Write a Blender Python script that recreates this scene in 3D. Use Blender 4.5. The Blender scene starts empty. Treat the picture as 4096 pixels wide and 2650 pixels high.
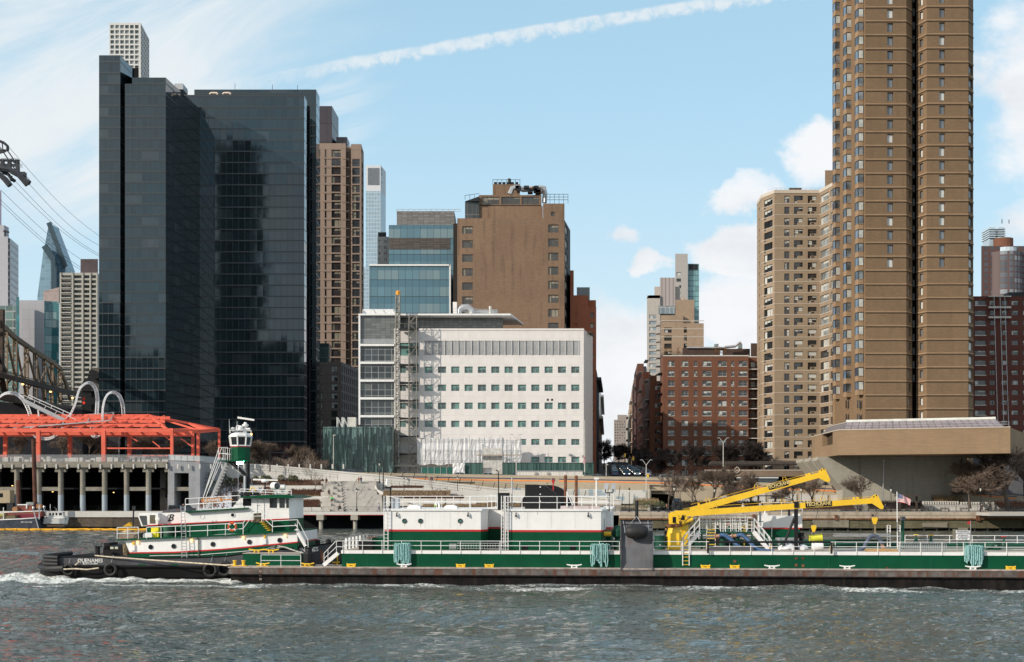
import bpy,math,random,numpy as np
from mathutils import Vector,Matrix
R=math.radians;rnd=random.Random(7)
sc=bpy.context.scene;COL=sc.collection
F,CH,HY=5125.0,7.4,1980.0
cd=bpy.data.cameras.new('camera');cam=bpy.data.objects.new('camera',cd);COL.objects.link(cam)
cam.location=(0,0,CH);cam.rotation_euler=(R(90),0,0)
cd.sensor_width=36;cd.lens=36*F/4096;cd.shift_y=(HY-1325)/4096;cd.shift_x=0
cd.clip_start=.5;cd.clip_end=9000
sc.camera=cam
class S:
 def __init__(s,t,k):s.t,s.k=t,k
 def m(s,op,*o,clamp=False):
  n=s.t.nodes.new('ShaderNodeMath');n.operation=op;n.use_clamp=clamp
  s.t.links.new(s.k,n.inputs[0])
  for i,x in enumerate(o):
   if isinstance(x,S):s.t.links.new(x.k,n.inputs[i+1])
   else:n.inputs[i+1].default_value=x
  return S(s.t,n.outputs[0])
 def __add__(s,o):return s.m('ADD',o)
 def __sub__(s,o):return s.m('SUBTRACT',o)
 def __mul__(s,o):return s.m('MULTIPLY',o)
 def __truediv__(s,o):return s.m('DIVIDE',o)
 def rsub(s,a):return(s*-1)+a
 def ab(s):return s.m('ABSOLUTE')
 def fl(s):return s.m('FLOOR')
 def fr(s):return s.m('FRACT')
 def mn(s,o):return s.m('MINIMUM',o)
 def mx(s,o):return s.m('MAXIMUM',o)
 def lt(s,o):return s.m('LESS_THAN',o)
 def gt(s,o):return s.m('GREATER_THAN',o)
 def cl(s):return s.m('ADD',0.0,clamp=True)
 def step(s,a,b,c=0.,d=1.):
  n=s.t.nodes.new('ShaderNodeMapRange');n.interpolation_type='SMOOTHSTEP'
  s.t.links.new(s.k,n.inputs[0])
  for i,x in enumerate((a,b,c,d)):n.inputs[i+1].default_value=x
  return S(s.t,n.outputs[0])
def xyz(t,sock):
 n=t.nodes.new('ShaderNodeSeparateXYZ');t.links.new(sock,n.inputs[0]);return[S(t,o)for o in n.outputs]
def comb(t,*a):
 n=t.nodes.new('ShaderNodeCombineXYZ')
 for i,x in enumerate(a):
  if isinstance(x,S):t.links.new(x.k,n.inputs[i])
  else:n.inputs[i].default_value=x
 return n.outputs[0]
def noise(t,vec,scale,det=3,rough=.55,dist=0):
 n=t.nodes.new('ShaderNodeTexNoise');t.links.new(vec,n.inputs['Vector'])
 n.inputs['Scale'].default_value=scale;n.inputs['Detail'].default_value=det
 n.inputs['Roughness'].default_value=rough;n.inputs['Distortion'].default_value=dist
 return S(t,n.outputs['Fac'])
def white(t,vec):
 n=t.nodes.new('ShaderNodeTexWhiteNoise');n.noise_dimensions='3D';t.links.new(vec,n.inputs['Vector'])
 return S(t,n.outputs['Value']),n.outputs['Color']
def mix(t,f,a,b,mode='MIX'):
 n=t.nodes.new('ShaderNodeMix');n.data_type='RGBA';n.blend_type=mode
 for i,x in((0,f),(6,a),(7,b)):
  if isinstance(x,S):x=x.k
  if isinstance(x,bpy.types.NodeSocket):t.links.new(x,n.inputs[i])
  elif i==0:n.inputs[0].default_value=x
  else:n.inputs[i].default_value=(*x[:3],1)
 return n.outputs[2]
SUN_EL,SUN_AZ=25.0,122.0
sd=Vector((-math.sin(R(SUN_AZ))*math.cos(R(SUN_EL)),math.cos(R(SUN_AZ))*math.cos(R(SUN_EL)),math.sin(R(SUN_EL))))
w=bpy.data.worlds.new('World');sc.world=w;w.use_nodes=True;t=w.node_tree;t.nodes.clear()
sky=t.nodes.new('ShaderNodeTexSky');sky.sky_type='NISHITA';sky.sun_disc=False
sky.sun_elevation=R(SUN_EL);sky.sun_rotation=R(-SUN_AZ)%(2*math.pi)
sky.air_density=.9;sky.dust_density=.5;sky.ozone_density=1.0;sky.altitude=10
tc=t.nodes.new('ShaderNodeTexCoord');dx,dy,dz=xyz(t,tc.outputs['Generated'])
ay=dy.ab()+.02;u=dx/ay;v=dz/ay
back=dy.lt(0)
px=u*F+2048;py=v*-F+HY
a=R(24);q=comb(t,(u*math.cos(a)+v*math.sin(a))*2.2,(v*math.cos(a)-u*math.sin(a))*8.5,3.3)
n1=noise(t,q,1.35,7,.62,.5);n2=noise(t,comb(t,u*2,v*3,9.),1.6,4)
fan=noise(t,comb(t,(u*.97+v*.25)*9,(v*.97-u*.25)*60,1.),1.0,3)
left=px.step(600,2100,1,0)*py.step(750,1150,1,0.12)
cir=(n1+n2*.5+left*.22).step(.80,1.16)*left.mx(back*.6)*.97
wisp=(px-1330).ab().step(0,330,1,0)*(py-470).ab().step(60,330,1,0)*fan.step(.48,.72)*.42
cq=comb(t,u*3.0,v*5.0,5.)
c1=noise(t,cq,2.3,8,.6,.25)
pxw=px+(noise(t,comb(t,u*7,v*7,1.5),1.8,5,.6)-.5)*520;pyw=py+(noise(t,comb(t,u*7,v*7,7.7),1.8,5,.6)-.5)*420
blob=lambda x,y,rx,ry:((((pxw-x)/rx).m('POWER',2.)+((pyw-y)/ry).m('POWER',2.))).step(0,1,1,0)
cmask=blob(2960,800,260,120).mx(blob(3260,650,250,210)).mx(blob(2960,1010,230,150)).mx(blob(2640,1050,130,100)).mx(blob(2515,940,110,60)*.8)
cmask=cmask.mx(blob(2470,1600,480,560)).mx(blob(2960,1290,360,270)).mx(blob(4200,400,560,640)).mx(blob(4200,1050,520,560)).mx(back*.75)
cum=(c1*2.3+cmask*.85).step(1.46,2.0)*(cmask.gt(.001).mx(back))*.96
shade=noise(t,comb(t,u*4,v*7-.03,5.),2.6,4).step(.4,.75)
haze=dz.ab().step(-.05,.95,.92,.25)
cx=(px-1239)/1997;cc=cx*cx*57-cx*382+325
puff=noise(t,comb(t,u*75,v*75,0.),1.0,3,.6);puff2=noise(t,comb(t,u*26,v*40,2.),1.0,3,.6)
dd=py-cc
p3=noise(t,comb(t,u*110,v*95,6.),1.,6,.62,.3)
con=(dd+puff2*16+p3*8).step(-18,-2)*(dd-p3*74+puff2*8).step(-30,6,1,0)*px.step(1160,1500,.35,1)*p3.step(.30,.62,.38,1)*dy.gt(0)
sk=mix(t,1.,sky.outputs[0],(.95,1.15,1.1),'MULTIPLY')
hc=mix(t,v.ab().step(0,.34),(6.7,7.8,8.3),(4.6,7.1,8.8))
hz=mix(t,haze,sk,hc)
cloudc=mix(t,shade,(8.2,8.3,8.5),(6.9,7.1,7.4))
o=mix(t,(cir.mx(wisp)),hz,(7.3,7.7,7.95))
o=mix(t,cum,o,cloudc)
o=mix(t,con*.78,o,(7.3,7.7,7.9))
o=mix(t,v.lt(-.002),o,(1.2,1.3,1.3))
bg=t.nodes.new('ShaderNodeBackground');bg.inputs[1].default_value=.115;t.links.new(o,bg.inputs[0])
wo=t.nodes.new('ShaderNodeOutputWorld');t.links.new(bg.outputs[0],wo.inputs[0])
sl=bpy.data.lights.new('sun','SUN');sl.energy=4.3;sl.angle=R(.53);sl.color=(1,.90,.77)
so=bpy.data.objects.new('sun',sl);COL.objects.link(so);so.rotation_euler=sd.to_track_quat('Z','Y').to_euler();so.location=sd*500
sc.view_settings.view_transform='Standard';sc.view_settings.look='None';sc.view_settings.exposure=0.0;sc.view_settings.gamma=1
sc.render.engine='CYCLES';cy=sc.cycles
cy.max_bounces=5;cy.diffuse_bounces=2;cy.glossy_bounces=3;cy.transparent_max_bounces=12;cy.transmission_bounces=2
cy.caustics_reflective=False;cy.caustics_refractive=False;cy.use_denoising=True
cy.sample_clamp_indirect=6
def X_(px,Y):return(px-2048)/F*Y
def Z_(py,Y):return CH+(HY-py)/F*Y
def W(px,py,Y):return Vector((X_(px,Y),Y,Z_(py,Y)))
class MB:
 def __init__(s):s.v=[];s.f=[];s.mi=[];s.M=None
 def add(s,p):
  p=Vector(p);s.v.append(s.M@p if s.M else p);return len(s.v)-1
 def face(s,pts,m=0):s.f.append([s.add(p)for p in pts]);s.mi.append(m)
 def idx(s,ids,m=0):s.f.append(ids);s.mi.append(m)
 def box(s,x0,x1,y0,y1,z0,z1,m=0):
  i=[s.add((x,y,z))for z in(z0,z1)for y in(y0,y1)for x in(x0,x1)]
  for q in((0,2,3,1),(4,5,7,6),(0,1,5,4),(2,6,7,3),(0,4,6,2),(1,3,7,5)):s.idx([i[k]for k in q],m)
  return s
 def prism(s,pts,d,m=0,cap=None):
  d=Vector(d);a=[s.add(p)for p in pts];b=[s.add(Vector(p)+d)for p in pts];n=len(a)
  s.idx(a[::-1],m if cap is None else cap);s.idx(b,m if cap is None else cap)
  for k in range(n):s.idx([a[k],a[(k+1)%n],b[(k+1)%n],b[k]],m)
  return s
 def cyl(s,p,q,r,r2=None,n=8,m=0,caps=True):
  p,q=Vector(p),Vector(q);r2=r if r2 is None else r2
  d=(q-p).normalized();e=d.cross(Vector((0,0,1))if abs(d.z)<.9 else Vector((1,0,0))).normalized();g=d.cross(e)
  A=[];B=[]
  for k in range(n):
   c,t_=math.cos(2*math.pi*k/n),math.sin(2*math.pi*k/n);o=e*c+g*t_
   A.append(s.add(p+o*r));B.append(s.add(q+o*r2))
  for k in range(n):s.idx([A[k],B[k],B[(k+1)%n],A[(k+1)%n]],m)
  if caps:s.idx(A,m);s.idx(B[::-1],m)
  return s
 def tube(s,pts,r,n=6,m=0,closed=False):
  pts=[Vector(p)for p in pts];rings=[];N=len(pts);e=None
  for i,p in enumerate(pts):
   a=pts[(i-1)%N]if(i or closed)else p;b=pts[(i+1)%N]if(i<N-1 or closed)else p
   d=(b-a).normalized()
   if e is None:e=d.cross(Vector((0,0,1))if abs(d.z)<.9 else Vector((1,0,0))).normalized()
   e=(e-d*e.dot(d));e=e.normalized()if e.length>1e-5 else d.orthogonal().normalized();g=d.cross(e)
   rr=r[i]if isinstance(r,(list,tuple))else r
   rings.append([s.add(p+(e*math.cos(6.28318*k/n)+g*math.sin(6.28318*k/n))*rr)for k in range(n)])
  for i in range(N if closed else N-1):
   A,B=rings[i],rings[(i+1)%N]
   for k in range(n):s.idx([A[k],A[(k+1)%n],B[(k+1)%n],B[k]],m)
  if not closed:s.idx(rings[0],m);s.idx(rings[-1][::-1],m)
  return s
 def bar(s,p,q,w=.05,h=None,m=0):
  p,q=Vector(p),Vector(q);h=w if h is None else h;d=(q-p).normalized()
  e=d.cross(Vector((0,0,1))if abs(d.z)<.95 else Vector((0,1,0))).normalized();g=e.cross(d)
  i=[s.add(b+e*(x*w/2)+g*(y*h/2))for b in(p,q)for x,y in((-1,-1),(1,-1),(1,1),(-1,1))]
  for k in range(4):s.idx([i[k],i[(k+1)%4],i[4+(k+1)%4],i[4+k]],m)
  s.idx(i[3::-1],m);s.idx(i[4:],m);return s
 def lathe(s,prof,c=(0,0,0),n=12,m=0,axis='z'):
  c=Vector(c);rings=[]
  for r,h in prof:
   rings.append([s.add(c+(Vector((r*math.cos(6.28318*k/n),r*math.sin(6.28318*k/n),h))if axis=='z' else Vector((r*math.cos(6.28318*k/n),h,r*math.sin(6.28318*k/n)))if axis=='y' else Vector((h,r*math.cos(6.28318*k/n),r*math.sin(6.28318*k/n)))))for k in range(n)])
  for A,B in zip(rings,rings[1:]):
   for k in range(n):s.idx([A[k],A[(k+1)%n],B[(k+1)%n],B[k]],m)
  s.idx(rings[0][::-1],m);s.idx(rings[-1],m);return s
 def torus(s,c,R_,r,axis='y',n=20,k=8,m=0):
  c=Vector(c);P=[]
  for i in range(n):
   a=6.28318*i/n;x,y=math.cos(a)*R_,math.sin(a)*R_
   P.append(c+(Vector((x,0,y))if axis=='y' else Vector((x,y,0))if axis=='z' else Vector((0,x,y))))
  return s.tube(P,r,k,m,True)
 def mesh(s,name,mats,inv=None,smooth=False):
  me=bpy.data.meshes.new(name);V=[inv@v for v in s.v]if inv else s.v
  me.from_pydata([tuple(v)for v in V],[],s.f)
  for m_ in(mats if isinstance(mats,(list,tuple))else[mats]):me.materials.append(m_)
  me.polygons.foreach_set('material_index',s.mi)
  if smooth:me.polygons.foreach_set('use_smooth',[True]*len(s.f))
  me.update()
  if smooth:
   try:me.set_sharp_from_angle(angle=R(40))
   except Exception:pass
  return me
 def build(s,name,mats,parent=None,w=False,smooth=False):
  inv=None
  if parent is not None and w:inv=WM(parent).inverted()
  o=bpy.data.objects.new(name,s.mesh(name,mats,inv,smooth));COL.objects.link(o)
  if parent is not None:o.parent=parent
  return o
def WM(o):
 M=o.matrix_basis.copy()
 while o.parent:o=o.parent;M=o.matrix_basis@M
 return M
def tag(o,label=None,cat=None,group=None,kind=None):
 for k,x in(('label',label),('category',cat),('group',group),('kind',kind)):
  if x:o[k]=x
 return o
def thing(name,label,cat,loc=(0,0,0),rz=0,group=None):
 o=bpy.data.objects.new(name,None);COL.objects.link(o);o.location=loc;o.rotation_euler=(0,0,rz);o.empty_display_size=.5
 return tag(o,label,cat,group)
def copy_tree(o,parent=None):
 c=o.copy();COL.objects.link(c)
 if parent:c.parent=parent
 for ch in list(o.children):copy_tree(ch,c)
 return c
def text(s,size,mat_,parent,loc,rot=(math.pi/2,0,0),name='lettering',al='CENTER',ext=.008,xs=1.,shear=0.,bold=.012):
 cu=bpy.data.curves.new(name,'FONT');cu.body=s;cu.size=size;cu.align_x=al;cu.align_y='CENTER';cu.extrude=ext
 cu.resolution_u=3;cu.shear=shear;cu.offset=bold*size;cu.materials.append(mat_)
 tmp=bpy.data.objects.new(name,cu);me=bpy.data.meshes.new_from_object(tmp);bpy.data.objects.remove(tmp);me.materials.clear();me.materials.append(mat_)
 o=bpy.data.objects.new(name,me);COL.objects.link(o);o.parent=parent;o.location=loc;o.rotation_euler=rot;o.scale=(xs,1,1)
 return o
MT={}
def base(name,rough=.6,metal=0,spec=.5):
 m_=bpy.data.materials.new(name);m_.use_nodes=True;t_=m_.node_tree;b=t_.nodes['Principled BSDF']
 b.inputs['Roughness'].default_value=rough;b.inputs['Metallic'].default_value=metal;b.inputs['Specular IOR Level'].default_value=spec
 MT[name]=m_;return m_,t_,b
def pos(t_):
 g=t_.nodes.new('ShaderNodeNewGeometry');return g.outputs['Position']
def bumpit(t_,b,h,strength=.3,dist=.05):
 n=t_.nodes.new('ShaderNodeBump');n.inputs['Strength'].default_value=strength;n.inputs['Distance'].default_value=dist
 t_.links.new(h.k,n.inputs['Height']);t_.links.new(n.outputs[0],b.inputs['Normal'])
def mul(c,f):return tuple(min(1,x*f)for x in c)
def M(name,c,rough=.6,metal=0,var=.12,sc_=.6,streak=0,dirt=None,bump=0,spec=None,bs=8.):
 if name in MT:return MT[name]
 if spec is None:spec=.5 if rough<.5 else.18
 m_,t_,b=base(name,rough,metal,spec);P=pos(t_)
 f=noise(t_,P,sc_,5,.6).step(.3,.7)
 o=mix(t_,f,mul(c,1-var),mul(c,1+var))
 if streak:
  x,y,z=xyz(t_,P);s=noise(t_,comb(t_,x*1.3,y*1.3,z*.09),1.6,5,.65)
  o=mix(t_,(s.step(.46,.66)*streak),o,dirt or mul(c,.45))
 t_.links.new(o,b.inputs['Base Color'])
 if bump:bumpit(t_,b,noise(t_,P,bs,4),bump)
 return m_
def MWall(name,c,course=.6,var=.14,streak=.3,dirt=None,jc=None,jw=.06,rough=.85,bump=.4):
 """masonry: fine horizontal courses, mottling, weather streaks"""
 if name in MT:return MT[name]
 m_,t_,b=base(name,rough,spec=.25);P=pos(t_);x,y,z=xyz(t_,P);h=x*.97+y*1.03
 n1=noise(t_,comb(t_,h*.5,z*1.9,0.),1.5,5,.65);n2=noise(t_,P,.09,3)
 wn,_=white(t_,comb(t_,(h/1.1).fl(),(z/course).fl(),1.))
 o=mix(t_,(n1*.55+n2*.45).step(.36,.64),mul(c,1-var),mul(c,1+var))
 o=mix(t_,wn*.30,o,mul(c,.78))
 jo=(z/course).fr().lt(jw/course)
 if jc:o=mix(t_,jo*.8,o,jc)
 if streak:
  s=noise(t_,comb(t_,h*.55,0.,z*.05),1.5,5,.7);o=mix(t_,s.step(.48,.70)*streak,o,dirt or mul(c,.35))
 t_.links.new(o,b.inputs['Base Color'])
 if bump:bumpit(t_,b,(n1+jo*-.6),bump,.05)
 return m_
def MGrid(name,glass,line,pw,ph,x0=0,z0=0,lw=.08,lh=.25,rough=.06,var=.25,blind=None,bp=.1,wob=.012,metal=0,spec=.6,band=None,bandh=0,tint=(1,1,1,1)):
 """curtain wall: glass panels of pw x ph metres, each very slightly out of plane, with mullion lines"""
 m_,t_,b=base(name,rough,metal,spec);P=pos(t_);x,y,z=xyz(t_,P);h=x*.995+y*1.005-x0;zz=z-z0
 a,c_=h/pw,zz/ph
 wn,wc=white(t_,comb(t_,a.fl(),c_.fl(),3.));wn2,_=white(t_,comb(t_,(a/3).fl(),c_.fl(),8.))
 o=mix(t_,wn,mul(glass,1-var),mul(glass,1+var))
 if blind:o=mix(t_,(wn2.lt(bp))*(wn*.5+.5),o,blind)
 if band is not None:o=mix(t_,c_.fr().gt(1-bandh),o,band)
 ln=a.fr().lt(lw/pw).mx(c_.fr().lt(lh/ph))
 o=mix(t_,ln,o,line)
 t_.links.new(o,b.inputs['Base Color']);t_.links.new((ln*.4+rough).k,b.inputs['Roughness'])
 if wob:
  b.inputs['Specular Tint'].default_value=tint
  g=t_.nodes.new('ShaderNodeNewGeometry');r,gg,bb=xyz(t_,wc);nz=noise(t_,P,.35,2)
  k=t_.nodes.new('ShaderNodeVectorMath');k.operation='ADD';t_.links.new(g.outputs['Normal'],k.inputs[0])
  t_.links.new(comb(t_,(r-.5)*wob+(nz-.5)*wob*1.5,(gg-.5)*wob,(bb-.5)*wob+(nz-.5)*wob),k.inputs[1])
  k2=t_.nodes.new('ShaderNodeVectorMath');k2.operation='NORMALIZE';t_.links.new(k.outputs[0],k2.inputs[0]);t_.links.new(k2.outputs[0],b.inputs['Normal'])
 return m_
def MEmit(name,c,s):
 m_,t_,b=base(name,.5);b.inputs['Base Color'].default_value=(*c,1);b.inputs['Emission Color'].default_value=(*c,1);b.inputs['Emission Strength'].default_value=s;return m_
WHITE=M('white_paint',(.80,.80,.79),.45,var=.03,sc_=1.5,streak=.12,dirt=(.5,.44,.36))
GREEN=M('green_paint',(.004,.068,.032),.42,spec=.12,var=.12,sc_=.7,streak=.12,dirt=(.02,.075,.045))
RED=M('red_stripe',(.50,.022,.025),.45,var=.05)
YELLOW=M('yellow_paint',(.83,.52,.025),.42,var=.06,sc_=1.2,streak=.12,dirt=(.5,.3,.05))
BLACK=M('black_paint',(.012,.012,.014),.5,spec=.25,var=.2)
RUBBER=M('rubber',(.020,.020,.021),.6,spec=.35,var=.25,sc_=3)
STEEL=M('grey_steel',(.10,.105,.12),.55,var=.15,streak=.35,dirt=(.12,.07,.05))
LSTEEL=M('galvanised_steel',(.45,.46,.47),.4,metal=.5,var=.1)
DSTEEL=M('dark_steel',(.035,.037,.04),.5,metal=.3,var=.2)
RUST=M('rust',(.16,.07,.04),.85,var=.4,sc_=1.5)
GLASS=M('dark_window_glass',(.018,.022,.025),.05,var=.5,sc_=.4,spec=.8)
GLASSG=M('green_window_glass',(.05,.12,.11),.06,var=.5,sc_=.25,spec=.8)
FRAME=M('dark_window_frame',(.05,.048,.045),.5,var=.1)
LFRAME=M('grey_window_frame',(.30,.32,.33),.45,var=.1)
BLIND=M('window_blind',(.50,.52,.50),.7,var=.15,sc_=.5)
CONC=M('concrete',(.40,.37,.32),.85,var=.14,sc_=.35,streak=.35,dirt=(.2,.18,.15),bump=.2)
LCONC=M('pale_concrete',(.60,.58,.54),.85,var=.06,sc_=.4,streak=.18,dirt=(.42,.39,.34),bump=.1)
WALLG=M('grey_concrete',(.30,.31,.33),.85,var=.12,sc_=.4,streak=.3,dirt=(.2,.2,.2))
ASPH=M('asphalt',(.055,.055,.058),.9,var=.15,sc_=.5)
REDST=M('red_painted_steel',(.76,.15,.095),.55,var=.10,sc_=.5)
ROPE=M('teal_rope',(.25,.45,.44),.9,var=.35,sc_=9)
MANILA=M('tan_rope',(.42,.33,.20),.9,var=.3,sc_=6)
SKIN=M('skin',(.45,.28,.2),.6,var=.03)
# water
def water():
 def sp(a,b,d):return list(np.arange(a,b,d))
 xs=sp(-2500,-400,300)+sp(-400,-130,18)+sp(-130,-56,1.1)+sp(-56,56,.33)+sp(56,130,1.1)+sp(130,400,18)+sp(400,2501,300)
 ys=sp(-1500,30,170)+sp(30,52,1.5)+sp(52,118,.3)+sp(118,300,1.0)+sp(300,2000,240)
 Xg,Yg=np.meshgrid(np.array(xs),np.array(ys));r=np.random.RandomState(3)
 Z=np.zeros_like(Xg)
 for i in range(100):
  lam=math.exp(r.uniform(math.log(.7),math.log(9)));a=r.normal(R(75),R(38));k=2*math.pi/lam
  am=.0075*lam**.72*r.uniform(.5,1.3)
  ph=k*(Xg*math.cos(a)+Yg*math.sin(a))+r.uniform(0,6.28)+1.2*np.sin(Xg*.05*r.uniform(.5,2)+Yg*.04*r.uniform(.5,2)+r.uniform(0,6))
  Z+=am*(1-2*np.abs(np.sin(ph/2)))*(1 if lam>2 else.8)
 base_y=106.8-.07*(Xg+23.6)
 dn=base_y-Yg
 cr=np.sin(Xg*.19+.6)*1.1+np.sin(Xg*.41+2)*.5
 Z+=.20*np.exp(-((dn-3.6-cr)/1.1)**2)*(Xg>-30)+.13*np.exp(-((dn-7.6-cr*1.4)/1.5)**2)
 gu=.75+.45*np.sin(Xg*.11+np.sin(Yg*.13)*1.5)*np.sin(Yg*.16+np.sin(Xg*.07)*2)+.2*np.sin(Xg*.31+Yg*.2);Z*=np.clip(gu,.35,1.5)
 fine=(np.abs(Xg)<135)*(Yg>30)*(Yg<300);Z*=fine
 Z*=np.clip((290-Yg)/60,.35,1)
 fo=np.zeros_like(Xg)
 hy=111.8-.07*(Xg+23.6)
 g=hy-Yg
 wl=(Xg<-22.5)*np.exp(-((g-3.2)/3.6)**2)*np.clip((-Xg-20)/3,0,1)
 wl2=(Xg<-39)*np.exp(-((g+1.-(-39-Xg)*.14)/5.5)**2)*1.0
 fo=np.maximum(fo,np.maximum(wl*1.05,wl2))
 fo=np.maximum(fo,.74*np.exp(-((dn-4.2-cr*1.3)/1.5)**2)*(Xg>-29)*(.80+.3*np.sin(Xg*.5)+.15*np.sin(Xg*1.7)))
 fo=np.maximum(fo,.72*np.exp(-((g-9.2+np.sin(Xg*.3)*.6)/.9)**2)*(Xg<-24))
 fo=np.maximum(fo,.66*np.exp(-((dn-1.2)/1.0)**2)*(Xg>-24))
 fo=np.maximum(fo,.5*np.exp(-((Xg+19)/5)**2-((Yg-123)/7)**2))
 fo=np.maximum(fo,np.clip((Z-.2)*2.2,0,.5))
 Z+=np.maximum(wl,wl2*.8)*(.16+.16*np.sin(Xg*2.3+Yg*3.1)*np.sin(Yg*2.1-Xg*.7))
 Z-=Z[(Yg>60)*(Yg<110)*(np.abs(Xg)<40)].mean()+.02
 nx,ny=len(xs),len(ys)
 V=np.stack([Xg,Yg,Z],-1).reshape(-1,3)
 i=np.arange((nx)*(ny)).reshape(ny,nx);q=np.stack([i[:-1,:-1],i[:-1,1:],i[1:,1:],i[1:,:-1]],-1).reshape(-1,4)
 me=bpy.data.meshes.new('water');me.vertices.add(len(V));me.vertices.foreach_set('co',V.ravel())
 me.loops.add(q.size);me.loops.foreach_set('vertex_index',q.ravel().astype(np.int32));me.polygons.add(len(q))
 me.polygons.foreach_set('loop_start',np.arange(0,q.size,4,dtype=np.int32));me.polygons.foreach_set('loop_total',np.full(len(q),4,dtype=np.int32))
 me.update(calc_edges=True);me.polygons.foreach_set('use_smooth',[True]*len(q))
 at=me.attributes.new('foam','FLOAT','POINT');at.data.foreach_set('value',fo.ravel().astype(np.float32))
 m_,t_,b=base('river_water',.12,spec=.5);P=pos(t_);x,y,z=xyz(t_,P)
 A=t_.nodes.new('ShaderNodeAttribute');A.attribute_name='foam';fa=S(t_,A.outputs['Fac'])
 murk=noise(t_,comb(t_,x*.02,y*.06,0.),1,3)
 fn=noise(t_,comb(t_,x*1.0,y*1.1,z*3),2.6,9,.72,1.2)
 m=(fa*.95+(fn-.5)*3.2).step(.34,.86)
 col=mix(t_,murk.step(.35,.65),(.066,.070,.050),(.078,.102,.100))
 t_.links.new(mix(t_,m,col,(.74,.76,.72)),b.inputs['Base Color']);t_.links.new((m*.6+.04).k,b.inputs['Roughness'])
 b.inputs['IOR'].default_value=1.42
 h1=noise(t_,comb(t_,x*1.45,y*1.9,0.),1.0,4,.52,.8);h2=noise(t_,comb(t_,x*.32,y*.7,4.),1.0,3,.5,.3)
 n1=t_.nodes.new('ShaderNodeBump');n1.inputs['Strength'].default_value=1;n1.inputs['Distance'].default_value=.36
 t_.links.new((h1+h2*1.4+m*.3).k,n1.inputs['Height']);t_.links.new(n1.outputs[0],b.inputs['Normal'])
 me.materials.append(m_);o=bpy.data.objects.new('water',me);COL.objects.link(o);tag(o,kind='structure')
water()
# ground and shore
def struct(name,mb,mats,smooth=False,kind='structure'):return tag(mb.build(name,mats,smooth=smooth),kind=kind)
PAVE=M('paving',(.42,.40,.37),.9,var=.08,sc_=.5)
def ground():
 g=MB()
 xs=[-2500,-140,-70,-8,40,200,2500];ys=[322,340,420,640,1200,6000]
 gz=lambda y:12.0+max(0,y-330)*.036*(1 if y<700 else 0)+(13.3 if y>=700 else 0)
 ids=[[g.add((x,y,gz(y)))for x in xs]for y in ys]
 for j in range(len(ys)-1):
  for i in range(len(xs)-1):g.idx([ids[j][i],ids[j][i+1],ids[j+1][i+1],ids[j+1][i]])
 g.face([(-2500,322,12),(-2500,322,-1),(2500,322,-1),(2500,322,12)])
 struct('ground',g,M('city_ground',(.16,.15,.135),.95,var=.2,sc_=.1))
 r_=MB();x0,x1=X_(2392,345),X_(2478,345)
 r_.face([(25,323,12.03),(36.5,323,12.03),(36.5,330,12.03),(25,330,12.03)])
 r_.face([(25,330,12.03),(36.5,330,12.03),(62,699,25.33),(52,699,25.33)]);struct('road',r_,ASPH)
 p=MB();p.box(-16.5,95,263,286,3.2,3.8);p.box(95,500,255,286,3.2,3.8)
 struct('promenade',p,PAVE)
 lb=MB();lb.box(-500,-9,278,322,3.0,3.78);struct('lower_terrace',lb,M('terrace_ground',(.30,.26,.20),.95,var=.2))
 lo=MB();lo.box(-9,600,286,322,2.8,3.7);struct('service_road',lo,M('service_asphalt',(.13,.125,.12),.9))
ground()
# buildings
class Face:
 def __init__(s,a,b,world=False):
  s.p0=Vector((X_(*a),a[1]))if not world else Vector(a);s.p1=Vector((X_(*b),b[1]))if not world else Vector(b)
  s.d=(s.p1-s.p0);s.L=s.d.length;s.d=s.d/s.L;s.n=Vector((s.d.y,-s.d.x))
 def u(s,px):
  k=(px-2048)/F;return(k*s.p0.y-s.p0.x)/(s.d.x-k*s.d.y)
 def z(s,py,u):return Z_(py,s.p0.y+s.d.y*u)
 def at(s,u,z,o=0):p=s.p0+s.d*u+s.n*o;return Vector((p.x,p.y,z))
def rowsz(py0,py1,step,n,Y):return[(Z_(py1+i*step,Y),Z_(py0+i*step,Y))for i in range(n)]
def gridops(fc,cols,rows,f=None):return[(fc.u(a),fc.u(b),r[0],r[1],j,i)for i,r in enumerate(rows)for j,(a,b)in enumerate(cols)if f is None or f(j,i)]
def facade(mb,fc,z0,z1,ops,depth=.25,m=0):
 us=sorted({0.0,fc.L,*[round(o[0],3)for o in ops],*[round(o[1],3)for o in ops]});us=[u for u in us if 0<=u<=fc.L]
 zs=sorted({z0,z1,*[o[2]for o in ops if z0<o[2]<z1],*[o[3]for o in ops if z0<o[3]<z1]})
 hole=set()
 for o in ops:
  for i in range(len(us)-1):
   uc=(us[i]+us[i+1])/2
   if o[0]<uc<o[1]:
    for j in range(len(zs)-1):
     if o[2]<(zs[j]+zs[j+1])/2<o[3]:hole.add((i,j))
 for j in range(len(zs)-1):
  i=0
  while i<len(us)-1:
   if(i,j)in hole:i+=1;continue
   k=i
   while k+1<len(us)-1 and(k+1,j)not in hole:k+=1
   mb.face([fc.at(us[i],zs[j]),fc.at(us[k+1],zs[j]),fc.at(us[k+1],zs[j+1]),fc.at(us[i],zs[j+1])],m);i=k+1
 for o in ops:
  q=[(o[0],o[2]),(o[1],o[2]),(o[1],o[3]),(o[0],o[3])]
  for a,b in zip(q,q[1:]+q[:1]):mb.face([fc.at(*a),fc.at(*b),fc.at(*b,-depth),fc.at(*a,-depth)],m)
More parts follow.
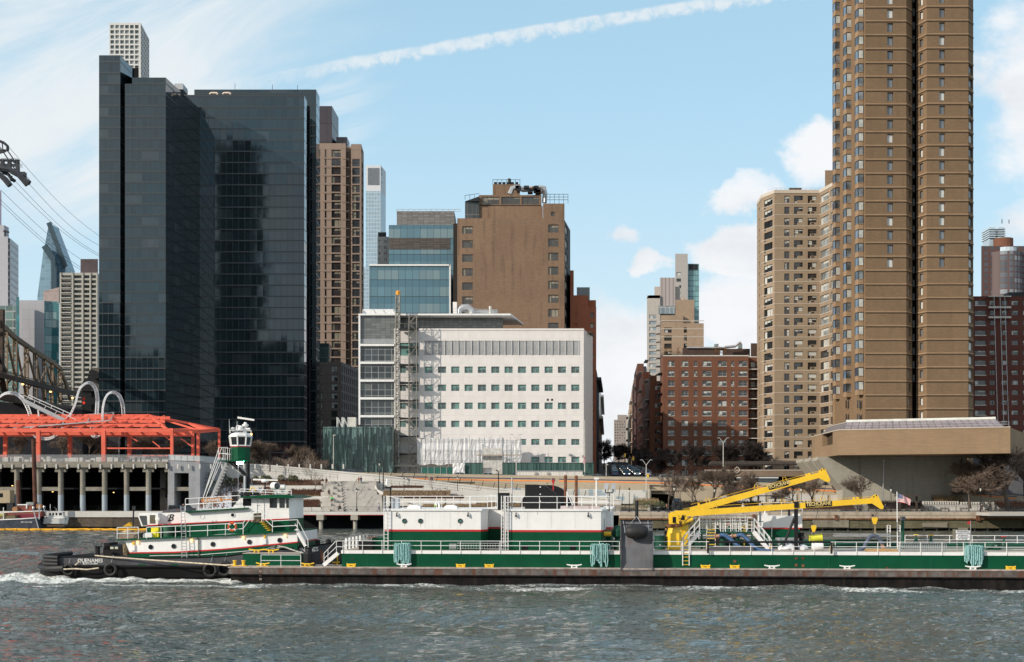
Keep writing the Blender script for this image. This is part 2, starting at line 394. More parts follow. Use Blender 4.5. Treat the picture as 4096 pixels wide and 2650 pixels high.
def body(mb,pts,z0,z1,ops={},depth=.25,m=0,roof=None,world=False):
 P=[Vector((X_(*p),p[1]))if not world else Vector(p)for p in pts];fs=[]
 for i in range(len(P)):
  fc=Face(P[i],P[(i+1)%len(P)],True);fs.append(fc);facade(mb,fc,z0,z1,ops.get(i,[]),depth,m)
 mb.face([(p.x,p.y,z1)for p in P],m if roof is None else roof);return fs
def winmesh(w,h,style,v,mats):
 """one window: frame bars, panes, some with a blind drawn part way (material 2), some with an air conditioner (3)"""
 b=MB();fw=min(.09,w*.07)
 f,g=0,1
 splits={'one':[],'two':[.5],'three':[.3,.7],'one_top':[],'six':[.333,.667]}[style]
 xs=[0]+[s*w for s in splits]+[w]
 b.box(0,w,0,.07,0,fw,f);b.box(0,w,0,.07,h-fw,h,f)
 for x in xs:x0=max(0,min(w-fw,x-fw/2));b.box(x0,x0+fw,.004,.074,fw,h-fw,f)
 if style in('one_top','two','six'):b.box(fw,w-fw,.01,.06,h*.5-.03,h*.5+.03,f)
 r_=random.Random(v*31+7)
 for x0,x1 in zip(xs,xs[1:]):
  d=r_.choice([0,0,0,.35,.5,1,.2])if v else 0
  zc=h-(h*d);y=.05
  if d<1:b.face([(x0,y,0),(x1,y,0),(x1,y,zc),(x0,y,zc)],g)
  if d>0:b.face([(x0,y,zc),(x1,y,zc),(x1,y,h),(x0,y,h)],2)
 if len(mats)>3 and v%2:b.box(w*.08,w*.08+min(.65,w*.4),-.28,.03,fw,fw+.45,3)
 return b
WMESH={}
def windows(root,fc,ops,style='two',mats=None,depth=.25,nv=5,name='window',sd_=1,cap=100,state=None):
 """each window its own part (shared meshes); past the cap the rest become one part"""
 mats=mats or[FRAME,GLASS,BLIND];state=state if state is not None else{'n':0,'rest':MB()}
 r_=random.Random(sd_);ang=math.atan2(fc.d.y,fc.d.x)
 for o in ops:
  w_,h_=round(o[1]-o[0],2),round(o[3]-o[2],2);v=r_.randrange(nv);st=style(o)if callable(style)else style
  key=(w_,h_,st,v,tuple(m.name for m in mats));loc=fc.at(o[0],o[2],-depth*.9)
  if key not in WMESH:b=winmesh(w_,h_,st,v,mats);WMESH[key]=(b,b.mesh(name,mats))
  b,me=WMESH[key]
  if state['n']<cap:
   ob=bpy.data.objects.new(name,me);COL.objects.link(ob);ob.parent=root
   ob.matrix_basis=WM(root).inverted()@Matrix.Translation(loc)@Matrix.Rotation(ang,4,'Z');state['n']+=1
  else:
   Mx=Matrix.Translation(loc)@Matrix.Rotation(ang,4,'Z');R_=state['rest'];n=len(R_.v)
   R_.v+=[Mx@x for x in b.v];R_.f+=[[k+n for k in f]for f in b.f];R_.mi+=b.mi;state['mats']=mats
 return state
def finish(root,state,name='window'):
 if state and state['rest'].v:o=state['rest'].build(name,state['mats'],root,w=True);o['kind']='stuff'
def bld(label,loc,name='building',cat='building',group=None):return thing(name,label,cat,loc,0,group)
ROOFM=M('roof_gravel',(.16,.155,.15),.95)
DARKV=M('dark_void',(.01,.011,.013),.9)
ACW=M('air_conditioner',(.42,.41,.38),.6)
def bandring(mb,pts,z0,z1,out,m=0,closed=False):
 """a thin course following the plan outline, set proud by out"""
 for a,b in zip(pts,pts[1:]):
  fc=Face(a,b);A,B=fc.p0-fc.d*out*.4,fc.p1+fc.d*out*.4
  q=[A,B,B+fc.n*out,A+fc.n*out];mb.prism([(p.x,p.y,z0)for p in q],(0,0,z1-z0),m)
BG=dict(glass=(.009,.019,.025),line=(.005,.006,.008))
bg1=MGrid('black_glass',pw=1.5,ph=2.95,lw=.09,lh=.34,rough=.05,var=.3,blind=(.035,.045,.05),bp=.10,tint=(.82,.95,1,1),wob=.008,spec=.9,band=(.008,.011,.014),bandh=.16,**BG)
bg2=MGrid('black_glass_wide',pw=1.75,ph=3.25,lw=.09,lh=.34,rough=.05,var=.3,blind=(.035,.045,.05),bp=.09,tint=(.82,.95,1,1),wob=.007,spec=.9,band=(.008,.011,.014),bandh=.16,**BG)
def tower_black():
 t=bld('huge black glass tower with stepped wings left of the tan residential tower',(X_(800,345),350,12),'glass_tower')
 z0=11;Y=345
 b=MB();body(b,[(396,Y),(481,Y),(530,355.5),(440,362)],z0,Z_(222,Y));b.build('left_wing',[bg1],t,w=True)
 b=MB();body(b,[(481,349),(503,349),(503,362),(481,362)],z0,Z_(338,349))
 b.build('recess',[M('recess_glass',(.012,.014,.017),.1,spec=.5)],t,w=True)
 b=MB();body(b,[(500,Y),(528,Y),(600,360),(560,360)],z0,Z_(336,Y));body(b,[(528.3,Y),(663,Y),(798,373),(670,373)],z0,Z_(311,Y))
 b.build('middle_wing',[bg1],t,w=True)
 b=MB();body(b,[(529,347),(555,347),(555,358),(529,358)],Z_(336,Y)+.01,Z_(273,347));b.build('stair_bulkhead',[DARKV],t,w=True)
 b=MB();body(b,[(700,373.1),(1217,373.1),(1228,378.5),(700,378.5)],z0,Z_(380,373));b.build('right_wing',[bg2],t,w=True)
 b=MB();body(b,[(1217,381),(1240,381),(1240,390),(1217,390)],z0,Z_(425,381));b.build('recess',[MT['recess_glass']],t,w=True)
 b=MB();body(b,[(777,392),(1265,392),(1278,399),(790,399)],z0,Z_(359,392));b.build('rear_block',[bg2],t,w=True)
 for p_,h in((940,24),(1090,20),(1190,18),(750,30)):b=MB();b.cyl(W(p_,359 if h!=30 else 392,393 if h!=30 else 374),W(p_,359-h if h!=30 else 362,393 if h!=30 else 374),.07,n=5);b.build('antenna',[DSTEEL],t,w=True)
 b=MB();b.prism([W(697,335,360),W(732,335,360),W(732,358,360),W(697,358,360)],(0,5,0));b.build('cooling_unit',[LSTEEL],t,w=True)
 for a in(840,892):
  b=MB();b.tube([W(a,379,374),W(a+3,374,374),W(a+14,373,374),W(a+28,374,374),W(a+31,379,374)],.32,6);b.build('roof_duct',[M('copper_duct',(.75,.6,.48),.4)],t,w=True)
tower_black()
def tower_grid():
 t=bld('slender white grid tower rising behind the black glass tower',(X_(500,1150),1150,25),'grid_tower');Y=1150
 fr=M('white_grid_concrete',(.62,.62,.60),.8,var=.03);b=MB()
 f1=Face((437,Y),(563,Y));ops=[]
 rows=rowsz(101,115,20.2,30,Y);ops=gridops(f1,[(441.5+19.6*j,456+19.6*j+.4)for j in range(6)],rows)
 f2=Face((563,Y),(597,1192));P=[(437,Y),(563,Y),(597,1192),(470,1192)]
 ops2=[(f2.L*(j+.14)/6,f2.L*(j+.86)/6,r[0],r[1],0,0)for r in rows for j in range(6)]
 body(b,P,20,Z_(92,Y),{0:ops,1:ops2},1.2);b.build('wall',[fr],t,w=True)
 g=[fr,M('grid_window',(.09,.12,.12),.1,var=.4,sc_=.02),M('grid_blind',(.3,.33,.32),.5)]
 st=windows(t,f1,ops,'one',g,1.2,4,sd_=3,cap=60);st['n']=60;st['cap']=1
 windows(t,f2,ops2,'one',g,1.2,4,sd_=4,cap=100,state=st);finish(t,st)
tower_grid()
TAN=MWall('tan_precast',(.30,.225,.18),3.0,.06,.12,jc=(.16,.12,.10),jw=.12)
def tower_tan():
 t=bld('tall tan residential tower with a dark bulkhead, beside the black glass tower',(X_(1360,440),445,15),'apartment_tower');Y=440
 dk=MGrid('plum_panel',(.045,.036,.045),(.02,.018,.02),4,6.5,rough=.35,var=.15,wob=0,lh=.3,lw=.2)
 b=MB();body(b,[(1262,446),(1328,446),(1354,460),(1262,460)],Z_(590,Y),Z_(425,446));body(b,[(1345,449),(1388,449),(1398,456),(1345,456)],Z_(590,Y),Z_(549,449));b.build('bulkhead',[dk],t,w=True)
 rows=rowsz(600,629,34.7,37,Y);P=[(1262,Y),(1383,Y),(1385,444),(1403,444),(1404,Y+1),(1445,Y+1),(1455,452),(1262,458)]
 F0,F2,F4,F5=Face(*P[0:2]),Face(*P[2:4]),Face(*P[4:6]),Face(*P[5:7])
 rz=[(r[0],r[1])for r in rows]
 o0=gridops(F0,[(1326,1363)],rz);o0n=gridops(F0,[(1299,1306),(1276,1281)],rz);o4=gridops(F4,[(1409,1439)],rz[1:]);o5=[(F5.L*.2,F5.L*.8,r[0],r[1],0,0)for r in rz[1:]]
 o2=gridops(F2,[(1386,1391)],rz)
 b=MB();fs=body(b,P,10,Z_(574,Y),{0:o0+o0n,2:o2,4:o4,5:o5},.4);body(b,[(1404,Y+1.2),(1450,Y+1.2),(1450,450),(1404,450)],Z_(598,Y),Z_(596,Y));b.build('wall',[TAN],t,w=True)
 g=[M('brown_frame',(.05,.035,.03),.5),M('brown_glass',(.035,.03,.03),.06,var=.5,sc_=.3,spec=.8),M('tan_blind',(.22,.20,.15),.4)]
 st=windows(t,F0,o0,'three',g,.4,6,sd_=1,cap=37);windows(t,F4,o4,'two',[g[0],GLASS,g[2]],.4,5,sd_=2,cap=73,state=st)
 windows(t,F0,o0n,'one',g,.4,3,sd_=5,cap=95,state=st);windows(t,F5,o5,'one',[LFRAME,M('pink_glass',(.3,.25,.25),.1),BLIND],.4,3,sd_=6,cap=95,state=st);windows(t,F2,o2,'one',g,.4,3,sd_=7,cap=95,state=st);finish(t,st)
 b=MB()
 for a in(1308,1384):
  for i in range(36):b.bar(W(a-14,637+34.7*i,Y-.08),W(a+14,637+34.7*i,Y-.08),.12,.12)
 b.build('spandrel_band',[TAN],t,w=True)
tower_tan()
def block_lowtan():
 t=bld('low grey brown block at the foot of the tan residential tower',(X_(1320,400),400,12),'apartment_block');Y=400
 P=[(1240,Y),(1366,Y),(1436,423),(1240,423)];f0,f1=Face(*P[:2]),Face(*P[1:3])
 rows=rowsz(1465,1489,36,12,Y);o0=gridops(f0,[(1283,1292),(1325,1350)],rows)
 o1=[(f1.L*(j+.3)/9,f1.L*(j+.7)/9,r[0],r[1],0,0)for r in rows for j in range(9)]
 b=MB();body(b,P,9,Z_(1449,Y),{0:o0,1:o1},.3);b.build('wall',[MWall('mauve_precast',(.20,.165,.15),2.8,.06,.1,jc=(.1,.08,.08),jw=.1)],t,w=True)
 st=windows(t,f0,o0,'two',None,.3,3,cap=24);windows(t,f1,o1,'one',None,.3,3,sd_=3,cap=95,state=st);finish(t,st)
 b=MB();body(b,[(1277,408),(1318,408),(1326,418),(1277,418)],Z_(1449,Y),Z_(1374,408));b.build('glass_bulkhead',[MGrid('teal_bulkhead',(.05,.09,.09),(.1,.12,.12),3,3,wob=.01)],t,w=True)
block_lowtan()
def tower_pale():
 t=bld('pale blue skyscraper far behind between the tan tower and the blue office block',(X_(1500,1500),1500,25),'glass_skyscraper');Y=1500
 gm=MGrid('hazed_sky_glass',(.26,.38,.47),(.42,.5,.55),3.4,4.4,lw=.7,lh=1.0,rough=.12,var=.10,wob=.008)  # distance haze is mixed into this tower's pale glass and stone colours
 b=MB();body(b,[(1463,Y),(1523,Y),(1543,1530),(1463,1540)],15,Z_(765,Y));body(b,[(1455,Y-20),(1478,Y-20),(1478,1495),(1455,1495)],15,Z_(1070,Y-20));b.build('glass_facade',[gm],t,w=True)
 b=MB();f=Face((1463,Y),(1543,Y));body(b,[(1463,Y),(1523,Y),(1543,1530),(1463,1540)],Z_(765,Y),Z_(662,Y))
 b.build('crown_band',[M('hazed_stone',(.62,.64,.66),.7,var=.03)],t,w=True);b=MB()
 for k in range(12):b.bar(W(1472+3.9*k,672,Y-.4),W(1472+3.9*k,740,Y-.4),.45,.5)
 b.build('fin',[M('fin_metal',(.22,.24,.26),.6)],t,w=True)
 b=MB();b.prism([W(1523,672,Y-.5),W(1531,672,Y-.5),W(1531,760,Y-.5),W(1523,760,Y-.5)],(0,.3,0));b.build('glass_slot',[MGrid('slot_glass',(.12,.2,.26),(.4,.45,.5),3,5,wob=0)],t,w=True)
tower_pale()
def office_blue():
 t=bld('stepped teal blue glass office block behind the white facade',(X_(1640,360),362,12),'office_block');Y=360
 ga=MGrid('teal_glass',(.095,.195,.245),(.015,.03,.04),1.93,4.7,x0=0,z0=Z_(1255,Y)-4.7,lw=.09,lh=.16,rough=.06,var=.12,blind=(.17,.25,.27),bp=.28,wob=.010,spec=.7,band=(.06,.15,.20),bandh=.42)
 b=MB();body(b,[(1477,Y),(1797,Y),(1797,Y+12),(1477,Y+12)],11,Z_(1064,Y));body(b,[(1555,Y+12.01),(1813,Y+12.01),(1813,392),(1555,392)],11,Z_(901,Y+12));b.build('glass_facade',[ga],t,w=True)
 b=MB();b.prism([W(1556,953,Y+11.9),W(1800,953,Y+11.9),W(1800,998,Y+11.9),W(1556,998,Y+11.9)],(0,.1,0))
 b.build('louvre_band',[MGrid('brown_louvre',(.085,.068,.060),(.04,.035,.03),1.95,.5,lh=.12,rough=.5,wob=0)],t,w=True)
 b=MB();b.prism([W(1477,1058,Y-.4),W(1801,1058,Y-.4),W(1801,1064,Y-.4),W(1477,1064,Y-.4)],(0,1,0));b.prism([W(1797,1058,Y-.4),W(1803,1058,Y-.4),W(1803,1300,Y-.4),W(1797,1300,Y-.4)],(0,1,0));b.build('white_trim',[WHITE],t,w=True)
 y=Y+16;b=MB();b.prism([W(1587,845,y),W(1817,845,y),W(1817,901,y),W(1587,901,y)],(0,14,0))
 b.build('plant_screen',[MGrid('grey_screen',(.20,.19,.18),(.11,.10,.10),1.6,.45,lw=.1,lh=.14,rough=.6,wob=0)],t,w=True)
 b=MB()
 for p_ in range(1587,1840,23):b.cyl(W(p_,838,y),W(p_,852,y),.07,n=4)
 b.bar(W(1587,838,y),W(1845,838,y),.12);b.bar(W(1587,846,y),W(1845,846,y),.1);b.build('roof_railing',[LSTEEL],t,w=True)
 s=bld('small concrete apartment block wedged beside the blue office block',(X_(1530,385),385,12),'apartment_block')
 b=MB();fs=Face((1510,385),(1560,385));o=gridops(fs,[(1515,1522),(1536,1540),(1543,1547)],rowsz(962,972,24,9,385));body(b,[(1510,385),(1560,385),(1560,390),(1510,390)],11,Z_(948,385),{0:o});b.build('wall',[M('light_precast',(.42,.40,.38),.8)],s,w=True)
 finish(s,windows(s,fs,o,'one',None,.25));b=MB();body(b,[(1512,387),(1545,387),(1545,389),(1512,389)],Z_(948,385),Z_(930,387));b.build('bulkhead',[DSTEEL],s,w=True)
office_blue()
BROWN=MWall('brown_brick',(.225,.148,.098),.22,.16,.5,dirt=(.07,.05,.04),jc=None,jw=.03)
def tower_brick():
 t=bld('broad brown brick tower with stained blank wall and ducts on its roof',(X_(2040,350),352,12),'brick_tower');Y=350
 f0,f1=Face((1829,Y),(2172,Y)),Face((2172,Y),(2258,Y))
 L=gridops(f0,[(1849,1891)],rowsz(906,936,56.2,8,Y));r1=gridops(f1,[(2193,2234)],rowsz(899,931,56.2,9,Y))+gridops(f1,[(2204,2219)],rowsz(848,864,56,1,Y))
 b=MB();body(b,[(1829,Y),(2172,Y),(2172,375),(1829,375)],11,Z_(874,Y),{0:L},.3);body(b,[(2172,Y),(2258,Y),(2258,372),(2172,372)],11,Z_(815,Y),{0:r1},.3)
 body(b,[(1917,Y+1.5),(2171,Y+1.5),(2171,372),(1917,372)],Z_(874,Y)+.005,Z_(820,Y));b.build('wall',[BROWN],t,w=True)
 g=[M('bronze_frame',(.10,.085,.07),.5),M('smoky_glass',(.06,.058,.05),.08,var=.35,sc_=.3,spec=.7),M('cream_blind',(.28,.25,.20),.5)]
 st=windows(t,f0,L,'three',g,.3,6);windows(t,f1,r1,'three',g,.3,6,sd_=9,state=st)
 y=Y+2;f2=Face((1917,y),(2166,y));o=gridops(f2,[(1927,1998),(2005,2080),(2087,2156)],[(Z_(819,y),Z_(788,y))])
 b=MB();body(b,[(1917,y),(2166,y),(2166,370),(1917,370)],Z_(822,y),Z_(781,y),{0:o});b.build('penthouse',[BROWN],t,w=True)
 windows(t,f2,o,'six',g,.25,5,sd_=3,state=st)
 b=MB();body(b,[(1860,Y+.4),(1917,Y+1),(1917,366),(1860,366)],Z_(874,Y)+.01,Z_(806,Y));b.build('greenhouse',[MGrid('greenhouse_glass',(.06,.06,.055),(.16,.15,.14),1.35,6,lh=.2,rough=.1,wob=.01)],t,w=True)
 b=MB();b.prism([W(1860,806,Y),W(1917,806,Y),W(1917,786,Y)],(0,14,0));b.build('greenhouse_roof',[DSTEEL],t,w=True)
 b=MB();y=358;body(b,[(1971,y),(2080,y),(2080,368),(1971,368)],Z_(790,y),Z_(738,y));b.build('bulkhead',[BROWN],t,w=True)
 b=MB()
 fd=Face((2258,Y+2),(2281,Y+16));o=[(fd.L*.1,fd.L*.5,Z_(920+56.2*i,Y),Z_(888+56.2*i,Y),0,0)for i in range(9)]
 body(b,[(2258,Y+2),(2281,Y+16),(2281,374),(2258,374)],11,Z_(874,Y),{0:o},.2);body(b,[(1813,Y+6),(1829.2,Y+6),(1829.2,372),(1813,372)],11,Z_(876,Y));b.build('dark_flank',[M('black_cladding',(.03,.027,.025),.6)],t,w=True)
 windows(t,fd,o,'one',[FRAME,BLIND,BLIND],.2,2,state=st)
 b=MB()
 for x0,x1,py_,yy in((1971,2080,720,358),(2182,2272,778,351),(2182,2272,789,351),(2182,2272,800,351),(1860,1917,783,351)):
  b.bar(W(x0,py_,yy),W(x1,py_-(0 if x0!=1860 else 8),yy),.1)
  n=int((x1-x0)/17)
  for k in range(n+1):b.cyl(W(x0+(x1-x0)*k/n,py_-2,yy),W(x0+(x1-x0)*k/n,{720:740,783:800}.get(py_,816),yy),.05,n=4)
 b.build('roof_railing',[DSTEEL],t,w=True)
 for pts,r_,mt in(([(2040,778),(2050,755),(2066,750),(2092,760),(2120,758)],.75,LSTEEL),([(2118,757),(2140,752),(2158,762),(2166,776)],.6,M('orange_duct',(.42,.2,.1),.7)),([(2140,760),(2160,750),(2176,752),(2180,775),(2178,812)],.7,LSTEEL)):
  b=MB();b.tube([W(a,c,353)for a,c in pts],r_,7);b.build('roof_duct',[mt],t,w=True,smooth=True)
 b=MB();r_=random.Random(4)
 for k in range(14):a=r_.uniform(2045,2150);c=r_.uniform(748,772);b.box(X_(a,353),X_(a+r_.uniform(8,22),353),351,354,Z_(c+10,353),Z_(c,353))
 for k in range(6):b.box(X_(1976+k*17,359),X_(1988+k*17,359),359,361,Z_(738,359),Z_(729,359))
 b.cyl(W(2037,738,360),W(2037,716,360),.45,n=8);b.build('rooftop_machinery',[DSTEEL],t,w=True)
 finish(t,st)
tower_brick()
REDB=MWall('red_brick',(.175,.078,.048),.22,.14,.3,dirt=(.07,.03,.025))
REDB2=MWall('orange_brick',(.300,.105,.058),.22,.12,.25,dirt=(.12,.05,.035))
def block_orange():
 t=bld('orange red brick block just right of the brown tower, topped by a water tank',(X_(2330,352),356,12),'brick_block');Y=356
 f=Face((2281,Y),(2385,Y));o=gridops(f,[(2299,2311),(2362,2374)],rowsz(1253,1271,41,14,Y))
 b=MB();body(b,[(2281,Y),(2353,Y),(2353,380),(2281,380)],11,Z_(1182,Y));b.v=b.v;body(b,[(2281,Y-.2),(2385,Y-.2),(2385,380),(2281,380)],11,Z_(1229,Y),{0:o});body(b,[(2281,Y+1),(2295,Y+1),(2295,380),(2281,380)],40,Z_(1080,Y));body(b,[(2353,Y+2),(2384,Y+2),(2384,380),(2353,380)],40,Z_(1197,Y));b.build('wall',[REDB2],t,w=True)
 b=MB();body(b,[(2307,Y+4),(2359,Y+4),(2359,368),(2307,368)],40,Z_(1150,Y+4));b.build('water_tank',[M('zinc',(.2,.24,.25),.5)],t,w=True)
 finish(t,windows(t,f,o,'one_top',None,.25))
block_orange()
WHT=MWall('white_cladding',(.745,.71,.685),1.6,.03,.35,dirt=(.58,.55,.50),jc=(.56,.54,.52),jw=.06,rough=.7,bump=.1)
def clinic():
 Y=320;t=bld('long white six storey clinic with rows of small green windows behind the highway',(X_(1950,Y),325,12),'white_clinic','office building')
 f=Face((1577,Y),(2335,Y));cols=[(1698+53.35*j,1731+53.35*j)for j in range(12)];rows=rowsz(1467,1493,72.2,4,Y)
 o=gridops(f,cols,rows)+gridops(f,[(c[0],c[1])for c in cols[7:]],rowsz(1757,1781,1,1,Y))+gridops(f,cols[8:],rowsz(1828,1851,1,1,Y))
 lou=gridops(f,[(1698,2316)],[(Z_(1421,Y),Z_(1364,Y))])
 dk=gridops(f,[(1596,1624),(1650,1674)],rows)+gridops(f,[(1596,1674)],[(Z_(1424,Y),Z_(1372,Y))])
 b=MB();P=[(1577,Y),(2335,Y),(2371,336),(1577,336)];body(b,P,11,Z_(1318,Y),{0:o+lou+dk},.3)
 for pts in([(1577,Y),(2335,Y)],):bandring(b,pts,Z_(1322,Y),Z_(1315,Y),.12)
 b.build('wall',[WHT],t,w=True)
 b=MB();body(b,[(1690,Y+6),(2365,Y+6),(2365,335),(1690,335)],Z_(1318,Y)+.01,Z_(1316,Y));b.build('roof',[ROOFM],t,w=True)
 gf=[LFRAME,GLASSG,M('green_blind',(.13,.28,.25),.4)]
 st=windows(t,f,o,'two',gf,.3,7);windows(t,f,dk,'two',gf,.3,3,state=st)
 b=MB();n=23;bl=MB()
 for k in range(n+1):x=X_(1698+618*k/n,Y);b.box(x-.09,x+.09,Y-.12,Y+.3,Z_(1421,Y),Z_(1364,Y)+.15)
 b.build('louvre_frame',[M('louvre_paint',(.55,.55,.55),.5,var=.03)],t,w=True)
 for k in range(13):
  z=Z_(1421,Y)+.13+k*.27;bl.face([(X_(1698,Y),Y+.02,z),(X_(2316,Y),Y+.02,z),(X_(2316,Y),Y+.22,z+.2),(X_(1698,Y),Y+.22,z+.2)])
 bl.box(X_(1698,Y),X_(2316,Y),Y+.26,Y+.3,Z_(1421,Y),Z_(1364,Y));bl.build('louvre_grille',[MT['louvre_paint']],t,w=True)
 for a,c in((2275,1815),(2328,1821)):b=MB();b.prism([W(a,c,Y-.7),W(a+9,c,Y-.7),W(a+9,c+7,Y-.7),W(a,c+7,Y-.7)],(0,.7,0));b.build('flood_light',[LSTEEL],t,w=True)
 for a in(2187,2204):b=MB();b.prism([W(a,1596,Y-.05),W(a+8,1596,Y-.05),W(a+8,1604,Y-.05),W(a,1604,Y-.05)],(0,.06,0));b.build('vent',[DSTEEL],t,w=True)
 finish(t,st)
 g=bld('glazed hall with white floor bands at the left end of the white clinic',(X_(1505,Y),322,12),'glass_hall','glass building')
 mg=MGrid('hall_glass',(.035,.045,.05),(.28,.30,.30),1.66,1.45,x0=X_(1440,Y)+Y,z0=Z_(1700,Y),lw=.13,lh=.12,rough=.08,var=.5,blind=(.14,.15,.14),bp=.22,wob=.012)
 b=MB();body(b,[(1440,Y+.4),(1577,Y+.4),(1577,334),(1440,334)],11,Z_(1376,Y));b.build('glazing',[mg],g,w=True)
 ms=MGrid('screen_glass',(.15,.16,.155),(.075,.08,.08),1.2,.62,lw=.1,lh=.09,rough=.2,var=.25,wob=.01)
 b=MB();body(b,[(1440,Y+.3),(1600,Y+.3),(1600,334),(1440,334)],Z_(1376,Y)+.01,Z_(1262,Y));body(b,[(1601,Y+4),(2012,Y+4),(2012,334),(1601,334)],Z_(1316,Y),Z_(1262,Y));b.build('screen_wall',[ms],g,w=True)
 b=MB();b.prism([W(1440,1356,Y+.2),W(1577,1356,Y+.2),W(1577,1374,Y+.2),W(1440,1374,Y+.2)],(0,.08,0));b.build('spandrel',[LFRAME],g,w=True)
 b=MB();q=(0,1.0,0)
 for k in range(5):c=1380+71.3*k;b.prism([W(1441,c-4,Y-.3),W(1577,c-4,Y-.3),W(1577,c+5,Y-.3),W(1441,c+5,Y-.3)],q)
 b.prism([W(1434,1257,Y-.3),W(1441,1257,Y-.3),W(1441,1700,Y-.3),W(1434,1700,Y-.3)],(0,3,0));b.build('floor_band',[WHITE],g,w=True)
 b=MB();b.v=[];z1,z2=Z_(1256,Y),Z_(1263,Y)
 b.prism([(X_(1434,Y),Y-.35,z2),(X_(2043,Y),Y-.35,z2),(X_(2095,338),338,z2),(X_(1434,338),338,z2)],(0,0,z1-z2));b.build('canopy_roof',[WHITE],g,w=True)
 b=MB()
 for k in range(9):y=Y+1+k*1.7;b.bar((X_(1450,Y),y,z1+1.2),(X_(1575,Y),y,z1+1.2),.14,.2)
 for k in range(4):b.bar((X_(1450+k*40,Y),Y+1,z1+1.2),(X_(1450+k*40,Y),335,z1+1.2),.14);b.bar((X_(1450+k*40,Y),Y+1,z1),(X_(1450+k*40,Y),Y+1,z1+1.2),.14)
 b.build('pergola',[WHITE],g,w=True)
 b=MB();b.tube([W(1836,1255,330),W(1836,1240,330),W(1850,1231,330),W(1870,1229,330),W(1886,1240,330),W(1888,1255,330)],.85,8);b.build('roof_duct',[LSTEEL],g,w=True,smooth=True)
 b=MB();b.box(X_(1812,330),X_(1828,330),329,332,Z_(1256,330),Z_(1211,330));b.build('chimney',[WHT],g,w=True)
 b=MB();b.cyl(W(1961,1256,330),W(1961,1226,330),.35,n=8);b.build('vent_pipe',[LCONC],g,w=True)
 b=MB();b.box(X_(1888,332),X_(1990,332),331,334,Z_(1256,332),Z_(1244,332));b.build('air_handler',[LSTEEL],g,w=True)
 b=MB();b.bar(W(1812,1235,326),W(1990,1240,326),.09);b.bar(W(1812,1245,326),W(1990,1248,326),.08);
 for k in range(12):b.cyl(W(1812+16*k,1256,326),W(1812+16*k,1237,326),.04,n=4)
 b.build('roof_railing',[LSTEEL],g,w=True)
clinic()
def lattice(mb,x0,x1,y0,y1,z0,z1,step,r=.05,m=0):
 for x in(x0,x1):
  for y in(y0,y1):mb.cyl((x,y,z0),(x,y,z1),r*1.3,n=4,m=m)
 n=max(1,int((z1-z0)/step))
 for k in range(n):
  a,c=z0+(z1-z0)*k/n,z0+(z1-z0)*(k+1)/n;fl=k%2
  for y in(y0,y1):mb.cyl((x0,y,a if fl else c),(x1,y,c if fl else a),r,n=3,m=m);mb.cyl((x0,y,a),(x1,y,a),r,n=3,m=m)
  for x in(x0,x1):mb.cyl((x,y0,a if fl else c),(x,y1,c if fl else a),r,n=3,m=m);mb.cyl((x,y0,a),(x,y1,a),r,n=3,m=m)
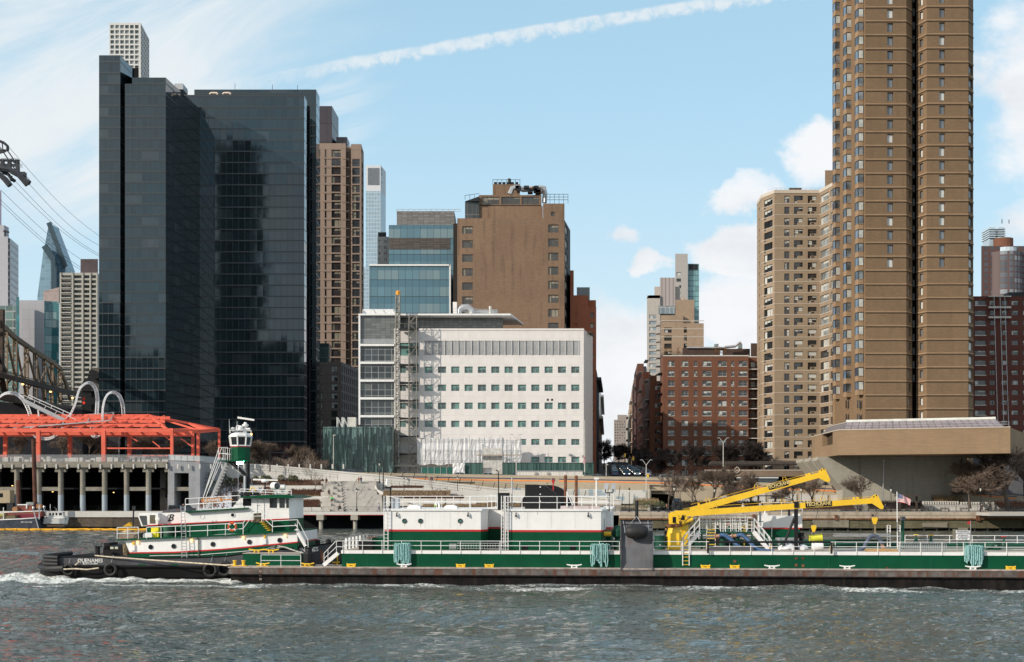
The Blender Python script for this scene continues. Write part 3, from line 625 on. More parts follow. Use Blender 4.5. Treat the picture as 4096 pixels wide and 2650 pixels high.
def site():
 Y=318;gal=M('weathered_mast_steel',(.30,.285,.25),.6,var=.2)
 h=thing('construction_hoist','tall lattice hoist mast with an orange cap, climbing the white clinic','construction hoist',(X_(1590,Y),Y,12))
 b=MB();x=X_(1584,Y);lattice(b,x,x+1.0,Y-.9,Y+.1,12,Z_(1180,Y),1.1,.085);b.build('mast',[gal],h,w=True)
 b=MB();x=X_(1594,Y);b.box(x,x+.35,Y-.8,Y-.3,12,Z_(1168,Y));b.build('rack',[LSTEEL],h,w=True)
 b=MB();b.lathe([(.1,0),(.55,.1),(.6,.9),(.3,1.2)],(X_(1593,Y),Y-.4,Z_(1184,Y)),8);b.build('cap',[M('orange_paint',(.72,.33,.04),.5)],h,w=True)
 s=thing('scaffold_tower','pale lattice scaffold tower beside the hoist mast, with landings at every floor','scaffolding',(X_(1650,Y),Y,12))
 b=MB();lattice(b,X_(1638,Y),X_(1668,Y),Y-1.6,Y-.2,12,Z_(1264,Y),1.9,.065);b.build('frame',[gal],s,w=True)
 for k in range(8):
  c=1312+k*71.5;b=MB();b.prism([W(1597,c,Y-1.4),W(1642,c+3,Y-1.4),W(1672,c,Y-1.4),W(1672,c+5,Y-1.4),W(1597,c+8,Y-1.4)],(0,2.8,0));b.build('landing',[DSTEEL],s,w=True)
  b=MB();b.bar(W(1598,c-18,Y-1.4),W(1640,c-14,Y-1.4),.06);b.cyl(W(1598,c,Y-1.4),W(1598,c-18,Y-1.4),.05,n=4);b.cyl(W(1620,c,Y-1.4),W(1620,c-16,Y-1.4),.05,n=4);b.build('landing_rail',[gal],s,w=True)
 b=MB();r_=random.Random(2)
 for k in range(12):x=X_(1556+k*9,Y);b.box(x,x+.5,Y-2.5,Y-2,12,12.3+r_.random()*1.4)
 b.prism([W(1552,1862,Y-2.2),W(1680,1862,Y-2.2),W(1680,1868,Y-2.2),W(1552,1868,Y-2.2)],(0,1.5,0));b.build('base_deck',[gal],s,w=True)
 tp=M('white_tarpaulin',(.66,.66,.67),.75,var=.12,sc_=.8,bump=.6,bs=2.5)
 w_=thing('wrapped_scaffold','low scaffold wrapped in white tarpaulin along the foot of the white clinic','scaffolding',(X_(1870,Y),Y,12))
 b=MB();P=[];r_=random.Random(5);yt=Y-1.9
 xs=[1670+i*5.2 for i in range(81)]
 cut=lambda p:1763 if p>2030 else 1756
 rows_=[0,.2,.45,.7,1]
 gr=[[b.add((X_(p,Y)+r_.uniform(-.04,.04),yt+.07*math.sin(p*.35)+r_.uniform(-.07,.07)+(.1*math.sin(v*9)),Z_(cut(p)+3*math.sin(p*.09)+v*(104 if p<1930 or p>2015 else 96),Y)))for p in xs]for v in rows_]
 for i in range(4):
  for j in range(80):b.idx([gr[i+1][j],gr[i+1][j+1],gr[i][j+1],gr[i][j]])
 b.build('tarpaulin',[tp],w_,w=True)
 b=MB()
 for k in range(11):p=1672+k*41;b.cyl((X_(p,Y),Y-2.35,12),W(p,1750-(k%3==2)*8,Y-2.35),.055,n=4)
 for c in(1760,1800,1842):b.cyl(W(1670,c,Y-2.35),W(2087,c+3,Y-2.35),.04,n=4)
 for k in range(10):b.cyl(W(1672+k*41,1860,Y-2.35),W(1713+k*41,1800,Y-2.35),.03,n=3)
 b.build('frame',[LSTEEL],w_,w=True)
 u_=thing('scaffold_stair_tower','square scaffold stair tower draped in pale netting against the tarpaulin wrap','scaffolding',(X_(1970,Y),Y-4,12))
 b=MB();lattice(b,X_(1932,314),X_(2008,314),312.5,315,12,Z_(1780,314),2.0,.05);b.cyl(W(1965,1800,313),W(1965,1745,313),.05,n=4);b.cyl(W(2007,1800,313),W(2007,1745,313),.05,n=4);b.build('frame',[LSTEEL],u_,w=True)
 b=MB();nt=M('pale_netting',(.52,.51,.49),.9,var=.18,sc_=1.2)
 for k in range(12):
  for j in range(6):
   p,c=1931+k*6.5,1794+j*17;b.face([W(p,c+17,312.3+.03*(k%2)),W(p+6.5,c+17,312.3+.03*((k+1)%2)),W(p+6.5,c,312.3+.03*((k+1)%2)),W(p,c,312.3+.03*(k%2))])
 b.build('netting',[nt],u_,w=True)
 b=MB();b.box(X_(1905,312),X_(2080,312),311,312,Z_(1823,312),Z_(1820,312));b.build('walkway',[M('plank_wood',(.32,.26,.2),.8)],u_,w=True)
 fm,t_,bb=base('green_fence_mesh',.8);x,y,z=xyz(t_,pos(t_));wn,_=white(t_,comb(t_,(x/.22).fl(),0.,0.))
 t_.links.new(mix(t_,wn*.8+noise(t_,comb(t_,x*2,0.,z*.3),1)*.2,(.015,.05,.045),(.07,.15,.13)),bb.inputs['Base Color'])
 for nm,a,c_,top,bot,lab in(('site_fence',1858,1931,1853,1897,'short green mesh fence panel between white sheet and scaffold stair tower'),('site_fence',2011,2376,1852,1900,'long dark green mesh construction fence in front of the white clinic')):
  o=thing(nm,lab,'fence',(X_((a+c_)/2,311),311,12));b=MB();n=int((c_-a)/12)
  for k in range(n):b.face([W(a+(c_-a)*k/n,bot,311+.05*(k%2)),W(a+(c_-a)*(k+1)/n,bot,311+.05*((k+1)%2)),W(a+(c_-a)*(k+1)/n,top,311+.05*((k+1)%2)),W(a+(c_-a)*k/n,top,311+.05*(k%2))])
  b.build('mesh_panel',[fm],o,w=True);b=MB()
  for k in range(0,n+1,2):b.cyl(W(a+(c_-a)*k/n,bot,310.95),W(a+(c_-a)*k/n,top-1,310.95),.03,n=4)
  b.bar(W(a,top,310.95),W(c_,top,310.95),.06);b.build('frame',[DSTEEL],o,w=True)
 s=thing('site_hoarding','low green panelled hoarding with pale posts left of the white sheet','fence',(X_(1745,311),311,12));b=MB();b.box(X_(1682,311),X_(1812,311),311,311.2,11.8,Z_(1870,311));b.build('panel',[M('site_green',(.03,.12,.10),.5)],s,w=True)
 for k in range(6):b=MB();b.box(X_(1686+k*25,311),X_(1688+k*25,311),310.9,311,11.8,Z_(1868,311));b.build('post',[LSTEEL],s,w=True)
 b=MB();r_=random.Random(9);gr=[[b.add((X_(1811+6*i,311),310.4+r_.uniform(-.12,.12),Z_(1853+9*j+2*math.sin(i*2),311)))for i in range(9)]for j in range(6)]
 for i in range(5):
  for j in range(8):b.idx([gr[i+1][j],gr[i+1][j+1],gr[i][j+1],gr[i][j]])
 tag(b.build('tarpaulin_sheet',[tp]),'crumpled white plastic sheet hanging between green hoarding and green mesh fence','tarpaulin')
 t=thing('site_trailer','long low white site trailer parked in front of the green construction fence','trailer',(X_(2160,309),309,12));b=MB();b.box(X_(2064,309),X_(2330,309),308,310.4,11.8,Z_(1887,309));b.build('body',[M('trailer_white',(.62,.60,.57),.6,streak=.4,var=.05)],t,w=True)
 b=MB();b.box(X_(2062,309),X_(2332,309),307.9,310.5,Z_(1887,309),Z_(1884,309));b.build('roof',[LSTEEL],t,w=True)
 for a in(2136,2185):b=MB();b.box(X_(a,308),X_(a+10,308),307.6,308,Z_(1898,308),Z_(1889,308));b.build('air_conditioner',[ACW],t,w=True)
site()
def fin_block():
 Y=312;t=bld('low block clad in streaky green glass fins left of the white clinic',(X_(1430,Y),Y+2,12),'glass_pavilion')
 m_,t_,b_=base('streaky_fin_glass',.15,spec=.7);x,y,z=xyz(t_,pos(t_));wn,_=white(t_,comb(t_,(x/.3).fl(),((z+x.m('SINE',)*2)/3.4).fl(),0.));n1=noise(t_,comb(t_,x*1.6,0.,z*.22),1.5,4)
 o=mix(t_,(wn*.45+n1*.55).step(.3,.7),(.018,.045,.042),(.13,.22,.20));ln=(x/2.2).fr().lt(.04).mx((z/3.9).fr().lt(.04));o=mix(t_,ln,o,(.02,.03,.03));t_.links.new(o,b_.inputs['Base Color'])
 b=MB();body(b,[(1292,Y),(1568,Y),(1575,Y+.6),(1575,320),(1292,320)],10,Z_(1708,Y));b.build('glass_facade',[m_],t,w=True)
 b=MB();r_=random.Random(1)
 for k in range(150):x=X_(1293+k*1.84,Y);z=r_.uniform(12,20);b.box(x,x+.04,Y-.25,Y,z,min(z+r_.uniform(2,6),Z_(1706,Y)))
 b.build('fin',[M('fin_green',(.04,.09,.08),.3)],t,w=True)
 b=MB();b.box(X_(1395,316),X_(1425,316),315,318,Z_(1708,Y),Z_(1671,316));b.build('air_handler',[M('cream_metal',(.6,.58,.52),.5)],t,w=True)
 for a in(1348,1372):b=MB();lattice(b,X_(a,315),X_(a+20,315),315,317,Z_(1708,Y),Z_(1670,315),2.6,.06);b.build('roof_frame',[WHITE],t,w=True)
fin_block()
def apt_red():
 Y=360;t=bld('ten storey red brick apartment house with white framed windows and roof garden',(X_(2820,Y),Y+3,12),'brick_apartment_house','apartment building')
 P=[(2653,Y),(2994,Y),(2994,Y+3),(3045,Y+3),(3045,385),(2690,385),(2643,366)]
 f=Face(P[0],P[1]);cols=[(2672,2698),(2726,2753),(2776,2789),(2810,2846),(2872,2907),(2925,2937),(2955,2990)];rows=rowsz(1444,1466,39.6,12,Y)
 o=gridops(f,cols,rows);f2=Face((2994,Y+3),(3045,Y+3));o2=gridops(f2,[(3003,3022)],rows)
 b=MB();body(b,P,11,Z_(1424,Y),{0:o,2:o2},.28);b.build('wall',[REDB],t,w=True)
 fr=[M('white_sash',(.28,.28,.27),.5),GLASS,BLIND,ACW];st=windows(t,f,o,'two',fr,.28,8,cap=92);windows(t,f2,o2,'one_top',fr[:3],.28,4,state=st);finish(t,st)
 b=MB();bandring(b,P[:2],Z_(1426,Y),Z_(1422,Y),.12);bandring(b,P[2:4],Z_(1426,Y),Z_(1422,Y),.12);b.build('coping',[LCONC],t,w=True)
 b=MB()
 for i,r in enumerate(rows[:-1]):
  for c in cols:b.prism([W(c[0]-1,HY-(r[0]-CH)*F/Y,Y-.08),W(c[1]+1,HY-(r[0]-CH)*F/Y,Y-.08),W(c[1]+1,HY-(r[0]-CH)*F/Y+1.6,Y-.08),W(c[0]-1,HY-(r[0]-CH)*F/Y+1.6,Y-.08)],(0,.08,0))
 o_=b.build('sill',[LCONC],t,w=True)
 for i in range(10):
  c=1478+i*39.6;b=MB();b.box(X_(2994,Y)+.02,X_(3035,Y),Y+.6,Y+2.9,Z_(c,Y),Z_(c-3,Y));b.build('balcony',[LCONC],t,w=True)
  b=MB();b.bar((X_(2994,Y),Y+.7,Z_(c-17,Y)),(X_(3035,Y),Y+.7,Z_(c-17,Y)),.06)
  for k in range(12):b.cyl((X_(2996+k*3.3,Y),Y+.7,Z_(c-3,Y)),(X_(2996+k*3.3,Y),Y+.7,Z_(c-17,Y)),.02,n=3)
  b.build('balcony_rail',[DSTEEL],t,w=True)
 b=MB();body(b,[(2730,366),(2880,366),(2880,374),(2730,374)],Z_(1424,Y),Z_(1392,366));body(b,[(2890,366),(3000,366),(3000,374),(2890,374)],Z_(1424,Y),Z_(1396,366));body(b,[(3003,364),(3032,364),(3032,374),(3003,374)],Z_(1424,Y),Z_(1374,364));b.build('penthouse',[M('dark_roof_clad',(.08,.055,.045),.8)],t,w=True)
 b=MB();body(b,[(2746,365.5),(2900,365.5),(2900,372),(2746,372)],Z_(1394,366),Z_(1389,366));b.build('roof_canopy',[LSTEEL],t,w=True)
 b=MB();b.tube([W(2900,1390,364),W(2940,1386,364),W(2954,1374,364),W(2965,1372,364)],.45,6);b.build('roof_duct',[LSTEEL],t,w=True)
 for a in(2858,2953):b=MB();b.box(X_(a,368),X_(a+14,368),367,369,Z_(1396,368),Z_(1378,368));b.build('roof_fan',[M('zinc',(.2,.24,.25),.5)],t,w=True)
 b=MB();b.bar(W(2655,1409,Y+.3),W(2990,1409,Y+.3),.05)
 for k in range(40):b.cyl(W(2655+k*8.6,1424,Y+.3),W(2655+k*8.6,1409,Y+.3),.025,n=3)
 b.build('roof_railing',[DSTEEL],t,w=True)
 for a,L in((2664,'dry orange grass at the left corner of the red brick roof'),(2681,'dry orange grass second from the left corner of the red brick roof'),(2712,'tallest clump of dry orange grass on the left part of the red brick roof'),(2862,'dry orange grass left of the pair beside the rooftop duct'),(2880,'dry orange grass directly under the start of the rooftop duct'),(2900,'dry orange grass nearest the rooftop duct outlet')):
  p=thing('roof_plant',L,'plant',W(a,1424,Y+2),group='planted grasses on the brick roof')
  b=MB();r_=random.Random(a)
  for k in range(60):q=Vector((r_.gauss(0,.3),r_.gauss(0,.25),r_.uniform(.2,2.3)));b.face([q,q+Vector((r_.uniform(-.2,.2),0,r_.uniform(.3,.6))),q+Vector((.09,.05,.1))])
  b.build('foliage',[M('orange_grass',(.30,.15,.06),.9,var=.4,sc_=3)],p);b=MB();b.cyl((0,0,0),(0,0,1.2),.05,.02,n=4);b.build('stem',[RUST],p)
 t=bld('narrower red brick wing with balconies, left of the ten storey brick house',(X_(2618,372),376,12),'brick_apartment_house','apartment building');Y=372
 f=Face((2600,Y),(2648,Y));o=gridops(f,[(2619,2640)],rowsz(1543,1560,35.5,10,Y));b=MB();body(b,[(2600,Y),(2648,Y),(2648,400),(2620,400)],11,Z_(1525,Y),{0:o});b.build('wall',[REDB],t,w=True)
 finish(t,windows(t,f,o,'two',[MT['white_sash'],GLASS,BLIND],.25,4))
 b=MB()
 for i in range(10):b.box(X_(2644,366)-1.1,X_(2644,366),362,366,Z_(1500+i*39.6,366),Z_(1497+i*39.6,366))
 b.build('balcony',[DSTEEL],t,w=True)
apt_red()
BEIGE=MWall('beige_brick',(.31,.235,.165),.25,.08,.12,rough=.9)
STONEB=M('pale_stone_band',(.52,.46,.39),.8,var=.05)
def apt_beige():
 t=bld('faceted beige brick tower with pale floor bands beside the taller brown tower',(X_(3180,350),356,12),'beige_apartment_tower','apartment tower')
 P=[(3028,362),(3047,353),(3098,347),(3279,347),(3350,336),(3420,336),(3420,372),(3040,376)]
 zt=Z_(772,347);sp=44.45*347/F;fs=[Face(P[i],P[i+1])for i in range(5)];n=25
 rw=lambda a,h:[(zt-(a+h)*347/F-i*sp,zt-a*347/F-i*sp)for i in range(n)]
 o1=gridops(fs[1],[(3056,3090)],rw(15,28));o2=gridops(fs[2],[(3137,3158)],rw(12,28))+gridops(fs[2],[(3176,3212),(3231,3267)],rw(12,18));o2b=gridops(fs[2],[(3176,3189),(3231,3241)],rw(29.5,11));o3=gridops(fs[3],[(3281,3315),(3322,3331)],rw(14,30));o0=gridops(fs[0],[(3036,3039)],rw(26,22))
 o4=[]
 b=MB();body(b,P,11,zt,{0:o0,1:o1,2:o2+o2b,3:o3},.25);b.build('wall',[BEIGE],t,w=True)
 g=[M('bronze_frame',(.10,.085,.07),.5),GLASS,M('silver_blind',(.50,.50,.46),.35)]
 st=windows(t,fs[2],o2[:50],lambda o:'two',g,.25,7,cap=50,sd_=1);windows(t,fs[1],o1,'three',[FRAME,GLASS,g[2]],.25,7,sd_=2,cap=75,state=st);windows(t,fs[3],o3,'three',[LFRAME,M('silver_glass',(.22,.24,.24),.08,var=.6,sc_=.2),g[2]],.25,6,sd_=3,cap=100,state=st)
 windows(t,fs[2],o2[50:]+o2b,'one',g,.25,5,sd_=8,cap=100,state=st);windows(t,fs[0],o0,'one',g,.25,2,sd_=4,state=st);finish(t,st)
 b=MB()
 for i in range(n):z=zt-i*sp-sp*1.0+.03;bandring(b,P[:5],z-.07,z+.07,.06)
 bandring(b,P[:5],zt-.1,zt+.8,.1);b.build('floor_band',[STONEB],t,w=True)
 b=MB();r_=random.Random(3)
 for o in o2+o1:
  if o[4]or o in o1:fc=fs[1]if o in o1 else fs[2];a=o[1]-1.5 if o not in o1 else o[0]+.1;q=[fc.at(a,o[2]-.55,.03),fc.at(a+.8,o[2]-.55,.03),fc.at(a+.8,o[2]-.12,.03),fc.at(a,o[2]-.12,.03)];b.face(q)
 b.build('air_grille',[FRAME],t,w=True)
 b=MB();body(b,[(3300,349),(3345,349),(3345,360),(3312,360)],zt,Z_(682,349));b.build('bulkhead',[BEIGE],t,w=True)
 b=MB();body(b,[(3156,355),(3206,355),(3206,362),(3156,362)],zt,Z_(752,355));b.build('lift_house',[M('dark_roof_clad',(.08,.055,.045),.8)],t,w=True)
 b=MB();L=[(3072,352),(3100,350),(3280,350),(3310,346)]
 for a,c in zip(L,L[1:]):b.bar((X_(*a),a[1],zt+2.0),(X_(*c),c[1],zt+2.0),.05)
 for i in range(14):a=3072+i*17;b.cyl((X_(a,350),350,zt),(X_(a,350),350,zt+2.0),.03,n=3)
 b.build('roof_railing',[LSTEEL],t,w=True)
apt_beige()
BRN=MWall('tan_brown_block',(.205,.135,.08),.35,.14,.35,dirt=(.12,.085,.055),jc=(.15,.10,.062),jw=.05,rough=.9)
BRL=M('tan_course',(.29,.195,.12),.85,var=.08,sc_=.5)
DK=M('dark_reveal',(.03,.026,.022),.8)
def tower_brown():
 t=bld('very tall brown block tower with serrated bay windows, cut off by the picture top',(X_(3600,315),322,12),'brown_apartment_tower','apartment tower')
 Y=315;sp=55.4*Y/F;zb=Z_(1690,Y);n=34;ztop=zb+sp*n
 P=[(3330,334),(3461,Y),(3625,Y),(3647,317.5),(3662,336),(3666,318),(3707,Y-.5),(3873,Y-.5),(3893,317),(3893,345),(3340,352)]
 F1,A1,F2,G2,S3=Face(P[1],P[2]),Face(P[2],P[3]),Face(P[6],P[7]),Face(P[5],P[6]),Face(P[7],P[8])
 zc=[zb+sp*(i+1)for i in range(n)]
 o1=gridops(F1,[(3549,3573)],[(z-sp*.80,z-sp*.18)for z in zc[11:]]);o2=gridops(F2,[(3757,3780)],[(z-sp*.80,z-sp*.18)for z in zc[11:]])
 oA=[(A1.L*.45,A1.L*.85,z-sp*.74,z-sp*.2,0,0)for z in zc[:24]];oG=gridops(G2,[(3678,3691)],[(z-sp*.76,z-sp*.2)for z in zc])
 oS=[(S3.L*.1,S3.L*.95,z-sp*.8,z-sp*.18,0,0)for z in zc[2:26]]
 b=MB();body(b,P,11,ztop,{1:o1,6:o2,2:oA,5:oG,7:oS},.4);b.build('wall',[BRN],t,w=True)
 g=[DK,M('grey_pane',(.16,.17,.18),.07,var=.3,sc_=.15,spec=.7),M('bright_blind',(.55,.56,.54),.3)]
 st=windows(t,F1,o1,'one',g,.4,5,sd_=1,cap=23);windows(t,F2,o2,'one',g,.4,5,sd_=2,cap=46,state=st)
 windows(t,G2,oG,'one',g,.4,4,sd_=3,cap=58,state=st);windows(t,A1,oA,'one',[DK,GLASS,GLASS],.4,2,sd_=4,cap=58,state=st);windows(t,S3,oS,'one',g,.4,3,sd_=5,cap=58,state=st);finish(t,st)
 b=MB()
 for z in zc:bandring(b,P[1:4],z-.22,z+.12,.10);bandring(b,P[5:9],z-.22,z+.12,.10)
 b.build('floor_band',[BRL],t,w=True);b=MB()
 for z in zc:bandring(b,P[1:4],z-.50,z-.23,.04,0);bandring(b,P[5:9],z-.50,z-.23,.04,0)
 b.build('under_band_joint',[M('dark_joint',(.065,.045,.03),.9)],t,w=True)  # dark joint strips just below the floor bands
 b=MB();b.box(X_(3647,325),X_(3667,325),325,325.5,11,ztop);b.build('dark_slot',[DK],t,w=True)
 for i in range(3,33):b=MB();z=zc[i]-sp*.9;x=X_(3649,322);b.box(x,x+.55,321.8,322.3,z,z+1.75);b.build('slot_window',[M('pane_bright',(.35,.38,.40),.2)],t,w=True)
 bw=Face(P[0],P[1]);gl=M('bay_sky_glass',(.10,.15,.22),.05,var=.3,sc_=.15,spec=.9);gw=M('bay_front_glass',(.13,.14,.145),.06,var=.7,sc_=.35,spec=.8)
 def baymesh(wd,dp):
  b=MB();h=sp;lo=.36*h
  A,Bq,C,D=(0,.1),(wd*.10,-dp),(wd*.60,-dp),(wd,.1)
  def seg(p,q,z0,z1,m,o=0):b.face([(p[0],p[1]+o,z0),(q[0],q[1]+o,z0),(q[0],q[1]+o,z1),(p[0],p[1]+o,z1)],m)
  for p,q in((A,Bq),(Bq,C),(C,D)):seg(p,q,0,lo,0)
  seg(A,Bq,lo,h*.93,1);seg(Bq,C,lo,h*.93,2);seg(C,D,lo,h,0);seg(A,Bq,h*.93,h,3);seg(Bq,C,h*.93,h,3)
  b.face([(p[0],p[1],0)for p in(A,D,C,Bq)],3);b.face([(p[0],p[1],h)for p in(A,Bq,C,D)],0)
  for p in(A,Bq,C):b.box(p[0]-.06,p[0]+.06,p[1]-.07,p[1]+.06,lo,h*.93,3)
  e=.1
  for(p,q)in((A,Bq),(Bq,C)):b.prism([(p[0],p[1]-e,lo-.05),(q[0],q[1]-e,lo-.05),(q[0],q[1]+.05,lo-.05),(p[0],p[1]+.05,lo-.05)],(0,0,.14),0)
  return b
 ang=math.atan2(0,1)
 MTS=[BRL,gl,gw,DK];gl2=M('bay_dim_glass',(.05,.07,.10),.05,var=.3);gw2=M('bay_curtain',(.42,.43,.40),.25,var=.2)
 V=[[BRL,gl,gw,DK],[BRL,gl2,gw2,DK],[BRL,gl,gw2,DK],[BRL,gl2,gw,DK]]
 bays=[(3332,3372,331.0,1.5,1614),(3374,3420,324.5,1.6,1600),(3421,3463,317.5,1.7,1583)];r_=random.Random(8);cnt=0
 ms={};rest=MB()
 for j,(a,c,yy,dp,pb)in enumerate(bays):
  wd=X_(c,yy)-X_(a,yy);bm=baymesh(wd,dp);ms[j]=[bm.mesh('bay_window',v)for v in V]
  z0=zb+sp*round((Z_(pb,yy)-zb)/sp)
  k=0
  while z0+k*sp<ztop:
   loc=Vector((X_(a,yy),yy,z0+k*sp))
   if k<33:ob=bpy.data.objects.new('bay_window',r_.choice(ms[j]));COL.objects.link(ob);ob.parent=t;ob.matrix_basis=WM(t).inverted()@Matrix.Translation(loc)
   else:rest.M=None;n0=len(rest.v);rest.v+=[v+loc for v in bm.v];rest.f+=[[i+n0 for i in f]for f in bm.f];rest.mi+=bm.mi
   k+=1
 if rest.v:o=rest.build('bay_window',V[0],t,w=True);o['kind']='stuff'
 b=MB();b.prism([(X_(3330,334),333,11),(X_(3372,331),331.2,11),(X_(3374,345),345,11),(X_(3334,345),345,11)],(0,0,ztop-11));b.prism([(X_(3372,331)+.01,327,11),(X_(3420,325),324.8,11),(X_(3422,345),345,11),(X_(3376,345),345,11)],(0,0,ztop-11));b.prism([(X_(3420,325)+.01,320,11),(X_(3461,318),317.6,11),(X_(3463,345),345,11),(X_(3424,345),345,11)],(0,0,ztop-11));b.build('bay_wall',[M('bay_tan_brick',(.26,.175,.10),.9,var=.1)],t,w=True)
 b=MB()
 for i,(a,yy)in enumerate(((3382,324.6),(3392,324.4),(3404,324.1),(3428,317.3),(3436,317.1),(3447,316.9))):
  for r in range(2):b.box(X_(a,yy),X_(a+4,yy),yy-.3,yy,Z_(1690-r*56,yy),Z_(1658-r*56,yy))
 b.build('slit_window',[GLASS],t,w=True)
tower_brown()
def terrace_block():
 t=bld('cantilevered tan block with sloping skylight roof carried on a tall concrete wall',(X_(3600,290),290,4),'cantilevered_building','building')
 A,B=(3354,280),(4041,268);C=(3247,313);D=(4110,300)
 zt,zb=Z_(1722,280),Z_(1821,280)
 m=MWall('tan_panel_brick',(.27,.185,.112),.32,.12,.55,dirt=(.20,.145,.10),jc=(.25,.17,.11),jw=.07,rough=.9)
 fl=Face(C,A);nt=gridops(fl,[(3282,3331)],[(Z_(1800,290),zt+.3)])
 b=MB();P=[C,A,B,D];body(b,P,zb,zt,{0:[(fl.L*.42,fl.L*.80,zb+2.6,zt+.01,0,0)]},1.2);b.face([(X_(*p),p[1],zb)for p in P[::-1]]);b.build('wall',[m],t,w=True)
 b=MB();f=fl;b.face([f.at(f.L*.42,zb+2.6,-1.2),f.at(f.L*.80,zb+2.6,-1.2),f.at(f.L*.80,zt,-1.2),f.at(f.L*.42,zt,-1.2)]);b.build('window',[GLASS],t,w=True)
 b=MB();bandring(b,[C,A,B],zt+.01,zt+.18,.1);b.build('coping',[STONEB],t,w=True)
 sk=M('skylight_lilac_glass',(.24,.20,.22),.25,var=.15,spec=.5);b=MB();n=22
 h0,h1=zt+.2,Z_(1688,284);a0,a1,c0,c1=Vector((X_(3372,283),282.6)),Vector((X_(4014,271),270.8)),Vector((X_(3392,285),286.4)),Vector((X_(3997,273),275))
 for k in range(n):
  p,q=a0.lerp(a1,(k+.06)/n),a0.lerp(a1,(k+.94)/n);r,s_=c0.lerp(c1,(k+.06)/n),c0.lerp(c1,(k+.94)/n)
  b=MB();b.face([(*p,h0),(*q,h0),(*s_,h1),(*r,h1)]);b.build('skylight_pane',[sk],t,w=True)
 b=MB();b.face([(*a0,h0-.04),(*a1,h0-.04),(*c1,h1-.06),(*c0,h1-.06)]);b.face([(X_(3285,305),305,h0-.04),(*a0,h0-.04),(*c0,h1-.06),(X_(3312,305),305,h1-.06)])
 for k in range(n+1):p,r=a0.lerp(a1,k/n),c0.lerp(c1,k/n);b.bar((*p,h0),(*r,h1),.12)
 b.build('skylight_frame',[M('mullion_mauve',(.16,.14,.14),.5)],t,w=True)
 b=MB();b.prism([(*c0,h1),(*c1,h1),(c1.x,c1.y+.4,h1),(c0.x,c0.y+.4,h1)],(0,0,.55));b.prism([(*c0,h1),(*c1,h1),(X_(3990,300),300,h1),(X_(3312,305),305,h1)],(0,0,.1));b.build('skylight_cap',[M('pale_metal',(.62,.64,.60),.5)],t,w=True)
 b=MB();
 for z in(zt+.75,zt+1.25):b.bar((X_(3380,281),281.2,z),(X_(4036,269),269.2,z),.06)
 for k in range(24):y=281.2-12*k/23;b.cyl((X_(3380+656*k/23,y),y,zt),(X_(3380+656*k/23,y),y,zt+1.3),.035,n=3)
 b.build('roof_railing',[LSTEEL],t,w=True)
 cw=MWall('board_marked_concrete',(.36,.34,.29),1.9,.10,.45,dirt=(.21,.19,.16),jc=(.28,.26,.22),jw=.03,rough=.9)
 b=MB();body(b,[(3441,292),(3868,290),(3868,318),(3441,318)],2.5,zb-.02);b.build('support_wall',[cw],t,w=True)
 b=MB();x1=X_(3441,292)-.01;b.prism([(x1,292.8,3),(x1-3.5,292.8,3),(x1-3.5,292.8,zb-7.7),(x1-8.9,292.8,zb-.8),(x1-8.9,292.8,zb-.04),(x1,292.8,zb-.04)],(0,25,0));b.build('haunch_web',[cw],t,w=True)
 for yy in(292.4,300,308):
  b=MB();x1=X_(3441,292)-.02;b.prism([(x1,yy,3),(x1-3.9,yy,3),(x1-3.9,yy,zb-7.5),(x1-9.5,yy,zb-.6),(x1-9.5,yy,zb-.03),(x1,yy,zb-.03)],(0,1.6,0));b.build('haunch',[cw],t,w=True)
terrace_block()
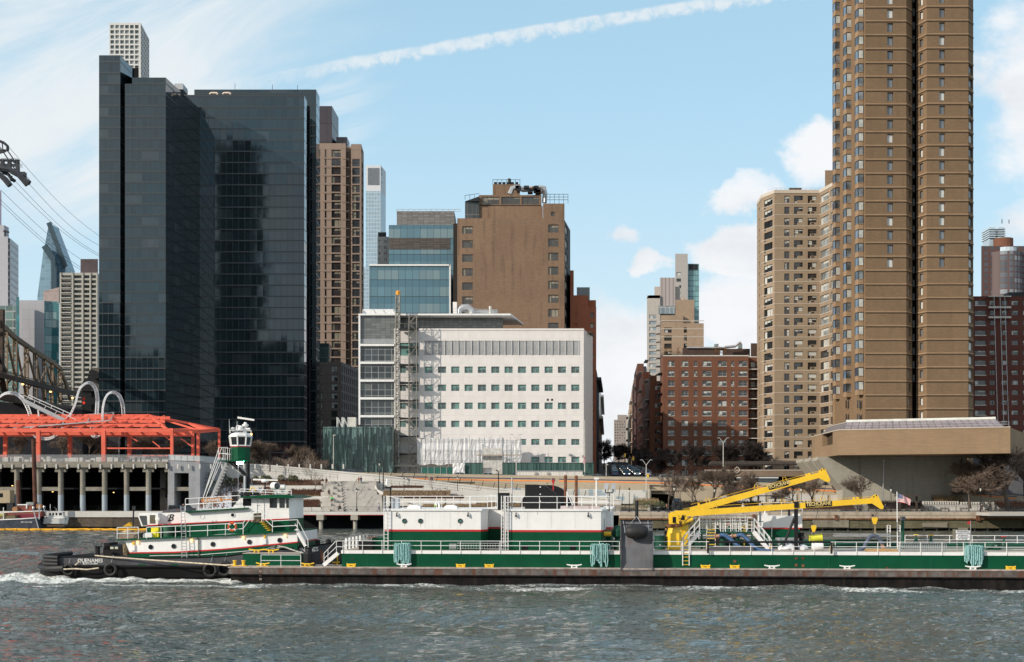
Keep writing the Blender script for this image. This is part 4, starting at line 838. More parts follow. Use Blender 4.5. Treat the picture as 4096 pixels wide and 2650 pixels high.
def block_darkred():
 Y=352;t=bld('dark red brick slab with white balcony bands at the right edge of the picture',(X_(4000,Y),Y+3,12),'brick_apartment_slab','apartment building')
 P=[(3880,Y),(4200,Y),(4200,380),(3900,380)];f=Face(P[0],P[1]);rows=rowsz(1203,1221,39.9,18,Y)
 o=gridops(f,[(3900,3944),(3959,3981),(4007,4030),(4047,4074),(4092,4118)],rows);b=MB();body(b,P,11,Z_(1186,Y),{0:o},.25);b.build('wall',[MWall('maroon_brick',(.125,.045,.035),.22,.12,.2)],t,w=True)
 g=[MT['white_sash'],GLASS,BLIND];st=windows(t,f,o,'three',g,.25,8);finish(t,st)
 b=MB()
 for a,c in((1186,4),(1228,7),(1268,7)):b.box(X_(3950,Y),X_(4040,Y),Y-.9,Y,Z_(a+c,Y),Z_(a,Y))
 for r in rows:b.box(X_(3899,Y),X_(3945,Y),Y-.1,Y,r[0]-.25,r[0]-.05)
 b.build('balcony_band',[LCONC],t,w=True)
 b=MB()
 for a in(3976,4000,4019):b.bar(W(a,1190,Y-1.4),W(a+18,1800,Y-1.4),.12)
 b.build('rigging_cable',[LSTEEL],t,w=True)
 b=MB();b.box(X_(4030,Y+6),X_(4110,Y+6),Y+5,Y+9,Z_(1186,Y),Z_(1172,Y+6));b.build('bulkhead',[DSTEEL],t,w=True)
 Y=700;t=bld('far brick and glass tower with a pale blue stepped crown, upper right',(X_(4030,Y),710,25),'crowned_tower','skyscraper')
 mg=MGrid('maroon_tower',(.09,.10,.115),(.10,.065,.065),3.2,3.05,lw=1.0,lh=.75,rough=.3,var=.3,wob=0,blind=(.25,.28,.3),bp=.2)
 b=MB();pl=lambda cx,r,n_=16:[(X_(cx,Y)+r*math.cos(6.283*k/n_),720+r*math.sin(6.283*k/n_))for k in range(n_)]
 def drum(cx,rpx,py0,py1,m,nm,n_=20):
  r=rpx*Y/F;b=MB();b.lathe([(r,Z_(py0,Y)),(r,Z_(py1,Y))],(X_(cx,Y),705,0),n_);return b.build(nm,[m],t,w=True)
 b=MB();body(b,[(3925,Y),(4200,Y),(4200,740),(3925,740)],20,Z_(985,Y));b.build('brick_shaft',[MGrid('maroon_tower_side',(.06,.065,.075),(.095,.05,.045),3.4,3.05,lw=1.5,lh=1.2,rough=.5,var=.3,wob=0)],t,w=True)
 drum(4028,72,1300,1010,mg,'glass_bay');drum(4034,50,1010,990,M('pale_blue_trim',(.52,.6,.66),.5),'trim_ring');drum(4027,38,995,950,REDB,'drum')
 cb=M('crown_blue',(.36,.45,.52),.5)
 for a,c in((3990,4014),(4026,4052)):
  b=MB();b.box(X_(a,Y),X_(c,Y),712,722,Z_(990,Y),Z_(892,Y));b.build('crown_pylon',[cb],t,w=True)
  for k in range(5):b=MB();b.box(X_(a-4,Y),X_(c+3,Y),711,723,Z_(900+k*9,Y),Z_(897+k*9,Y));b.build('crown_fin',[MT['pale_blue_trim']],t,w=True)
 b=MB();b.cyl(W(4008,895,716),W(4008,878,716),.25,n=4);b.cyl(W(4036,895,716),W(4036,880,716),.25,n=4);b.build('aerial',[DSTEEL],t,w=True)
block_darkred()
def beyond():
 def simple(label,pts,zt,m,name='building',cat='building',g=None,z0=12,ops={},style='one',mats=None,cap=60,**k):
  t=bld(label,(X_(*pts[0]),pts[0][1],z0),name,cat);b=MB();fs=body(b,pts,z0-2,Z_(zt,pts[0][1]),ops,.3);b.build('wall',[m],t,w=True)
  st=None
  for i,o in ops.items():st=windows(t,fs[i],o,style,mats,.3,5,cap=cap,state=st)
  finish(t,st);return t
 Y=480;P=[(2642,Y),(2732,Y),(2777,Y),(2815,Y),(2815,505),(2642,505)];f=Face((2642,Y),(2815,Y));sb=MWall('sand_brick',(.38,.28,.20),.3,.08,.15)
 ops=gridops(f,[(2657,2687),(2735,2748)],rowsz(1311,1332,32,4,Y))
 t=simple('sandy brick apartment block with stepped penthouses above the red brick house',[(2642,Y),(2815,Y),(2815,505),(2660,505)],1294,sb,'stepped_apartment_block',ops={0:ops},style='two')
 b=MB();body(b,[(2642,Y+.1),(2733,Y+.1),(2733,500),(2642,500)],Z_(1295,Y),Z_(1262,Y));body(b,[(2702,Y+2),(2777,Y+2),(2777,500),(2702,500)],Z_(1295,Y),Z_(1197,Y));b.build('penthouse',[sb],t,w=True)
 b=MB();b.lathe([(1.9,0),(0,1.4)],(X_(2733,Y+6),Y+6,Z_(1197,Y)),10);b.build('tank_roof',[M('tan_tank',(.4,.28,.2),.8)],t,w=True)
 b=MB()
 for k in range(3):z=Z_(1296+k*32-26,Y);b.box(X_(2642,Y),X_(2815,Y),Y-.06,Y,z-1.5,z-1.2)
 b.build('floor_band',[STONEB],t,w=True)
 for i in range(7):b=MB();c=1300+i*33;b.box(X_(2627,Y),X_(2646,Y),Y,Y+6,Z_(c,Y),Z_(c-2,Y));b.bar((X_(2627,Y),Y,Z_(c-12,Y)),(X_(2646,Y),Y,Z_(c-12,Y)),.15);b.build('balcony',[LCONC],t,w=True)
 Y=600;t=bld('cluster tower with rounded beige shoulders and a ribbed stone shaft, beyond the sandy block',(X_(2680,Y),610,20),'apartment_tower')
 lm=M('limestone',(.46,.42,.38),.8,var=.04)
 f=Face((2588,Y),(2640,Y));o=gridops(f,[(2597,2626)],rowsz(1260,1275,24.3,22,Y));b=MB();body(b,[(2588,Y),(2640,Y),(2640,640),(2588,640)],18,Z_(1182,Y),{0:o});b.build('wall',[lm],t,w=True)
 st=windows(t,f,o,'two',[LFRAME,M('light_glass',(.25,.3,.33),.1,var=.3,sc_=.05),BLIND],.3,4);finish(t,st)
 b=MB();body(b,[(2618,Y+4),(2720,Y+4),(2720,640),(2618,640)],18,Z_(1142,Y));b.build('shoulder',[lm],t,w=True)
 b=MB();b.prism([W(2588+12-12*math.cos(a),1194-12*math.sin(a),Y)for a in[k*math.pi/12 for k in range(7)]]+[W(2640,1182,Y),W(2640,1194,Y)],(0,2,0));b.build('rounded_parapet',[lm],t,w=True)
 b=MB();body(b,[(2640,Y+1),(2701,Y+1),(2701,630),(2640,630)],18,Z_(1110,Y));b.build('ribbed_shaft',[MGrid('ribbed_stone',(.40,.35,.33),(.24,.21,.21),1.75,40,lw=.45,lh=.01,rough=.8,var=.05,wob=0)],t,w=True)
 b=MB();b.prism([W(2634,1224,Y-.2),W(2700,1224,Y-.2),W(2700,1256,Y-.2),W(2634,1256,Y-.2)],(0,1.1,0));b.build('window_band',[MGrid('band_glass',(.2,.25,.28),(.45,.43,.4),2,3.8,lw=.25,lh=.3,wob=0)],t,w=True)
 Y=640;f=Face((2701,Y),(2751,Y));o=gridops(f,[(2706,2724)],[(Z_(c+13,Y),Z_(c,Y))for c in(1090,1115)])+gridops(f,[(2717,2725)],[(Z_(c+12,Y),Z_(c,Y))for c in(1142,1172)])
 t=bld('slim concrete slab tower joined to a teal glass shaft, tallest of the middle group',(X_(2740,Y),650,20),'slab_tower');b=MB();body(b,[(2701,Y),(2751,Y),(2751,660),(2701,660)],18,Z_(1016,Y),{0:o});b.build('wall',[M('slab_grey',(.40,.38,.36),.8,var=.03)],t,w=True);finish(t,windows(t,f,o,'one',None,.3))
 b=MB();body(b,[(2751.2,Y+2),(2796,Y+2),(2796,660),(2751.2,660)],18,Z_(1053,Y));b.build('glass_shaft',[MGrid('aqua_glass',(.16,.32,.34),(.08,.14,.15),2.8,2.6,lw=.2,lh=.4,rough=.1,var=.25,wob=.01)],t,w=True)
 b=MB();b.prism([W(2755,1058,Y+1.9),W(2792,1058,Y+1.9),W(2792,1080,Y+1.9),W(2755,1080,Y+1.9)],(0,.05,0));b.build('plant_opening',[DSTEEL],t,w=True)
 row=[(2597,2570,385,420,1560,REDB,'dark brick house front nearest the river on the right side of the street'),(2570,2548,422,470,1540,REDB2,'brick house front with stepped roof, second on the right of the street'),(2545,2528,480,540,1500,MWall('plum_brick',(.16,.075,.06),.3),'plum brick front farther along the right side of the street'),(2530,2516,550,640,1560,sb,'sandy front far along the right side of the street'),(2514,2506,660,760,1640,lm,'pale stone front at the far end of the street, right side')]
 for i,(a,c,y0,y1,top,m,lab)in enumerate(row):
  f=Face((c,y1),(a,y0));n=int(f.L/5);o=[((k+.25)*f.L/n,(k+.65)*f.L/n,z,z+1.7,0,0)for k in range(n)for z in np.arange(15+.036*(y0-330),Z_(top,y0)-2.5,3.3)]
  t=bld(lab,(X_(a,y0),y0,14),'street_house','apartment building');b=MB();body(b,[(c,y1),(a,y0),(a+60,y0),(a+60,y1)],11,Z_(top,y0),{0:o});b.build('wall',[m],t,w=True)
  finish(t,windows(t,f,o,'one',[LFRAME,GLASS,BLIND],.25,4,cap=40))
  b=MB();body(b,[(c+8,y1-4),(a+4,y0+8),(a+30,y0+8),(a+30,y1-4)],Z_(top,y0),Z_(top,y0)+5);b.build('penthouse',[m],t,w=True)
  b=MB()
  for k in range(6):z=18+k*6;b.prism([(*f.at(f.L*.7,z,1.1)[:2],z),(*f.at(f.L*.95,z,1.1)[:2],z),(*f.at(f.L*.95,z)[:2],z),(*f.at(f.L*.7,z)[:2],z)],(0,0,.2))
  b.build('balcony',[LCONC],t,w=True)
 simple('dark slab tower standing above the street canyon roofs',[(2548,700),(2585,700),(2590,730),(2548,730)],1466,M('charcoal_tower',(.04,.042,.05),.4),'dark_tower',cat='office tower',z0=25)
 f=Face((2456,1000),(2510,1000));o=gridops(f,[(2460+9*k,2464+9*k)for k in range(5)],rowsz(1685,1690,11,12,1000))
 t=simple('hazy tan apartment block closing the far end of the street',[(2456,1000),(2510,1000),(2510,1040),(2456,1040)],1680,MWall('hazy_tan',(.33,.28,.25),1,.05,.1),'far_block',z0=25,ops={0:o},cap=60)
 b=MB();body(b,[(2470,1001),(2508,1001),(2508,1030),(2470,1030)],Z_(1681,1000),Z_(1660,1000));b.build('penthouse',[MT['hazy_tan']],t,w=True)
 for a,c,y0,y1,top,m,lab in((2386,2396,382,430,1480,M('slate_front',(.09,.10,.11),.7),'dark slate front just beyond the orange brick block'),(2396,2404,440,560,1640,lm,'pale corniced house front on the left side of the street'),(2402,2408,570,700,1560,M('blue_grey_front',(.25,.3,.33),.5),'blue grey tower front far along the left side of the street')):
  f=Face((a,y0),(c,y1));n=6;o=[((k+.2)*f.L/n,(k+.7)*f.L/n,z,z+1.8,0,0)for k in range(n)for z in np.arange(16+.036*(y0-330),Z_(top,y0)-3,3.5)]
  t=bld(lab,(X_(a,y0),y0,14),'street_house','apartment building');b=MB();body(b,[(a-40,y0),(a,y0),(c,y1),(a-40,y1)],11,Z_(top,y0),{1:o});b.build('wall',[m],t,w=True);finish(t,windows(t,f,o,'one',None,.25,3,cap=20))
  b=MB();g=Face((a,y0),(c,y1));b.prism([g.at(0,Z_(top,y0)-3,0),g.at(g.L,Z_(top,y0)-3,0),g.at(g.L,Z_(top,y0)-3,1.4),g.at(0,Z_(top,y0)-3,1.4)],(0,0,.8));b.build('cornice',[m],t,w=True)
beyond()
# plants
BARK=M('bark',(.105,.085,.07),.9,var=.2,sc_=2);TWIG=M('twigs',(.155,.115,.09),.95,var=.25,sc_=1);TWIGD=M('dark_twigs',(.05,.04,.036),.95,var=.25,sc_=1)
def tree_meshes(seed,h,levels=5,spread=.62,trunk=.24,twig=TWIG,bark=BARK,r0=.017,tw=.032,ntw=2600,tl=.9):
 r_=random.Random(seed);tb,cb=MB(),MB();tips=[]
 def grow(p,d,L,rad,lv):
  n=3;pts=[p];q=p;dd=d.copy()
  for i in range(n):
   dd=(dd+Vector((r_.gauss(0,.12),r_.gauss(0,.12),r_.gauss(.05,.05)))).normalized();q=q+dd*L/n;pts.append(q)
  r2=max(rad*.66,tw*.8);mb=tb if lv<2 else cb
  mb.tube(pts,[rad+(r2-rad)*i/n for i in range(n+1)],6 if lv==0 else 4 if lv<3 else 3)
  if lv>=2:tips.extend([(p_,dd.copy(),lv)for p_ in pts[1:]])
  if lv>=levels:return
  for j in range(3 if lv else 4):
   a=r_.uniform(0,6.283);tilt=r_.uniform(.3,.8)*(spread*1.3 if lv==0 else 1)*(.5 if j==0 else 1)
   e=dd.orthogonal().normalized();e=Matrix.Rotation(a,3,dd)@e;nd=(dd*math.cos(tilt)+e*math.sin(tilt));nd.z=max(nd.z,-.05)
   grow(pts[-1]if j<2 else pts[2],nd.normalized(),L*r_.uniform(.66,.86),max(r2*.82,tw),lv+1)
 grow(Vector((0,0,0)),Vector((0,0,1)),h*trunk,h*r0,0)
 for k in range(ntw):
  p,d,lv=r_.choice(tips);e=(d+Vector((r_.gauss(0,.75),r_.gauss(0,.75),r_.gauss(.12,.5)))).normalized();L=r_.uniform(.4,1.)*tl
  g=e.orthogonal().normalized();m_=p+e*L*.5+g*r_.gauss(0,.08)*L;s_=g*tw*.6
  f=e.cross(g)*tw*.6
  cb.face([p+s_,m_+s_*.8,p+e*L,m_-s_*.8,p-s_]);cb.face([m_,m_+(e+g*.8)*L*.35,m_+f])
 zs_=sorted(v.z for v in cb.v);mz=max(zs_[int(len(zs_)*.985)],max(v.z for v in tb.v)*.95)/h
 for mb in(tb,cb):mb.v=[v/mz for v in mb.v]
 return tb.mesh('trunk',bark),cb.mesh('crown',twig)
TM={'a':tree_meshes(1,10),'b':tree_meshes(2,10,spread=.8,ntw=3200),'c':tree_meshes(5,10,spread=1.1,trunk=.17,ntw=5200,tl=.8),'d':tree_meshes(9,10,spread=1.0,trunk=.19,ntw=5000,twig=TWIGD,bark=TWIGD,tw=.04,tl=.8),'s':tree_meshes(13,6,levels=3,spread=.4,trunk=.3,tw=.016,r0=.008,ntw=220,tl=.6,twig=M('pale_twigs',(.30,.24,.2),.9))}
def tree(x,y,z,h,kind,label,rz=0,name='bare_tree',wx=1.,group='bare winter trees'):
 t=thing(name,label,'tree',(x,y,z),rz,group);s=h/(6.0 if kind=='s' else 10.)
 for nm,me in zip(('trunk','crown'),TM[kind]):o=bpy.data.objects.new(nm,me);COL.objects.link(o);o.parent=t
 t.scale=(s*wx,s*wx,s);return t
def ptree(px,top,basey,Y,kind,label,wx=1.,rz=0,**k):
 z=Z_(basey,Y);return tree(X_(px,Y),Y,z,Z_(top,Y)-z,kind,label,rz,wx=wx,**k)
for i,a in enumerate([(2672,1888,2042,284,'a','slender bare tree left of the dense twiggy tree, in front of the underpass',.9),(2738,1925,2040,283,'s','small thin bare tree between two larger ones beside the underpass',1.6),(2835,1880,2040,286,'c','dense brown twiggy tree in front of the striped highway left of the crane boom',1.25),(2790,1905,2035,290,'b','bare tree crowding behind the dense twiggy tree left of the crane boom',1.1),(3000,1893,2035,286,'b','bare tree rising just behind the upper yellow crane boom',1.0),(3178,1925,2025,283,'c','spreading bare tree between the two yellow crane booms',1.25),(3252,1912,2035,285,'a','bare tree under the tip of the upper yellow crane boom',1.25),(3450,1908,2035,282,'a','bare tree standing in sunlight against the concrete support wall',1.35),(3880,1850,2035,280,'c','wide low bare tree at the right end of the concrete support wall',1.15),(3958,1860,2035,284,'a','thin middle tree of the three bare trees right of the concrete wall',.8),(4030,1800,2035,279,'c','big spreading bare tree at the right edge of the promenade',1.3),(4105,1830,2035,288,'b','bare tree cut by the right edge of the picture',1.2)]):ptree(a[0],a[1],a[2],a[3],a[4],a[5],a[6],rz=i*1.3)
for i,a in enumerate([(2745,1782,1905,334,'d','big dark bare tree in front of the red brick house',1.5),(2690,1800,1905,337,'d','dark bare tree at the street corner left of the red brick house',.9),(2890,1780,1905,336,'d','dark bare tree between the red brick house and the beige tower',1.3),(2975,1768,1900,338,'d','dark bare tree at the foot of the beige tower, above the covered walk',1.4),(3040,1800,1895,340,'d','smaller dark bare tree right of the beige tower corner',1.2),(2415,1765,1880,400,'d','tall dark bare tree on the left pavement of the street',.75),(2452,1790,1865,480,'d','dark bare tree farther up the left side of the street',1.0),(2590,1800,1895,350,'d','dark bare tree at the right corner of the street mouth',.9),(2560,1800,1885,400,'d','dark bare tree on the right pavement of the street, second from the corner',.9),(2535,1795,1870,470,'d','dark bare tree halfway up the right pavement of the street',.9),(2500,1785,1850,600,'d','distant dark bare tree closing the view up the street',1.3),(2475,1780,1850,640,'d','farthest dark bare tree in the middle of the street view',1.3),(2620,1830,1905,336,'d','low dark tree beside the corner brick wing',1.1)]):ptree(a[0],a[1],a[2],a[3],a[4],a[5],a[6],rz=i*2.1,group='dark bare street trees')
for i,a in enumerate([(75,1735,1850,306,'b','bare tree behind the red pavilion at the left edge',1.2),(250,1740,1850,306,'a','bare tree seen under the middle of the red pavilion',1.3),(345,1735,1850,305,'c','dense bare tree under the red pavilion beside its tallest front post',1.2),(600,1745,1850,306,'b','bare tree under the right bay of the red pavilion',1.3),(720,1755,1860,306,'c','bare tree under the right end of the red pavilion roof',1.2),(850,1765,1865,306,'a','bare tree between the red pavilion and the tug pilot house',1.0),(1010,1768,1870,306,'c','brown twiggy tree right behind the tug pilot house',1.0),(1080,1772,1875,307,'c','brown twiggy tree second to the right of the tug pilot house',1.2),(1150,1785,1880,308,'b','brown twiggy tree between the pilot house and the green fin block',1.2),(1235,1790,1885,309,'d','dark twiggy tree beside the green fin block',1.1)]):ptree(a[0],a[1],a[2],a[3],a[4],a[5],a[6],rz=i*1.7,group='bare trees behind the river wall')
for i,a in enumerate([(1157,1830,1910,292,'young pale sapling in the top planting bed, left of two'),(1253,1833,1950,289,'young pale sapling in the terrace bed beside the broad steps'),(1045,1840,1915,293,'young pale sapling left of the curved black lamp'),(1263,1890,1985,286,'young pale sapling in the middle terrace bed'),(1735,1915,1975,290,'young pale sapling on the brown lawn right of the steps'),(1905,1940,1990,290,'young pale sapling by the long white wall behind the barge deckhouse')]):ptree(a[0],a[1],a[2],a[3],'s',a[4],1,i*2.,group='young saplings on the terraces')
def leafy(name,label,cat,loc,w_,d,h,m,n=260,leaf=.16,group=None,stem=True,kind=None):
 t=thing(name,label,cat,loc,0,group);b=MB();r_=random.Random(int(abs(loc[0]*31+loc[1]*7+h*11)))
 for k in range(n):
  a,ph,rr=r_.uniform(0,6.283),r_.uniform(-.9,1.5),r_.uniform(.45,1.)**.5;bump=1+.25*math.sin(a*3+h)*math.sin(ph*4)
  q=Vector((math.cos(a)*math.cos(ph)*w_/2,math.sin(a)*math.cos(ph)*d/2,h*.5+math.sin(ph)*h*.5))
  q.x*=rr*bump;q.y*=rr*bump;q.z=max(.05,h*.5+(q.z-h*.5)*rr*bump)
  e,g=Vector((r_.gauss(0,1),r_.gauss(0,1),r_.gauss(0,1))).normalized()*leaf,Vector((r_.gauss(0,1),r_.gauss(0,1),r_.gauss(0,1))).normalized()*leaf
  b.face([q,q+e,q+e+g*.6,q+g])
 b.build('foliage',[m],t)
 if stem:b=MB();b.cyl((0,0,-.3),(0,0,h*.6),.07,.03,n=5);b.build('stem',[BARK],t)
 return t
EVG=M('evergreen_leaf',(.035,.055,.03),.85,var=.5,sc_=2);SAGE=M('sage_leaf',(.12,.13,.07),.9,var=.3,sc_=2);HED=M('russet_twig',(.15,.075,.05),.95,var=.35,sc_=2.5);STRAW=M('straw',(.40,.29,.16),.95,var=.2,sc_=2);SNOW=M('snow',(.48,.50,.54),.7,var=.05,bump=.3,bs=2.)
for i,(p,top,bs_,Y,w_,m,lab)in enumerate([(835,1893,1985,285,3.2,EVG,'tallest dark evergreen against the grey concrete wall'),(862,1925,1990,284,2.8,EVG,'dark evergreen just right of the tallest one'),(905,1900,1960,288,3.,EVG,'dark evergreen behind the tug boarding stair'),(925,1912,1955,287,3.2,EVG,'round dark evergreen right of the tug stair'),(965,1905,1932,291,1.8,EVG,'small evergreen left of the tug mast'),(1022,1905,1925,292,1.6,SAGE,'sage green bush left of the sapling row'),(1055,1903,1925,292,1.5,SAGE,'sage green bush second in the row above the terraces'),(1075,1905,1925,292,1.4,SAGE,'sage green bush third in the row above the terraces'),(1125,1901,1925,292,1.6,SAGE,'sage green bush fourth in the row above the terraces'),(1165,1904,1925,292,1.5,SAGE,'sage green bush left of the last one by the steps'),(1180,1903,1925,291,1.3,SAGE,'last sage green bush before the steps'),(2565,2003,2038,279,4.6,SAGE,'green bush by the black lamp near the dark post on the barge'),(2610,2004,2035,280,4,SAGE,'green bush behind the grey fender chute'),(2640,2008,2035,280,3.,SAGE,'low green bush in front of the underpass')]):
 leafy('bush',lab,'bush',(X_(p,Y),Y,Z_(bs_,Y)),w_,w_*.8,Z_(top,Y)-Z_(bs_,Y),m,420,.17,'evergreen and sage bushes')
b=MB();r_=random.Random(77)
for k in range(15000):
 x=r_.uniform(-135,-44);y=r_.uniform(303,309);h_=(2.6+1.6*math.sin(x*.35)+1.2*math.sin(x*.9+2))*r_.random()**.7;q=Vector((x,y,13.2+h_));e=Vector((r_.gauss(0,.35),r_.gauss(0,.3),r_.uniform(.2,.9)));b.face([q,q+e+Vector((.035,0,0)),q+e*1.02-Vector((.035,0,0))])
tag(b.build('thicket',[TWIG]),'bare brown thicket behind the garage roof','thicket',kind='stuff')
def bed(name,x0,x1,ytop,ybot,Y,m,n,blade,sl=0):
 b=MB();r_=random.Random(int(x0));X0,X1=X_(x0,Y),X_(x1,Y);z0=Z_(ybot,Y);zt=Z_(ytop,Y)
 b.face([(X0,Y,z0),(X1,Y,z0),(X1,Y+3.2,zt-.1),(X0,Y+3.2,zt-.1)],1)
 for k in range(n):
  x=r_.uniform(X0,X1);v=r_.random();q=Vector((x,Y+3.2*v,z0+(zt-.1-z0)*v));e=Vector((r_.gauss(0,.12),r_.gauss(0,.1),r_.uniform(.3,1)*blade));b.face([q,q+e*.5+Vector((.05,0,0)),q+e,q+e*.5-Vector((.04,.03,0))])
 tag(b.build(name,[m,M('bed_soil',(.11,.07,.05),.95,var=.4,sc_=1.5)]),'low winter planting in terrace bed','planting',kind='stuff')
for a in[('planting',1010,1290,1917,1944,290,HED,1500,.5),('planting',1150,1292,1960,1987,285.5,HED,2200,.9),('straw',1160,1290,1972,1988,285,STRAW,700,.5),('planting',1155,1272,2002,2030,281,HED,1800,.7),('planting',1560,1690,1946,1953,289,HED,1100,.5),('dry_grass',1530,1800,1961,1986,283,STRAW,1800,.25),('planting',1608,1855,1984,1996,282,HED,2200,.5),('dry_grass',1690,1980,2010,2030,279,STRAW,2400,.3),('dry_grass',1980,2120,2014,2030,279,STRAW,800,.3),('shrubbery',2540,2640,2000,2020,282,STRAW,500,.9),('shrubbery',2700,3060,2010,2040,281,M('dark_hedge',(.05,.04,.035),.95,var=.4,sc_=2),3600,.8),('shrubbery',3100,3420,2012,2040,281,MT['russet_twig'],2500,.8),('shrubbery',3480,3700,2010,2038,281,MT['dark_hedge']if 'dark_hedge' in MT else HED,1800,.8),('shrubbery',3740,3860,1985,2008,288,STRAW,500,1.1),('shrubbery',4000,4200,2010,2035,281,HED,1500,.8)]:bed(*a)
# river walls, terraces, steps
SEAW=MWall('river_wall_concrete',(.44,.37,.29),3.1,.14,.75,dirt=(.20,.15,.11),jc=(.2,.16,.12),jw=.12,rough=.9)
MOSS=MWall('tidal_concrete',(.13,.115,.07),1.4,.3,.8,dirt=(.05,.045,.03),rough=.9)
def railing(mb,pts,h,rails=(1.,),step=2.,r=.04,pick=0,pr=.014):
 for a,c in zip(pts,pts[1:]):
  a,c=Vector(a),Vector(c);L=(c-a).length;n=max(1,round(L/step));up=Vector((0,0,h))
  for f in rails:mb.cyl(a+up*f,c+up*f,r*.8,n=4)
  for k in range(n+1):q=a.lerp(c,k/n);mb.cyl(q,q+up,r,n=4)
  if pick:
   m_=int(L/pick)
   for k in range(m_):q=a.lerp(c,(k+.5)/m_);mb.cyl(q+up*.08,q+up*.98,pr,n=3,caps=False)
def shore():
 t=thing('river_wall','long pale concrete river wall below the columned garage','wall',(-60,277,0));xr=X_(1160,277)
 b=MB();b.box(-420,xr,277,279,2.55,Z_(2046,277));b.build('coping',[LCONC],t,w=True)
 b=MB();b.box(-420,xr,277.25,279,.5,2.545);b.build('face',[MWall('wet_brown_wall',(.115,.09,.07),2.2,.35,.8,dirt=(.03,.025,.02),rough=.9)],t,w=True);b=MB();b.box(-420,xr,277.8,279,-1,.495);b.build('tidal_face',[MOSS],t,w=True)
 t=thing('pier_deck','pale promenade deck carried on piles over black water behind the tug bow','pier',(X_(1500,270),270,0));x0,x1=X_(1157,270),22
 b=MB();b.box(x0,x1,270,284,Z_(2060,270),3.78);b.build('deck',[LCONC],t,w=True)
 b=MB();b.box(x0,x1,276,276.5,-1,Z_(2060,270)-.02);b.build('under_deck_shade',[DARKV],t,w=True)  # near-black sheet standing for the shade under the deck
 b=MB();b.prism([W(1157,2060.4,269.95),W(2300,2060.4,269.95),W(2300,2062,269.95),W(1157,2062,269.95)],(0,.04,0));b.build('edge_strip',[RED],t,w=True)
 for k in range(8):
  p=1266+137*k-.3*k;b=MB();b.box(X_(p,270),X_(p+28,270),269.9,275,Z_(2081,270),Z_(2060.2,270));b.build('pile_cap',[CONC],t,w=True)
  b=MB();b.cyl((X_(p+18,271),271,-1),(X_(p+18,271),271,Z_(2081,270)),.42,n=10);b.build('pile',[CONC],t,w=True)
 t=thing('river_wall','worn tan river wall with rust line and mossy foot, right of the pier deck','wall',(60,262,0));x0=22.02
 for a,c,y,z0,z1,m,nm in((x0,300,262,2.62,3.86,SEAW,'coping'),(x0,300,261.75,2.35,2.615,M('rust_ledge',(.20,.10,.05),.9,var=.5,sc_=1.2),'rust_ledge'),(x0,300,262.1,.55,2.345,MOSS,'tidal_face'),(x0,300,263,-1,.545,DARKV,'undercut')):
  b=MB();b.box(a,c,y,266,z0,z1,0);b.build(nm,[m],t,w=True)
 b=MB()
 for k in range(75):x=x0+k*2.6;b.cyl((x,262.5,-1),(x,262.5,.8),.2,n=6)
 o=b.build('pile',[DSTEEL],t,w=True)
 for a,c,w_ in((3905,2070,14),(3010,2066,10),(3340,2068,9)):b=MB();b.box(X_(a,261.8),X_(a+w_,261.8),261.6,262,Z_(c+14,262),Z_(c-8,262));b.build('rust_patch',[RUST],t,w=True)
 r_=random.Random(11)
 for p,w_,h_ in((3250,58,36),(3690,40,20),(2500,30,26)):b=MB();b.prism([W(p,2112-h_,261.9),W(p+w_*2.5,2110-h_,261.9),W(p+w_*2.5,2111,261.9),W(p,2109,261.9)],(0,.15,0));b.build('repair_panel',[MWall('patched_concrete',(.24,.21,.16),3,.2,.5,rough=.9)],t,w=True)
 def fence(lab,pts,h=1.1,pick=.28,rails=(.98,.12),step=2.4,m=DSTEEL,name='promenade_fence'):
  t=thing(name,lab,'fence',pts[0]);b=MB();railing(b,pts,h,rails,step,.035,0);b.build('frame',[m],t,w=True)
  if pick:b=MB();railing(b,pts,h,(),9e9,.001,pick);b.build('picket',[m],t,w=True)
 fence('black picket fence along the pier deck below the broad steps',[(X_(1157,270.5),270.5,3.78),(21.8,270.5,3.78)])
 fence('black picket fence along the top of the worn right river wall',[(22.2,263.2,3.86),(120,263.2,3.86)],pick=.3)
 fence('low black fence behind the promenade in front of the shrubs',[(30,278,3.8),(120,278,3.8)],h=1.3,pick=.3)
 Y=296;top=[(640,1845),(1000,1858),(1100,1864),(1528,1903),(1996,1956),(2300,1984),(2484,2000)]
 t=thing('ramp_wall','long white ramp wall climbing to the left behind the terraces','wall',(X_(1500,Y),Y,3.8));b=MB()
 b.prism([W(a,c,Y)for a,c in top]+[(X_(2484,Y),Y,3.5),(X_(640,Y),Y,3.5)],(0,.5,0));b.prism([W(a,c-2,Y-.12)for a,c in top]+[W(a,c+4,Y-.12)for a,c in top[::-1]],(0,.74,0))
 b.build('wall',[LCONC],t,w=True)
 t=thing('mesh_fence','mesh fence with leaning black posts along the top of the white ramp wall','fence',(X_(1500,Y),Y,8));b=MB()
 yt=lambda p:np.interp(p,[a for a,c in top],[c for a,c in top])
 for k in range(40):
  p=1015+k*45.6
  if p>2480:break
  q=W(p,yt(p)+1,Y+.3);h_=Vector((.35,0,1.45 if k<31 else 3.2));b.cyl(q,q+h_,.07,n=4)
 b.build('post',[DSTEEL],t,w=True);b=MB()
 for f in(.3,.6,1.):
  for a in range(1015,2400,45):b.cyl(W(a,yt(a),Y+.3)+Vector((.35*f,0,1.45*f)),W(a+45,yt(a+45),Y+.3)+Vector((.35*f,0,1.45*f)),.018,n=3,caps=False)
 for a in np.arange(1015,2400,3.2):b.cyl(W(a,yt(a),Y+.3),W(a,yt(a),Y+.3)+Vector((.35,0,1.45)),.010,n=3,caps=False)
 b.build('wire_mesh',[DSTEEL],t,w=True)
 Y=293.5;t=thing('ramp_railing','thin dark railing following the ramp in front of the white wall','railing',(X_(1300,Y),Y,8));b=MB()
